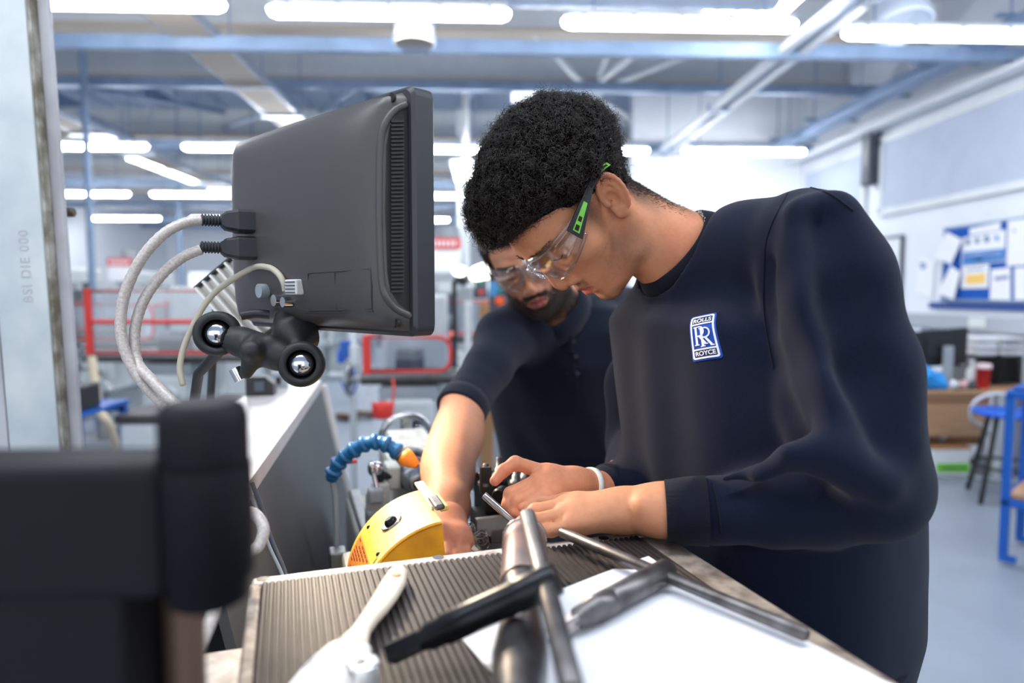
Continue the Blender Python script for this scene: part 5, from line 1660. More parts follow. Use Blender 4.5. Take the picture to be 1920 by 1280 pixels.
class Head:
    """local frame: x forward, y to the person's left, z up, origin between the ear canals"""

    def __init__(self, B, c, neck_base, neck_low, neck_r=(.054, .06, .066), jaw=1.0, hmin=.002):
        self.B = np.array(B, float)
        U, _, W = np.linalg.svd(self.B)
        self.B = U @ W
        self.c = np.array(c, float)
        nb, nl = self.loc(neck_base), self.loc(neck_low)
        lo = np.minimum(np.array((-.15, -.11, -.18)), np.minimum(nb, nl) - .085)
        hi = np.maximum(np.array((.14, .11, .15)), np.maximum(nb, nl) + .085)
        F = self.F = Field(lo, hi, hmin)
        F.ell((-.003, 0, .045), (.1, .076, .085), k=.002)
        F.ell((.042, 0, -.018), (.056, .06, .072), k=.03)
        F.ell((.046, 0, -.064), (.043, .046 * jaw, .044), k=.02)
        F.ell((.062, 0, .05), (.041, .056, .036), k=.02)
        for s in (1, -1):
            F.chain([(-.004, s * .058 * jaw, -.05), (.028, s * .052 * jaw, -.082), (.075, s * .014, -.1)], [.012, .013, .011], k=.022)
            F.ell((.056, s * .047, -.014), (.022, .018, .018), k=.02)
            F.chain([(.069, s * .052, .026), (.091, s * .03, .033), (.0995, 0, .028)], [.008, .009, .0085], k=.014)
        F.ell((.078, 0, -.097), (.0135, .018, .014), k=.012)
        F.ell((.077, 0, -.062), (.019, .028, .028), k=.015)
        for s in (1, -1):
            F.ell((.101, s * .034, .012), (.019, .017, .011), k=.012, sub=True)
            F.ell((.0765, s * .032, .0105), (.0145, .0158, .0125), k=.004)
            F.cap((.0885, s * .019, .0045), (.086, s * .045, .006), .0022, k=.003)
        F.cap((.099, 0, .017), (.111, 0, -.022), .0065, .0088, k=.012)
        F.ell((.1085, 0, -.031), (.0105, .0112, .0105), k=.007)
        for s in (1, -1):
            F.ell((.097, s * .0132, -.036), (.0115, .0075, .009), k=.006)
            F.ell((.101, s * .0065, -.0465), (.006, .0038, .0045), k=.003, sub=True)
        # lips
        F.chain([(.081, -.0245, -.0645), (.0945, -.010, -.0575), (.0975, 0, -.058), (.0945, .010, -.0575), (.081, .0245, -.0645)], [.003, .0052, .005, .0052, .003], k=.004)
        F.chain([(.081, -.0235, -.0655), (.0935, -.011, -.072), (.0965, 0, -.073), (.0935, .011, -.072), (.081, .0235, -.0655)], [.003, .0055, .006, .0055, .003], k=.004)
        F.chain([(.076, -.028, -.065), (.099, -.012, -.0645), (.103, 0, -.0655), (.099, .012, -.0645), (.076, .028, -.065)], [.0012] * 5, k=.003, sub=True)
        F.ell((.102, 0, -.0855), (.009, .02, .005), k=.01, sub=True)
        # ears
        for s in (1, -1):
            e = np.array((-math.cos(.42), s * math.sin(.42), 0))
            e = e * .98 + np.array((0, 0, .2))
            e /= np.linalg.norm(e)
            nn = np.array((math.sin(.42), s * math.cos(.42), 0))
            w = np.cross(e, nn) * (1 if s < 0 else -1)
            w = w if w[2] > 0 else -w
            e, w = e * math.cos(.5) - w * math.sin(.5), w * math.cos(.5) + e * math.sin(.5)
            c0 = np.array((-.0125, s * .079, -.001))
            R = np.stack([e, nn, w], 1)
            F.ell(c0, (.0165, .0045, .031), k=.005, R=R)
            hel = [c0 + e * (.0165 * math.cos(q)) + w * (.031 * math.sin(q)) + nn * .0035 for q in np.linspace(-.9, 3.3, 14)]
            F.chain(hel, [.0028 + .0008 * math.sin(i / 13 * PI) for i in range(14)], k=.003)
            F.ell(c0 - w * .027 - e * .004 + nn * .001, (.009, .0045, .009), k=.004, R=R)
            F.ell(c0 - e * .0035 - w * .005 + nn * .006, (.0085, .0085, .0135), k=.0025, sub=True, R=R)
            F.ell(c0 + e * .004 + w * .016 + nn * .0055, (.0045, .004, .008), k=.003, sub=True, R=R)
            ah = [c0 + e * (.0095 * math.cos(q)) + w * (.019 * math.sin(q)) + nn * .0035 for q in np.linspace(-.8, 1.5, 7)]
            F.chain(ah, [.0022] * 7, k=.003)
            F.ell(c0 - e * .0125 - w * .006 + nn * .004, (.004, .004, .006), k=.004, R=R)
        # neck
        F.cap((-.022, 0, -.035), nb, neck_r[0], neck_r[1], k=.02)
        F.cap(nb, nl, neck_r[1], neck_r[2], k=.02)
        for s in (1, -1):
            sm = nb + np.array((.03, s * .012, 0))
            F.chain([(-.02, s * .058, -.03), tuple(sm + np.array((.018, 0, .0)))], [.011, .012], k=.02)
        pos, Q = F.mesh()
        self.pos, self.Q = smooth_mesh(pos, Q, 1, .4), Q

    def loc(self, p): return self.B.T @ (np.array(p, float) - self.c)
    def wor(self, p): return np.asarray(p, float) @ self.B.T + self.c
    def w1(self, *p): return Vector(self.wor(np.array(p, float)))

    def colors(self, skin, lip, dark, stub):
        p = self.pos
        f, l, u = p[:, 0], np.abs(p[:, 1]), p[:, 2]
        base = np.tile(np.array(skin[:3]), (len(p), 1))
        q = (l / .0245) ** 2
        top, bot = -.0535 - .0115 * q - .0018 * np.exp(-(l / .003) ** 2), -.079 + .0135 * q
        m = sstep(.0, .0025, top - u) * sstep(0, .0025, u - bot) * (f > .077) * sstep(.0255, .0225, l)
        base = base * (1 - m[:, None]) + np.array(lip[:3]) * m[:, None]
        # flush on ears, nose, cheeks
        fl = np.maximum(np.exp(-((f - .108) ** 2 + l ** 2 + (u + .027) ** 2) / .014 ** 2), sstep(.076, .084, l) * .8)
        base *= 1 - fl[:, None] * np.array((.0, .12, .12))
        # eyebrows, stubble and short-hair tone on the skin
        eb = np.exp(-((u - (.032 - 4 * (l - .03) ** 2 * (l > .03))) / .0045) ** 2) * sstep(.01, .016, l) * sstep(.056, .046, l) * (f > .055)
        st = stub(f, l, u)
        k = np.clip(np.maximum(eb * .85, st), 0, 1)[:, None]
        base = base * (1 - k) + np.array(dark[:3]) * k
        return base


def hand(F, wrist, wr, mcps, fingers, thumb, pr=.0125):
    """wrist point and radius, knuckle points, a chain of points for each finger, thumb chain"""
    wrist = np.array(wrist)
    for i, m in enumerate(mcps):
        m = np.array(m)
        F.cap(wrist + (m - wrist) * .12, m, wr * .62, pr * (.92 if i == 3 else 1), k=.014)
    for i in range(3):
        F.cap(np.array(mcps[i]) * .8 + wrist * .2, np.array(mcps[i + 1]) * .8 + wrist * .2, pr, pr, k=.012)
    fr = [(.0102, .0095, .0084, .0072), (.0105, .0096, .0086, .0074), (.0099, .009, .0082, .007), (.0086, .0079, .0071, .006)]
    for (m, ch, r) in zip(mcps, fingers, fr):
        F.chain([m] + list(ch), list(r[:len(ch) + 1]), k=.0042)
        F.ell(np.array(m), (.0108,) * 3, k=.006)
    F.chain(thumb, [.0135, .0118, .0103, .0085][:len(thumb)], k=.007)


def fold_noise(P, seed, freq):
    """smooth 3-D value made of a few plane waves"""
    g = np.random.default_rng(seed)
    o = np.zeros(len(P))
    for _ in range(5):
        k = g.normal(size=3) * freq
        o += np.sin(P @ k + g.uniform(0, 6.28))
    return o / 5


def join_meshes(parts):
    vs, qs, cs, n = [], [], [], 0
    for v, q, c in parts:
        vs.append(v)
        qs.append(q + n)
        cs.append(c if np.ndim(c) == 2 else np.tile(np.array(c[:3]), (len(v), 1)))
        n += len(v)
    return np.concatenate(vs), np.concatenate(qs), np.concatenate(cs)


M_SKIN = mat('skin', (.5, .26, .16, 1), rough=.56, attr=True, noise=.35, scale=160, color2=(.82, .72, .68, 1), bump=.08, bscale=1100, sss=.12, spec=.3)
M_HAIR = mat('dark hair', srgb(38, 32, 30), rough=.42, spec=.5)
M_SCALP = mat('dark hair mass', srgb(14, 11, 11), rough=1, spec=.0)
M_NAVY = mat('navy fleece', srgb(20, 26, 46), rough=.95, noise=.22, scale=420, bump=.3, bscale=2200, sheen=.07, spec=.15)
M_RIB = mat('navy rib knit', srgb(18, 21, 34), rough=.95, bump=.3, bscale=900, sheen=.06, spec=.15)
M_POLO = mat('dark navy pique', srgb(17, 24, 42), rough=.9, noise=.2, scale=400, bump=.5, bscale=1600, sheen=.12, spec=.2)
M_TROUSER = mat('dark trousers', srgb(22, 24, 32), rough=.9, noise=.2, scale=60)
M_SHOE = mat('black shoe leather', srgb(20, 20, 22), rough=.5)
M_EYE = mat('eye white', srgb(225, 218, 210), rough=.15)
M_IRIS = mat('dark iris', srgb(40, 24, 16), rough=.1)
M_NAIL = mat('fingernail', srgb(208, 148, 126), rough=.3)
M_WHITE_EMB = mat('white embroidery', srgb(228, 232, 244), rough=.8, bump=.4, bscale=900)
M_BLUE_EMB = mat('royal blue embroidery', srgb(20, 72, 168), rough=.85, bump=.5, bscale=900)
M_DBLUE_EMB = mat('dark embroidery', srgb(40, 44, 70), rough=.85)
M_CLEAR = clear_mat('clear polycarbonate lens', (.97, .98, .98, 1), .13)
M_LIME = mat('lime green rubber', srgb(120, 205, 70), rough=.5)
M_BLACKP = mat('black plastic', srgb(30, 31, 34), rough=.45, bump=.1, bscale=500)


def legs_and_feet(parent, hipL, hipR, footL, footR, face):
    """trousers with two legs, and a pair of shoes"""
    hipL, hipR, footL, footR = map(np.array, (hipL, hipR, footL, footR))
    lo = np.minimum(np.minimum(hipL, hipR), np.minimum(footL, footR)) - .16
    hi = np.maximum(np.maximum(hipL, hipR), np.maximum(footL, footR)) + .16
    F = Field(lo, hi, .011)
    mid = (hipL + hipR) / 2
    F.ell(mid + np.array((0, 0, .03)), (.165, .165, .12), k=.02)
    for h, ft in ((hipL, footL), (hipR, footR)):
        knee = h * .48 + ft * .52 + np.array((face[0] * .03, face[1] * .03, 0))
        F.chain([h, knee, ft + np.array((0, 0, .07))], [.1, .072, .06], k=.03)
    p, q = F.mesh()
    np_mesh('trousers', smooth_mesh(p, q, 2), q, M_TROUSER, parent)
    for ft in (footL, footR):
        F = Field(ft - np.array((.22, .22, .04)), ft + np.array((.22, .22, .14)), .007)
        d = np.array((face[0], face[1], 0.))
        F.cap(ft - d * .05 + np.array((0, 0, .045)), ft + d * .16 + np.array((0, 0, .038)), .044, .037, k=.01)
        F.cap(ft - d * .02 + np.array((0, 0, .05)), ft - d * .02 + np.array((0, 0, .1)), .047, .05, k=.02)
        p, q = F.mesh()
        p[:, 2] = np.maximum(p[:, 2], .004)
        np_mesh('shoe', p, q, M_SHOE, parent)


# ------------------------------------------------------------------ person nearest the camera
if True:
    p1 = empty('person', (.45, .98, 0), label='person with curly dark hair in a navy sweatshirt, head bowed, holding a steel rod', cat='person')
    H1 = Head([[-.501, .3, -.812], [-.16, -.954, -.254], [-.85, .002, .526]], (.1415, 1.0, 1.5436), (.281, 1.003, 1.482), (.35, 1.02, 1.43), (.052, .058, .066))
    SK1 = np.array(srgb(194, 134, 100)[:3])

    def stub1(f, l, u):
        jawm = sstep(-.03, -.07, u) * sstep(.13, .1, -u + 0 * u) * sstep(-.02, .02, f)
        side = np.exp(-((f - .022) / .014) ** 2) * sstep(-.045, .03, u) * sstep(.05, .062, l) * .75 * sstep(.07, .04, u)
        chin = sstep(-.085, -.1, u) * sstep(.05, .075, f) * .4
        jl = np.exp(-((f - .034) / .03) ** 2) * sstep(-.02, -.055, u) * sstep(-.105, -.085, u) * sstep(.03, .045, l) * .42
        must = sstep(-.044, -.048, u) * sstep(-.062, -.057, u) * sstep(.026, .02, l) * (f > .07) * .4
        nape = np.maximum(sstep(-.02, -.05, f) * sstep(-.1, -.04, u), sstep(-.045, -.075, f) * sstep(-.15, -.09, u)) * .85
        return np.maximum(np.maximum(np.maximum(side, chin), np.maximum(jl, must)), nape)
    c1 = H1.colors(SK1, srgb(172, 98, 82), srgb(40, 30, 27), stub1)
    body = [(H1.wor(H1.pos), H1.Q, c1)]

    # ---- left hand (nearer), wrist in the cuff
    F = Field((.02, .74, 1.05), (.28, .96, 1.24), .0018)
    A = lambda x, y, d: np.array(at(x, y, d))
    w = A(1222, 957, .80)
    F.chain([A(1290, 957, .785), A(1250, 957, .79), w, A(1165, 957, .825)], [.027, .029, .0265, .024], k=.015)
    F.chain([A(1250, 950, .80), A(1160, 945, .85)], [.022, .02], k=.02)
    F.ell(A(1209, 947, .785), (.0095,) * 3, k=.014)
    mc = [A(1060, 942, .865), A(1058, 948, .842), A(1058, 965, .822), A(1072, 983, .806)]
    fg = [[A(1015, 940, .87), A(995, 945, .868), A(980, 951, .862)],
          [A(1004, 958, .835), A(978, 982, .832), A(962, 1004, .838)],
          [A(1004, 976, .81), A(974, 998, .816), A(958, 1018, .836)],
          [A(1034, 994, .797), A(1010, 997, .803), A(994, 1003, .82)]]
    hand(F, w + (A(1165, 957, .825) - w) * .7, .034, mc, fg, [A(1135, 965, .86), A(1075, 975, .885), A(1025, 985, .88), A(990, 990, .868)])
    for i in range(4):   # extensor tendons and knuckles
        F.cap(mc[i] * .97 + w * .03 + np.array((0, 0, .006)), mc[i] * .5 + w * .5 + np.array((0, 0, .012)), .0035, .003, k=.008)
    p_, q_ = F.mesh()
    hc = np.tile(SK1 * 1.12, (len(p_), 1))
    tips = np.exp(-np.min([np.sum((p_ - x) ** 2, 1) for ch in fg for x in ch[1:]] + [np.sum((p_ - m) ** 2, 1) for m in mc], 0) / .011 ** 2)
    hc *= 1 - tips[:, None] * np.array((-.04, .14, .12))
    body.append((p_, q_, hc))

    # ---- right hand (farther), index finger lifted
    F = Field((-.02, .83, 1.08), (.24, 1.05, 1.26), .0018)
    w2 = A(1098, 916, .945)
    F.chain([A(1145, 919, .965), w2, A(1075, 910, .93)], [.028, .025, .024], k=.015)
    mc2 = [A(1024, 886, .92), A(1012, 900, .9), A(1016, 918, .886), A(1028, 935, .876)]
    fg2 = [[A(966, 868, .91), A(944, 882, .902), A(928, 901, .895)],
           [A(958, 926, .885), A(953, 946, .877), A(962, 962, .872)],
           [A(972, 940, .87), A(966, 962, .866), A(976, 978, .866)],
           [A(990, 955, .862), A(985, 972, .86), A(992, 985, .862)]]
    hand(F, w2 + (A(1075, 910, .93) - w2) * .6, .032, mc2, fg2, [A(1062, 925, .91), A(1020, 938, .878), A(998, 952, .868), A(984, 966, .862)])
    p_, q_ = F.mesh()
    hc = np.tile(SK1 * np.array((1.15, 1.05, 1.05)), (len(p_), 1))
    tips = np.exp(-np.min([np.sum((p_ - x) ** 2, 1) for ch in fg2 for x in ch[1:]] + [np.sum((p_ - m) ** 2, 1) for m in mc2], 0) / .011 ** 2)
    hc *= 1 - tips[:, None] * np.array((-.04, .16, .14))
    body.append((p_, q_, hc))

    # ---- trunk and arms under the cloth, so that head and hands belong to one figure
    shL, elL, shR, elR = np.array((.40, .83, 1.475)), np.array((.436, .75, 1.20)), np.array((.315, 1.2, 1.345)), np.array((.295, 1.28, 1.14))
    F = Field((.1, .68, .86), (.62, 1.36, 1.56), .009)
    F.chain([(.3, 1.02, 1.47), (.37, 1.0, 1.3), (.42, .98, 1.1), (.44, .98, .95)], [.05, .085, .085, .085], k=.03)
    F.chain([(.3, 1.02, 1.45), shL, elL, A(1560, 935, .765), A(1300, 957, .785)], [.05, .036, .028, .026, .022], k=.03)
    F.chain([(.3, 1.02, 1.45), shR, elR, A(1140, 918, .965)], [.05, .036, .028, .019], k=.03)
    p_, q_ = F.mesh()
    body.append((p_, q_, SK1))
    v_, q_, c_ = join_meshes(body)
    np_mesh('body', v_, q_, M_SKIN, p1, col=c_)

    # ---- sweatshirt
    def torso(F, secs, Fd, k=.03):
        """stacked ellipses: (z, cx, cy, half depth along Fd, half breadth across)"""
        Z = np.array([s[0] for s in secs])
        arr = np.array(secs)
        Fd = np.array(Fd) / np.linalg.norm(Fd)

        def fn(X, Y, Zg):
            ip = [np.interp(Zg, Z, arr[:, i]).astype(np.float32) for i in range(1, 5)]
            x, y = X - ip[0], Y - ip[1]
            a, b = x * Fd[0] + y * Fd[1], x * -Fd[1] + y * Fd[0]
            e = 2.5
            r = (np.abs(a / ip[2]) ** e + np.abs(b / ip[3]) ** e) ** (1 / e)
            d = (r - 1) * np.minimum(ip[2], ip[3])
            return np.maximum(d, np.maximum(Zg - Z[-1], Z[0] - Zg))
        m = max(arr[:, 3].max(), arr[:, 4].max()) + .02
        F.apply(fn, (arr[:, 1].min() - m, arr[:, 2].min() - m, Z[0]), (arr[:, 1].max() + m, arr[:, 2].max() + m, Z[-1]), k)

    F = Field((.06, .62, .84), (.72, 1.40, 1.60), .0048)
    torso(F, [(.885, .43, .985, .15, .19), (.95, .43, .985, .168, .2), (1.05, .42, .985, .175, .205), (1.18, .405, .985, .172, .21),
              (1.3, .38, .995, .155, .21), (1.38, .355, 1.0, .135, .20), (1.41, .345, 1.005, .1, .17), (1.44, .335, 1.01, .07, .13), (1.475, .325, 1.01, .05, .1)], (-.9, -.44), k=.01)
    F.chain([(.325, 1.015, 1.452), (.36, .93, 1.477), (.398, .85, 1.483)], [.066, .062, .066], k=.035)
    F.chain([(.33, 1.025, 1.44), (.325, 1.11, 1.39), shR], [.066, .058, .06], k=.035)
    sl = [np.array((.398, .835, 1.483)), A(1540, 520, .81), A(1555, 620, .80), A(1583, 760, .775), A(1615, 880, .755)]
    F.chain(sl, [.066, .072, .073, .072, .068], k=.011)
    F.ell(A(1645, 925, .742), (.05, .05, .045), k=.03)
    fl = [A(1618, 925, .748), A(1560, 935, .765), A(1440, 952, .782), A(1345, 957, .79), A(1318, 957, .79)]
    F.chain(fl, [.055, .0505, .0435, .0385, .036], k=.02)
    F.chain([shR, (.292, 1.245, 1.25), elR, A(1190, 918, 1.0), A(1150, 912, .97)], [.064, .066, .062, .045, .036], k=.02)
    F.ell((.308, 1.008, 1.452), (.078, .092, .066), k=.03)
    # neck opening
    nc_, na_ = np.array((.2755, 1.0, 1.4875)), np.array((.788, .164, -.593))
    F.cap(nc_ - na_ * .2, nc_ + na_ * .014, .0755, .0775, k=.006, sub=True)
    # folds: bulges and creases
    def ridge(pts, r, k, sub=False): F.chain([A(*q) for q in pts], [r] * len(pts), k=k, sub=sub)
    ridge([(1480, 848, .70), (1540, 842, .695), (1600, 870, .69), (1660, 915, .68)], .012, .03)
    ridge([(1420, 892, .735), (1480, 862, .715), (1530, 868, .705), (1590, 900, .70)], .010, .02)
    ridge([(1500, 858, .722), (1570, 872, .70), (1640, 925, .69)], .004, .014, sub=True)
    ridge([(1400, 905, .742), (1470, 892, .735), (1540, 915, .72)], .004, .014, sub=True)
    ridge([(1355, 897, .755), (1420, 884, .75)], .007, .015)
    ridge([(1575, 390, .765), (1620, 520, .745), (1668, 680, .725), (1690, 820, .70)], .012, .055)
    ridge([(1500, 400, .765), (1520, 560, .742), (1560, 720, .715), (1625, 850, .69)], .011, .05)
    ridge([(1545, 420, .745), (1575, 560, .72), (1616, 700, .702), (1655, 830, .68)], .011, .04, sub=True)
    ridge([(1443, 500, .80), (1434, 600, .80), (1445, 680, .785), (1472, 770, .765), (1500, 830, .745)], .011, .02, sub=True)
    p_, q_ = F.mesh()
    p_ = smooth_mesh(p_, q_, 9)
    # soft drape: gentle vertical waves over the chest, small wrinkles on sleeves
    nrm = np.zeros_like(p_)
    fnrm = np.cross(p_[q_[:, 2]] - p_[q_[:, 0]], p_[q_[:, 3]] - p_[q_[:, 1]])
    for i in range(4):
        for j in range(3): nrm[:, j] += np.bincount(q_[:, i], fnrm[:, j], len(p_))
    nrm /= np.linalg.norm(nrm, axis=1, keepdims=True) + 1e-12
    if (nrm * (p_ - p_.mean(0))).sum() < 0: nrm = -nrm
    side = p_ @ np.array((.44, -.9, .12))
    drape = np.sin(side * 62 + fold_noise(p_, 3, 6) * 2.0) * .0026 * sstep(1.45, 1.3, p_[:, 2]) * sstep(1.02, 1.12, p_[:, 2])
    p_ = p_ + nrm * (drape + fold_noise(p_, 5, 26) * .0013 + fold_noise(p_, 8, 60) * .0004)[:, None]
    sweat = np_mesh('sweatshirt', p_, q_, M_NAVY, p1)
    bvh1 = BVHTree.FromPolygons([tuple(x) for x in p_], [tuple(x) for x in q_])

    def onto(px, py, off=.002, bv=None):
        d = (CAM_ROT @ Vector(((px - 960) / FPX, -(py - 640) / FPX, -1.0))).normalized()
        h = (bv or bvh1).ray_cast(CAM_POS, d)
        return (h[0] - d * off) if h[0] is not None else None

    # cuff, collar, hem of ribbed knit
    def rib(name, rings, thick, wave=.0007, nr=96, mat_=None, parent=None):
        """band through rings of (centre, axis u, axis v, ru, rv); ribs run along the band's width"""
        vs, n = [], nr
        prof = [(0, 0), (0, 1), (.5, 1.25), (1, 1), (1, 0)]
        R0, R1 = rings
        for (t, e) in prof:
            for k in range(n):
                w_ = 2 * PI * k / n
                c_ = Vector(R0[0]).lerp(Vector(R1[0]), t)
                u_ = Vector(R0[1]).lerp(Vector(R1[1]), t)
                v2 = Vector(R0[2]).lerp(Vector(R1[2]), t)
                ru = R0[3] * (1 - t) + R1[3] * t + thick * e + (wave * (k % 2) if e else -thick * .8)
                rv = R0[4] * (1 - t) + R1[4] * t + thick * e + (wave * (k % 2) if e else -thick * .8)
                vs.append(c_ + u_ * (math.cos(w_) * ru) + v2 * (math.sin(w_) * rv))
        fs = [(i * n + k, i * n + (k + 1) % n, (i + 1) * n + (k + 1) % n, (i + 1) * n + k) for i in range(len(prof) - 1) for k in range(n)]
        mb = MB()
        mb.add(vs, fs, True)
        return mb.build(name, mat_ or M_RIB, parent if parent is not None else p1)

    def frame_of(axis):
        axis = Vector(axis).normalized()
        u_ = axis.cross(V(0, 0, 1)).normalized()
        return u_, axis.cross(u_)
    a0, a1 = Vector(A(1248, 957, .788)), Vector(A(1325, 957, .778))
    u_, v2 = frame_of(a1 - a0)
    rib('cuff', ((a0, u_, v2, .0325, .0325), (a1, u_, v2, .036, .0375)), .003)
    a0, a1 = Vector(A(1132, 914, .962)), Vector(A(1165, 916, .985))
    u_, v2 = frame_of(a1 - a0)
    rib('cuff', ((a0, u_, v2, .03, .031), (a1, u_, v2, .034, .034)), .003)
    # collar around the neck
    cc = at(1260, 464, 1.0)
    u_ = V(.602, 0, .8)
    v2 = V(.13, -.985, -.1).normalized()
    cax = u_.cross(v2).normalized()
    rib('collar', ((cc, u_, v2, .0655, .0655), (cc + cax * .021, u_, v2, .076, .076)), .003, nr=140)
    hem0 = Vector((.43, .985, .872))
    fd = V(-.9, -.44, 0).normalized()
    sd = V(-fd.y, fd.x, 0)
    rib('hem', ((hem0, fd, sd, .135, .178), (hem0 + V(.0, 0, .065), fd, sd, .158, .196)), .003, nr=160)
    # seams
    for pts in ([(1482, 352), (1440, 440), (1432, 520), (1434, 600), (1450, 690)], [(1482, 350), (1520, 352), (1560, 366), (1600, 395)],
                [(1335, 905), (1345, 950), (1352, 1000)], [(1660, 1000), (1690, 1090), (1722, 1180)]):
        P = [onto(*q, off=.0008) for q in [(lambda t: t)(x) for x in pts]]
        P = [q for q in P if q is not None]
        if len(P) > 2:
            P = [onto(*xy, off=.0006) for xy in [(lambda a: (a.x, a.y))(s) for s in spline([V(x, y, 0) for x, y in pts], 8)]]
            P = [q for q in P if q is not None]
            if max((P[i] - P[i + 1]).length for i in range(len(P) - 1)) < .05:
                MB().tube(P, .0013, 6).build('seam', M_RIB, p1)
    legs_and_feet(p1, (.44, .88, .9), (.42, 1.08, .9), (.46, .86, 0), (.42, 1.14, 0), (-.9, -.44))

    # ---- badge on the chest: built flat, then laid on the cloth
    bc = [(1299, 597), (1342, 588), (1353, 668), (1302, 676)]     # corners: top left, top right, bottom right, bottom left
    def badge_pt(s, t, off):
        x = (bc[0][0] * (1 - s) + bc[1][0] * s) * (1 - t) + (bc[3][0] * (1 - s) + bc[2][0] * s) * t
        y = (bc[0][1] * (1 - s) + bc[1][1] * s) * (1 - t) + (bc[3][1] * (1 - s) + bc[2][1] * s) * t
        q = Vector(BPL[0]) + BPL[1] * s + BPL[2] * t + BPL[3] * s * t
        h = bvh1.ray_cast(q + BPN * .05, -BPN)
        return (h[0] if h[0] is not None else q) + BPN * off
    BC = [onto(*q, off=0) for q in bc]
    BPL = (BC[0], BC[1] - BC[0], BC[3] - BC[0], BC[2] - BC[1] - BC[3] + BC[0])
    BPN = (BC[1] - BC[0]).cross(BC[3] - BC[0]).normalized()
    if BPN.dot(CAM_POS - BC[0]) < 0: BPN = -BPN

    def rrect(x0, y0, x1, y1, r, ry, n=5):
        out = []
        for (cx, cy, a_) in ((x1 - r, y0 + ry, -90), (x1 - r, y1 - ry, 0), (x0 + r, y1 - ry, 90), (x0 + r, y0 + ry, 180)):
            for i in range(n + 1):
                w_ = math.radians(a_ + 90 * i / n)
                out.append((cx + r * math.cos(w_), cy + ry * math.sin(w_)))
        return out
    def fine(poly, n=6):
        out = []
        for i in range(len(poly)):
            a_, b_ = poly[i], poly[(i + 1) % len(poly)]
            m_ = max(1, int(math.hypot(b_[0] - a_[0], b_[1] - a_[1]) * n))
            out += [(a_[0] + (b_[0] - a_[0]) * k / m_, a_[1] + (b_[1] - a_[1]) * k / m_) for k in range(m_)]
        return out

    def badge_piece(name, polys, z0, z1, m, parent, holes=False):
        mb = MB()
        for poly in polys:
            n = len(poly)
            # project each corner to the cloth, then raise
            lo_ = [badge_pt(x, y, z0) for x, y in poly]
            hi_ = [badge_pt(x, y, z1) for x, y in poly]
            mb.add(lo_ + hi_, [list(range(n, 2 * n))] + [(i, (i + 1) % n, n + (i + 1) % n, n + i) for i in range(n)])
        return mb.build(name, m, parent)

    def frame_polys(outer, inner):
        n = len(outer)
        return [[outer[i], outer[(i + 1) % n], inner[(i + 1) % n], inner[i]] for i in range(n)]
    # ground of the badge: a grid of stitches clipped to the rounded outline
    def grid_polys(x0, y0, x1, y1, nx, ny, inset=None):
        P = []
        for i in range(nx):
            for j in range(ny):
                xa, xb = x0 + (x1 - x0) * i / nx, x0 + (x1 - x0) * (i + 1) / nx
                ya, yb = y0 + (y1 - y0) * j / ny, y0 + (y1 - y0) * (j + 1) / ny
                P.append([(xa, ya), (xb, ya), (xb, yb), (xa, yb)])
        return P
    def cut(poly):
        # pull the corners of the outer grid in, so that the outline is rounded
        out = []
        for x, y in poly:
            dx, dy = max(abs(x - .5) - .46, 0), max(abs(y - .5) - .475, 0)
            r_ = math.hypot(dx / .1, dy / .06)
            if dx > 0 and dy > 0 and r_ > 1:
                x = .5 + math.copysign(.46 + dx / r_, x - .5)
                y = .5 + math.copysign(.475 + dy / r_, y - .5)
            out.append((x, y))
        return out
    badge = badge_piece('badge', [cut(q) for q in grid_polys(-.06, -.035, 1.06, 1.035, 14, 18)], -.003, .0012, M_BLUE_EMB, p1)
    def fine_match(a_, b_, n):
        out = []
        for i in range(len(a_)):
            p0, p1_ = a_[i], a_[(i + 1) % len(a_)]
            m_ = max(1, int(math.hypot(p1_[0] - p0[0], p1_[1] - p0[1]) * n))
            q0, q1 = b_[i], b_[(i + 1) % len(b_)]
            out += [(q0[0] + (q1[0] - q0[0]) * k / m_, q0[1] + (q1[1] - q0[1]) * k / m_) for k in range(m_)]
        return out
    O = rrect(0, 0, 1, 1, .09, .05)
    I = rrect(.07, .038, .93, .962, .05, .03)
    badge_piece('badge_border', frame_polys(fine(O, 10), fine_match(O, I, 10)), .0014, .0024, M_WHITE_EMB, badge)
    badge_piece('badge_bar', grid_polys(.05, .195, .95, .23, 8, 1), .0014, .0023, M_WHITE_EMB, badge)
    badge_piece('badge_bar', grid_polys(.05, .77, .95, .805, 8, 1), .0014, .0023, M_WHITE_EMB, badge)
    badge_piece('lettering_ground', grid_polys(.06, .035, .94, .2, 8, 3), .0012, .0018, M_DBLUE_EMB, badge)
    badge_piece('lettering_ground', grid_polys(.06, .8, .94, .965, 8, 3), .0012, .0018, M_DBLUE_EMB, badge)

    def text_polys(body_, x0, y0, x1, y1):
        """the words as flat mesh faces fitted in a box of badge space"""
        cu = bpy.data.curves.new('lettering', 'FONT')
        cu.body = body_
        cu.offset = .018
        to = bpy.data.objects.new('lettering', cu)
        COL.objects.link(to)
        dg = bpy.context.evaluated_depsgraph_get()
        me = bpy.data.meshes.new_from_object(to.evaluated_get(dg))
        vs = [(v.co.x, v.co.y) for v in me.vertices]
        fs = [list(f.vertices) for f in me.polygons]
        bpy.data.objects.remove(to)
        bpy.data.curves.remove(cu)
        bpy.data.meshes.remove(me)
        ax, bx = min(v[0] for v in vs), max(v[0] for v in vs)
        ay, by = min(v[1] for v in vs), max(v[1] for v in vs)
        return [[(x0 + (vs[i][0] - ax) / (bx - ax) * (x1 - x0), y1 - (vs[i][1] - ay) / (by - ay) * (y1 - y0)) for i in f] for f in fs]
    badge_piece('lettering', text_polys('ROLLS', .12, .07, .88, .17), .0016, .0026, M_WHITE_EMB, badge)
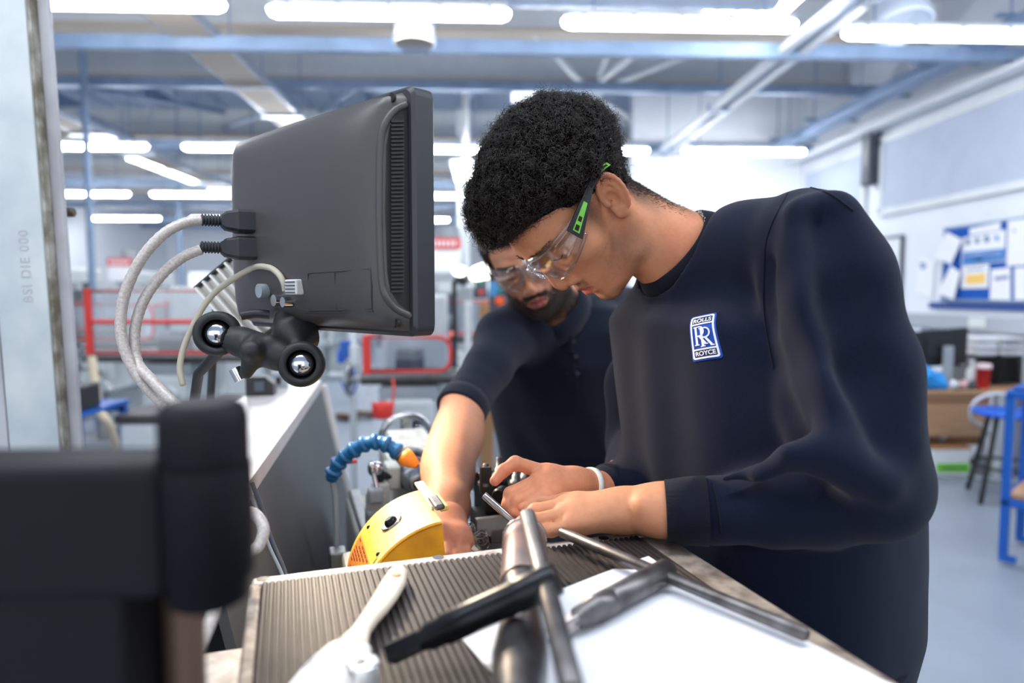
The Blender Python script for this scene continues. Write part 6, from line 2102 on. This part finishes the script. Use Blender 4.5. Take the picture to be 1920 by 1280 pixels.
    badge_piece('lettering', text_polys('ROYCE', .12, .83, .88, .93), .0016, .0026, M_WHITE_EMB, badge)

    def stroke(pts, wd):
        out = []
        for i in range(len(pts) - 1):
            (ax, ay), (bx, by) = pts[i], pts[i + 1]
            dx, dy = bx - ax, by - ay
            # widths measured with the badge's true aspect
            L = math.hypot(dx, dy * 1.8) + 1e-9
            nx, ny = -dy * 1.8 / L * wd / 2, dx / L * wd / 2 / 1.8
            out.append([(ax + nx, ay + ny), (bx + nx, by + ny), (bx - nx, by - ny), (ax - nx, ay - ny)])
        return out

    def letter_R(ox, oy, sx=.5, sy=.42):
        g = lambda x, y: (ox + x * sx, oy + y * sy)
        P = stroke([g(.18, 0), g(.18, 1)], .09)
        P += stroke([g(.0, .02), g(.5, .02)], .035) + stroke([g(.0, .985), g(.38, .985)], .04)
        bowl = [g(.45, .02)] + [g(.5 + .33 * math.sin(q), .27 - .25 * math.cos(q)) for q in np.linspace(.1, PI, 9)] + [g(.18, .53)]
        P += stroke(bowl, .055)
        P += stroke([g(.45, .53), g(.86, .96)], .085) + stroke([g(.76, .985), g(1.05, .985)], .04)
        return P
    badge_piece('monogram', letter_R(.14, .27) + letter_R(.37, .315), .0016, .0026, M_WHITE_EMB, badge)

    # ---- hair: close scalp cap plus thousands of small coils
    def hairline(f):
        return np.interp(f, [-.2, -.11, -.075, -.05, -.032, -.022, .012, .018, .036, .042, .065, .09, .13], [-.14, -.125, -.1, -.075, -.045, .0, .03, .03, .038, .05, .056, .061, .058])
    F = Field((-.17, -.125, -.15), (.15, .125, .19), .003)
    def hair_fn(X, Y, Z):
        # skull, thickened upward and forward
        c_, r_ = (-.003, 0, .045), (.1, .076, .085)
        k0 = np.sqrt(((X - c_[0]) / r_[0]) ** 2 + (Y / r_[1]) ** 2 + ((Z - c_[2]) / r_[2]) ** 2)
        k1 = np.sqrt(((X - c_[0]) / r_[0] ** 2) ** 2 + (Y / r_[1] ** 2) ** 2 + ((Z - c_[2]) / r_[2] ** 2) ** 2) + 1e-9
        d = k0 * (k0 - 1) / k1
        hl = np.interp(X, np.linspace(-.2, .2, 81), hairline(np.linspace(-.2, .2, 81)))
        up = Z - hl
        hgt = .004 + .026 * sstep(-.01, .075, Z + np.maximum(X, 0) * .1) + .006 * sstep(.1, .14, Z) + .008 * sstep(.04, .1, X) * sstep(.06, .1, Z)
        t = hgt * sstep(-.002, .035, up)
        lump = .0034 * (np.sin(X * 190 + 2 * np.sin(Y * 120)) * np.sin(Y * 200 + 1 + Z * 90) + np.sin(Z * 230 + X * 140 + 2 * np.sin(Y * 160)))
        return np.maximum(d - t - lump * sstep(.0, .04, up), -up)
    F.apply(hair_fn, (-.17, -.125, -.15), (.15, .125, .19), .001)
    # back of neck fade: nothing below the collar
    hp, hq = F.mesh()
    hn = np.zeros_like(hp)
    fn_ = np.cross(hp[hq[:, 2]] - hp[hq[:, 0]], hp[hq[:, 3]] - hp[hq[:, 1]])
    for i in range(4):
        for j in range(3): hn[:, j] += np.bincount(hq[:, i], fn_[:, j], len(hp))
    hn /= np.linalg.norm(hn, axis=1, keepdims=True) + 1e-12
    if (hn * (hp - hp.mean(0))).sum() < 0: hn = -hn
    out_ = np.sqrt(((hp[:, 0] + .003) / .1) ** 2 + (hp[:, 1] / .076) ** 2 + ((hp[:, 2] - .045) / .085) ** 2)
    thick_ok = (out_ > 1.06)
    cand = np.where(thick_ok)[0]
    pick = RNG.choice(cand, 17000)
    roots = hp[pick] - hn[pick] * .004
    dirs = hn[pick] + RNG.normal(size=(len(pick), 3)) * .75
    n_ = len(pick)
    hv, hf = strands(roots, dirs, RNG.uniform(.006, .015, n_), RNG.uniform(.0022, .0045, n_), RNG.uniform(1.2, 2.4, n_), .00042, 14, 4, .003)
    # short fade hairs near the hairline
    cand2 = np.where(~thick_ok & (out_ > 1.003))[0]
    pk = RNG.choice(cand2, 2600)
    d2 = hn[pk] * .6 + np.array((-.5, 0, -.6)) + RNG.normal(size=(len(pk), 3)) * .35
    sv, sf = strands(hp[pk] - hn[pk] * .002, d2, RNG.uniform(.004, .009, len(pk)), RNG.uniform(.0002, .0008, len(pk)), RNG.uniform(.2, .8, len(pk)), .0003, 5, 5, .001)
    v_, q_, _ = join_meshes([(H1.wor(hp), hq, (0, 0, 0)), (H1.wor(hv), hf, (0, 0, 0)), (H1.wor(sv), sf, (0, 0, 0))])
    ho = np_mesh('hair', v_, q_, M_HAIR, p1)
    ho.data.materials.append(M_SCALP)
    mi_ = np.zeros(len(q_), np.int32)
    mi_[:len(hq)] = 1
    ho.data.polygons.foreach_set('material_index', mi_)

    # stubble along the jaw and faded hair on the nape
    g_ = np.random.default_rng(12)
    sm_ = stub1(H1.pos[:, 0], np.abs(H1.pos[:, 1]), H1.pos[:, 2])
    ok_ = np.where((sm_ > .16) & (g_.uniform(size=len(sm_)) < sm_ * .5))[0]
    nb_ = H1.pos[ok_] - np.array((0, 0, -.03))
    nb_ /= np.linalg.norm(nb_, axis=1, keepdims=True)
    tv, tf = strands(H1.pos[ok_], nb_ * .5 + np.array((-.1, 0, -.8)) + g_.normal(size=nb_.shape) * .3, g_.uniform(.0012, .0028, len(ok_)), np.full(len(ok_), .0001), np.full(len(ok_), .4), .00011, 4, 13, .0004)
    np_mesh('stubble', H1.wor(tv), tf, M_HAIR, p1)
    nb_l = H1.loc((.281, 1.003, 1.482))
    n0_ = np.array((-.022, 0, -.035))
    na_l = (nb_l - n0_) / np.linalg.norm(nb_l - n0_)
    rel = H1.pos - n0_
    tt_ = rel @ na_l / np.linalg.norm(nb_l - n0_)
    rv = rel - np.outer(rel @ na_l, na_l)
    rv /= np.linalg.norm(rv, axis=1, keepdims=True) + 1e-9
    bk = np.array((-1., 0, .0)) - na_l * (-na_l[0])
    bk /= np.linalg.norm(bk)
    wgt = sstep(.35, .8, rv @ bk) * sstep(.95, .1, tt_) * (tt_ > -.45) * (np.linalg.norm(rel - np.outer(rel @ na_l, na_l), axis=1) < .085)
    ck = g_.choice(len(wgt), 5200, p=wgt / wgt.sum())
    nv_, nf_ = strands(H1.pos[ck] + g_.normal(size=(5200, 3)) * .0008, rv[ck] * .35 + na_l * .9 + g_.normal(size=(5200, 3)) * .25, g_.uniform(.003, .006, 5200) * (1.2 - .7 * np.clip(tt_[ck], 0, 1)), np.full(5200, .0002), np.full(5200, .4), .00026, 4, 17, .0006)
    np_mesh('nape_hair', H1.wor(nv_), nf_, M_HAIR, p1)
    # eyebrows, lashes, eyes
    def brows(H, parent, n=260, seed=3, ln=(.003, .0065)):
        g = np.random.default_rng(seed)
        bv = BVHTree.FromPolygons([tuple(x) for x in H.pos], [tuple(x) for x in H.Q])
        for s in (1, -1):
            R_, D_ = [], []
            for i in range(n):
                t = g.uniform(0, 1)
                l_ = s * (.012 + .042 * t)
                u0 = .031 + .005 * math.sin(t * 2.2) + g.normal() * .0016 * (1 - .5 * t)
                h = bv.ray_cast(Vector((.2, l_, u0)), Vector((-1, 0, 0)))
                if h[0] is None: continue
                R_.append(h[0])
                D_.append(V(.35, s * (.5 + .4 * t), .6 - .9 * t) + V(*(g.normal(size=3) * .15)))
            R_, D_ = np.array(R_), np.array(D_)
            v1, f1 = strands(R_ - np.array((.001, 0, 0)), D_, g.uniform(*ln, len(R_)), np.full(len(R_), .0002), np.full(len(R_), .3), .0003, 4, seed, .001)
            np_mesh('eyebrow', H.wor(v1), f1, M_HAIR, parent)
            # lash line along the lowered lid, a sliver of the eye beneath it
            pts = []
            for i in range(9):
                t = i / 8
                l_ = .019 + .027 * t
                u0 = .0048 + .002 * t - .0042 * math.sin(t * PI)
                h = bv.ray_cast(Vector((.2, s * l_, u0)), Vector((-1, 0, 0)))
                if h[0] is not None: pts.append(H.w1(h[0].x + .0004, s * l_, u0))
            MB().tube(pts, .0009, 5).build('eyelashes', M_HAIR, parent)
            e_ = MB().sphere(H.w1(.0775, s * .032, .008), .0122, 16, 10).build('eye', M_EYE, parent)
            MB().sphere(H.w1(.0815, s * .032, .004), .005, 12, 8).build('iris', M_IRIS, e_)
    brows(H1, p1, 150)

# ------------------------------------------------------------------ person behind
if True:
    p2 = empty('person', (.2, 1.9, 0), label='bearded person in a dark navy polo shirt, bare arm reaching down into the lathe', cat='person')
    f2, l2 = np.array((-.061, -.923, -.379)), np.array((.919, -.201, .34))
    H2 = Head(np.stack([f2, l2, np.array((-.39, -.327, .861))], 1), (.0945, 1.55, 1.4936), (.168, 1.62, 1.392), (.19, 1.66, 1.30), (.054, .06, .075), jaw=1.05, hmin=.0024)
    SK2 = np.array(srgb(196, 140, 112)[:3])

    def stub2(f, l, u):
        lower = sstep(-.055, -.075, u) * sstep(.005, .02, f) * sstep(-.16, -.13, u)
        sideb = sstep(.045, .052, l) * np.exp(-((f - .018) / .018) ** 2) * sstep(-.1, -.02, u) * sstep(.05, .03, u)
        jl = sstep(.03, .042, l) * sstep(-.03, -.055, u) * sstep(-.02, .0, f)
        must = sstep(-.041, -.047, u) * sstep(-.06, -.055, u) * sstep(.034, .026, l) * (f > .06)
        gote = sstep(.024, .03, l) * sstep(.04, .034, l) * sstep(-.045, -.055, u) * (f > .05)
        q = (l / .0245) ** 2
        lipg = sstep(-.003, .0005, -.0535 - .0115 * q - u) * sstep(-.003, .0005, u + .079 - .0135 * q) * sstep(.027, .0235, l) * (f > .07)
        return np.clip(np.maximum.reduce([lower, sideb, jl, must, gote * .9, .75 * sstep(-.045, -.055, u) * (f > .06)]) - lipg * 1.2, 0, 1) * .93
    c2_ = H2.colors(SK2, srgb(158, 84, 78), srgb(26, 20, 19), stub2)
    body = [(H2.wor(H2.pos), H2.Q, c2_)]
    A = lambda x, y, d: np.array(at(x, y, d))
    s2R, s2L = np.array((.045, 1.56, 1.318)), np.array((.375, 1.76, 1.36))
    e2R, w2R = A(850, 836, 1.29), A(838, 975, 1.06)
    e2L = np.array((.44, 1.72, 1.1))
    F = Field((-.2, .93, .98), (.12, 1.62, 1.44), .0034)
    F.chain([s2R, s2R + (A(874, 752, 1.385) - s2R) * 1.05, e2R], [.042, .043, .046], k=.02)
    F.ell(A(862, 815, 1.32), (.044, .044, .05), k=.03)
    F.chain([e2R, A(841, 890, 1.2), A(837, 950, 1.1), w2R], [.045, .043, .036, .03], k=.02)
    F.ell(A(836, 868, 1.24), (.040, .046, .045), k=.03)
    p_, q_ = F.mesh()
    body.append((smooth_mesh(p_, q_, 2), q_, SK2))
    F = Field((-.14, .86, .95), (.06, 1.12, 1.12), .0022)
    F.chain([A(837, 950, 1.1), w2R], [.035, .0295], k=.015)
    mc = [A(818, 1008, 1.015), A(838, 1012, 1.0), A(858, 1014, 1.0), A(872, 1014, 1.01)]
    fg = [[A(812, 1035, .985), A(818, 1062, .995), A(826, 1066, 1.01)], [A(836, 1045, .965), A(838, 1070, .98), A(840, 1072, 1.0)],
          [A(858, 1046, .968), A(860, 1070, .98), A(858, 1072, 1.0)], [A(874, 1040, .98), A(876, 1062, .99), A(872, 1066, 1.01)]]
    hand(F, w2R, .036, mc, fg, [A(812, 990, 1.05), A(800, 1015, 1.03), A(806, 1040, 1.01), A(816, 1056, 1.0)], pr=.0145)
    p_, q_ = F.mesh()
    body.append((p_, q_, SK2 * np.array((1.05, .95, .95))))
    # other arm, hand resting on the machine behind the first person
    F = Field((.1, 1.4, .82), (.6, 1.95, 1.5), .008)
    F.chain([(.17, 1.68, 1.38), s2L, e2L, (.36, 1.56, 1.02)], [.05, .06, .048, .03], k=.03)
    F.chain([(.17, 1.68, 1.38), (.22, 1.82, 1.1), (.24, 1.9, .9)], [.06, .085, .085], k=.03)
    p_, q_ = F.mesh()
    body.append((p_, q_, SK2))
    F = Field((.24, 1.4, .9), (.46, 1.64, 1.1), .0032)
    wl = np.array((.36, 1.56, 1.02))
    mcl = [np.array((.33 + .0 * i, 1.47 + .022 * i, .985)) for i in range(4)]
    hand(F, wl, .034, mcl, [[m + np.array((-.035, -.01, .004)), m + np.array((-.055, -.012, -.012)), m + np.array((-.068, -.012, -.03))] for m in mcl],
         [wl + np.array((-.01, -.06, -.02)), wl + np.array((-.03, -.1, -.035)), wl + np.array((-.06, -.115, -.04))], pr=.0145)
    p_, q_ = F.mesh()
    body.append((p_, q_, SK2))
    v_, q_, c_ = join_meshes(body)
    np_mesh('body', v_, q_, M_SKIN, p2, col=c_)

    # ---- polo shirt
    F = Field((-.15, 1.35, .85), (.62, 2.15, 1.5), .0062)
    torso(F, [(.87, .24, 1.9, .14, .185), (1.0, .225, 1.86, .145, .19), (1.12, .21, 1.79, .15, .2), (1.25, .20, 1.72, .14, .21), (1.33, .19, 1.70, .12, .205),
              (1.385, .185, 1.69, .09, .16), (1.41, .18, 1.685, .06, .1)], (-.35, -.93), k=.01)
    F.chain([(.17, 1.67, 1.36), (.11, 1.61, 1.345), s2R], [.07, .066, .07], k=.04)
    F.chain([(.2, 1.68, 1.375), (.28, 1.72, 1.375), s2L], [.07, .068, .07], k=.04)
    cR = A(874, 752, 1.385)
    F.chain([s2R, (s2R + cR) / 2 + np.array((.004, 0, 0)), cR, cR + (cR - s2R) * .3], [.064, .052, .0475, .0475], k=.016)
    F.chain([s2L, s2L * .5 + e2L * .5], [.072, .068], k=.025)
    nax2 = np.array((.045, .07, -.07)); nax2 /= np.linalg.norm(nax2)
    n2c = np.array((.163, 1.61, 1.392))
    F.cap(n2c - nax2 * .15, n2c + nax2 * .02, .07, .066, k=.006, sub=True)
    # open neck
    F.chain([A(1040, 585, 1.53), A(1058, 598, 1.50), A(1068, 618, 1.48)], [.036, .026, .012], k=.01, sub=True)
    # cut the sleeve square at its cuff
    ax_ = cR - s2R
    ax_ /= np.linalg.norm(ax_)
    def cuff_cut(X, Y, Z):
        x, y, z = X - cR[0], Y - cR[1], Z - cR[2]
        t = x * ax_[0] + y * ax_[1] + z * ax_[2]
        r = np.sqrt(np.maximum(x * x + y * y + z * z - t * t, 0))
        return np.maximum(.03 - t, r - .11)
    F.apply(cuff_cut, cR - .2, cR + .2, k=.004, sub=True)
    p_, q_ = F.mesh()
    p_ = smooth_mesh(p_, q_, 2)
    side = p_ @ np.array((.9, -.3, .25))
    p_ = p_ + np.array((-.35, -.93, 0)) * (np.sin(side * 48 + fold_noise(p_, 11, 7) * 2.2) * .004 * sstep(1.40, 1.3, p_[:, 2]) + fold_noise(p_, 13, 22) * .002)[:, None] * sstep(.02, .12, p_[:, 0])[:, None]
    np_mesh('polo_shirt', p_, q_, M_POLO, p2)
    bvh2 = BVHTree.FromPolygons([tuple(x) for x in p_], [tuple(x) for x in q_])
    # doubled hem that follows the sleeve's end
    u_, v2 = frame_of(Vector(ax_))
    q_r = p_ - cR
    t_r = q_r @ ax_
    near = (t_r > -.012) & (t_r < .026) & (np.linalg.norm(q_r, axis=1) < .1)
    ang = np.arctan2(q_r[near] @ np.array(v2), q_r[near] @ np.array(u_))
    rad = np.hypot(q_r[near] @ np.array(v2), q_r[near] @ np.array(u_))
    vs, n = [], 72
    rk = []
    for k in range(n):
        w_ = 2 * PI * k / n - PI
        m_ = np.abs((ang - w_ + PI) % (2 * PI) - PI) < .14
        rk.append(rad[m_].max() if m_.any() else .055)
    rk = np.array(rk)
    for _ in range(3): rk = (rk + np.roll(rk, 1) + np.roll(rk, -1)) / 3
    for (t, e) in ((-.002, -.001), (-.001, .0012), (.012, .0018), (.029, .0016), (.0315, .0002), (.0315, -.012)):
        for k in range(n):
            w_ = 2 * PI * k / n - PI
            vs.append(Vector(cR) + Vector(ax_) * t + (u_ * math.cos(w_) + v2 * math.sin(w_)) * (rk[k] + e))
    MB().add(vs, [(i * n + k, i * n + (k + 1) % n, (i + 1) * n + (k + 1) % n, (i + 1) * n + k) for i in range(5) for k in range(n)], True).build('sleeve_band', M_POLO, p2)
    # collar: two folded leaves, and the placket with its buttons
    for s in (1, -1):
        ring = [(0.0, 0.0)]
        vs, fs = [], []
        ax2 = Vector(nax2)
        uu = ax2.cross(Vector((s * .9, .2, .35))).normalized()
        fwd = Vector((-.25, -.85, -.45)); fwd = (fwd - ax2 * fwd.dot(ax2)).normalized()
        lat = ax2.cross(fwd).normalized() * s
        if lat.dot(Vector((s * .9, -.2, .3))) < 0: lat = -lat
        for i in range(13):
            t = i / 12
            w_ = t * PI * .98
            d_ = fwd * math.cos(w_) + lat * math.sin(w_)
            wide = .040 + .022 * max(0, 1 - t * 2.2)
            for (r_, h_) in ((.064, -.012), (.069, -.016), (.079, .002), (.086, wide * .6), (.083, wide * .62), (.074, .006)):
                vs.append(Vector(n2c) + d_ * r_ + ax2 * h_ + fwd * (.012 * max(0, 1 - t * 3)))
        for i in range(12):
            for k in range(6):
                fs.append((i * 6 + k, i * 6 + (k + 1) % 6, i * 6 + 6 + (k + 1) % 6, i * 6 + 6 + k))
        fs += [list(range(6)), list(range(72, 78))]
        MB().add(vs, fs, True).build('collar', M_POLO, p2)
    pts = [onto(x, y, .001, bvh2) for x, y in ((1066, 628), (1068, 660), (1071, 700), (1074, 730))]
    pts = [q for q in pts if q is not None]
    if len(pts) > 2:
        mb = MB()
        for a_, b_ in zip(pts[:-1], pts[1:]):
            mb.box((a_ + b_) / 2, (.026, (b_ - a_).length * 1.02, .003), (b_ - a_).to_track_quat('Y', 'Z').to_matrix(), .001)
        plk = mb.build('placket', M_POLO, p2)
        for x, y in ((1076, 640), (1080, 668), (1083, 700)):
            q = onto(x, y, .004, bvh2)
            if q is not None: MB().cyl(q, q + V(-.1, -.9, .1).normalized() * .003, .0055, n=14).build('button', mat('dark button', srgb(14, 18, 30), rough=.6), plk)
    legs_and_feet(p2, (.33, 1.93, .88), (.15, 1.90, .88), (.34, 1.98, 0), (.12, 1.88, 0), (-.35, -.93))

    # ---- hair: short and dense, smooth outline
    F = Field((-.16, -.12, -.12), (.14, .12, .18), .0035)
    def hair2(X, Y, Z):
        c_, r_ = (-.003, 0, .045), (.1, .076, .085)
        k0 = np.sqrt(((X - c_[0]) / r_[0]) ** 2 + (Y / r_[1]) ** 2 + ((Z - c_[2]) / r_[2]) ** 2)
        k1 = np.sqrt(((X - c_[0]) / r_[0] ** 2) ** 2 + (Y / r_[1] ** 2) ** 2 + ((Z - c_[2]) / r_[2] ** 2) ** 2) + 1e-9
        d = k0 * (k0 - 1) / k1
        hl = np.interp(X, [-.2, -.1, -.05, -.03, -.02, .012, .016, .034, .04, .06, .09, .13], [-.09, -.08, -.05, -.03, .035, .035, .0, .0, .06, .07, .076, .074])
        up = Z - hl
        t = (.005 + .012 * sstep(.0, .08, Z)) * sstep(-.002, .012, up)
        return np.maximum(d - t, -up)
    F.apply(hair2, (-.16, -.12, -.12), (.14, .12, .18), .001)
    hp, hq = F.mesh()
    out_ = np.sqrt(((hp[:, 0] + .003) / .1) ** 2 + (hp[:, 1] / .076) ** 2 + ((hp[:, 2] - .045) / .085) ** 2)
    cand = np.where(out_ > 1.03)[0]
    pk = RNG.choice(cand, 3500)
    dn = hp[pk] - np.array((-.003, 0, .045))
    dn /= np.linalg.norm(dn, axis=1, keepdims=True)
    sv, sf = strands(hp[pk] - dn * .003, dn * .5 + np.array((.5, 0, -.4)) + RNG.normal(size=dn.shape) * .3, RNG.uniform(.006, .012, len(pk)), np.full(len(pk), .0005), np.full(len(pk), .6), .0004, 5, 9, .001)
    # beard hairs
    bmask = stub2(H2.pos[:, 0], np.abs(H2.pos[:, 1]), H2.pos[:, 2])
    cb = np.where(bmask > .6)[0]
    pb = RNG.choice(cb, 5200)
    db = H2.pos[pb] - np.array((.0, 0, -.03))
    db /= np.linalg.norm(db, axis=1, keepdims=True)
    bv, bf = strands(H2.pos[pb], db * .6 + np.array((.1, 0, -.8)) + RNG.normal(size=db.shape) * .25, RNG.uniform(.004, .008, len(pb)), np.full(len(pb), .0004), np.full(len(pb), .5), .00035, 4, 10, .001)
    v_, q_, _ = join_meshes([(H2.wor(hp), hq, (0, 0, 0)), (H2.wor(sv), sf, (0, 0, 0))])
    np_mesh('hair', v_, q_, M_HAIR, p2)
    np_mesh('beard', H2.wor(bv), bf, M_HAIR, p2)
    brows(H2, p2, 220, 6)
# ------------------------------------------------------------------ safety glasses, wristband, neck chain
def lens_sheet(H, y0, y1, prof, thick=.0022, n=28, m=10):
    """curved wrap-round lens between two side positions; prof(a) -> (forward, bottom, top) in the head's frame"""
    vs, fs = [], []
    for i in range(n + 1):
        y = y0 + (y1 - y0) * i / n
        f_, b_, t_ = prof(y)
        for j in range(m + 1):
            q = j / m
            u_ = b_ + (t_ - b_) * q
            vs.append((f_ - .012 * (q - .45) ** 2 * 4 * .5, y, u_))
    vs = np.array(vs)
    W = H.wor(vs)
    fr = H.wor(vs * np.array((1, 1, 1)) - np.array((thick, 0, 0)))
    k = len(W)
    for i in range(n):
        for j in range(m):
            a = i * (m + 1) + j
            fs.append((a, a + 1, a + m + 2, a + m + 1))
    bot = [(a + k, d + k, c + k, b + k) for a, b, c, d in fs]
    rim = [i * (m + 1) for i in range(n + 1)] + [n * (m + 1) + j for j in range(1, m + 1)] + [i * (m + 1) + m for i in range(n - 1, -1, -1)] + [j for j in range(m - 1, 0, -1)]
    side = [(rim[i], rim[(i + 1) % len(rim)], rim[(i + 1) % len(rim)] + k, rim[i] + k) for i in range(len(rim))]
    return [Vector(v) for v in W] + [Vector(v) for v in fr], fs + bot + side, rim


def safety_glasses(H, label, arm_col):
    o = empty('safety_glasses', H.w1(.1, 0, .02), label=label, cat='safety glasses')

    def prof(y):
        a = abs(y) / .078
        f_ = .1175 - .004 * a - .056 * a ** 3.2
        top = .0365 - .004 * a - .003 * (1 - a) ** 2
        bot = -.018 + .026 * max(0, 1 - a / .26) ** 1.0 + .02 * a ** 4
        return f_, bot, top
    for s in (1, -1):
        vs, fs, rim = lens_sheet(H, s * .0035, s * .078, prof)
        le = MB().add(vs, fs, True).build('lens', M_CLEAR, o)
        MB().tube([vs[i] for i in rim], .0007, 5, closed=True).build('lens_edge', M_EDGE, le)
        # moulded bars where the arm is clipped on
        for u_ in (.02, .027):
            MB().tube([H.w1(prof(s * y)[0] + .001, s * y, u_) for y in (.062, .068, .073, .0765)], .0008, 6).build('clip_bar', M_EDGE, le)
    MB().tube([H.w1(.1175, y, .019 + .002 * math.cos(y * 200)) for y in (-.006, -.003, 0, .003, .006)], [.005, .006, .0065, .006, .005], 10).build('bridge', M_CLEAR, o)
    for s in (1, -1):
        MB().tube([H.w1(*q) for q in ((.113, s * .006, .014), (.108, s * .010, .004), (.1025, s * .014, -.008), (.1, s * .0165, -.014))], [.0022, .003, .003, .002], 8).build('nose_pad', M_CLEAR, o)
        # arm: tapering blade from lens to ear, with a bright inlay and two slots
        P0, P1, P2, P3 = [np.array(q) for q in ((.0645, s * .0785, .017), (.034, s * .086, .027), (.002, s * .0885, .035), (-.024, s * .089, .036))]
        pts = [P0, P0 * .5 + P1 * .5, P1, P1 * .5 + P2 * .5, P2, P3, P3 + np.array((-.014, s * .001, -.006))]
        hw = [.0125, .0105, .0085, .006, .0045, .004, .004]
        def blade(lo, hi, off, th, sel=None):
            vs, fs = [], []
            rows = sel or list(range(len(pts)))
            n_ = len(rows)
            for r_ in rows:
                i0 = int(min(r_, len(pts) - 2)); fr = r_ - i0
                c_ = pts[i0] * (1 - fr) + pts[i0 + 1] * fr
                h_ = hw[i0] * (1 - fr) + hw[i0 + 1] * fr
                for e_, z_ in ((off, lo), (off + th, lo), (off + th, hi), (off, hi)):
                    vs.append(H.w1(c_[0] + .12 * z_ * h_, c_[1] + s * e_, c_[2] + z_ * h_))
            for i in range(n_ - 1):
                for k in range(4):
                    fs.append((i * 4 + k, i * 4 + (k + 1) % 4, i * 4 + 4 + (k + 1) % 4, i * 4 + 4 + k))
            fs += [(0, 1, 2, 3), tuple(range(4 * n_ - 4, 4 * n_))]
            return MB().add(vs, fs)
        arm = blade(-1, 1, -.0012, .0026).build('temple_arm', M_BLACKP, o)
        blade(-.42, .45, .0012, .0008, [.25, .8, 1.4, 2.1, 2.7]).build('inlay', arm_col, arm)
        blade(-.22, .3, .0018, .0006, [.35, .55, .8]).build('slot', M_SLOT, arm)
        blade(-.22, .3, .0018, .0006, [1.1, 1.3, 1.5]).build('slot', M_SLOT, arm)
        blade(-.9, .9, .0012, .0012, [4.9, 5.4, 5.95]).build('inlay', arm_col, arm)
        blade(-.4, .4, .002, .0008, [5.15, 5.4, 5.75]).build('slot', M_SLOT, arm)
    return o


M_EDGE = clear_mat('clear plastic edge', (.8, .85, .9, 1), .3, .1)
M_SLOT = mat('dark slot', srgb(40, 26, 18), rough=.8)
if True:
    safety_glasses(H1, 'clear wrap safety glasses with black and lime green arms on the curly-haired person', M_LIME)
    # wristband
    t_ = empty('wristband', at(1100, 913, .945), label='white silicone band round the wrist of the hand with the raised finger', cat='wristband')
    a0, a1 = Vector(A(1100, 914, .945)), Vector(A(1112, 916, .95))
    u_, v2 = frame_of(a1 - a0)
    rib('band', ((a0, u_, v2, .0265, .0275), (a0 + (a1 - a0).normalized() * .009, u_, v2, .027, .028)), .0016, wave=0, nr=48, mat_=mat('white silicone', srgb(235, 232, 226), rough=.5), parent=t_)
    # neck chain, links showing above the collar at the back of the neck
    t_ = empty('neck_chain', cc, label='thin steel chain just above the navy collar', cat='necklace')
    MC = mat('dull steel chain', srgb(150, 148, 145), rough=.3, metal=1)
    cu_, cv_ = V(.602, 0, .8), V(.13, -.985, -.1).normalized()
    cx_ = cu_.cross(cv_)
    link = None
    for i in range(84):
        w_ = 2 * PI * i / 84
        d_ = cu_ * math.cos(w_) + cv_ * math.sin(w_)
        p_ = cc + cx_ * (.013 - .018 * max(0, math.cos(w_ - .35)) ** 8) + d_ * .0632
        tan = (-cu_ * math.sin(w_) + cv_ * math.cos(w_)).normalized()
        if link is None:
            mb = MB()
            mb.tube([V(.0034 * math.cos(q), .002 * math.sin(q), 0) for q in np.linspace(0, 2 * PI, 9)[:-1]], .0007, 5, closed=True)
            link = mb.build('link', MC, t_, world=False)
            lo_ = link
        else:
            lo_ = link.copy()
            COL.objects.link(lo_)
        lo_.parent = t_
        zv = d_ if i % 2 else d_.cross(tan).normalized()
        m_ = Matrix((tan, zv.cross(tan).normalized(), zv)).transposed().to_4x4()
        m_.translation = p_
        lo_.matrix_local = mat_of(t_).inverted() @ m_
if True:
    safety_glasses(H2, 'clear safety glasses on the bearded person', M_BLACKP)
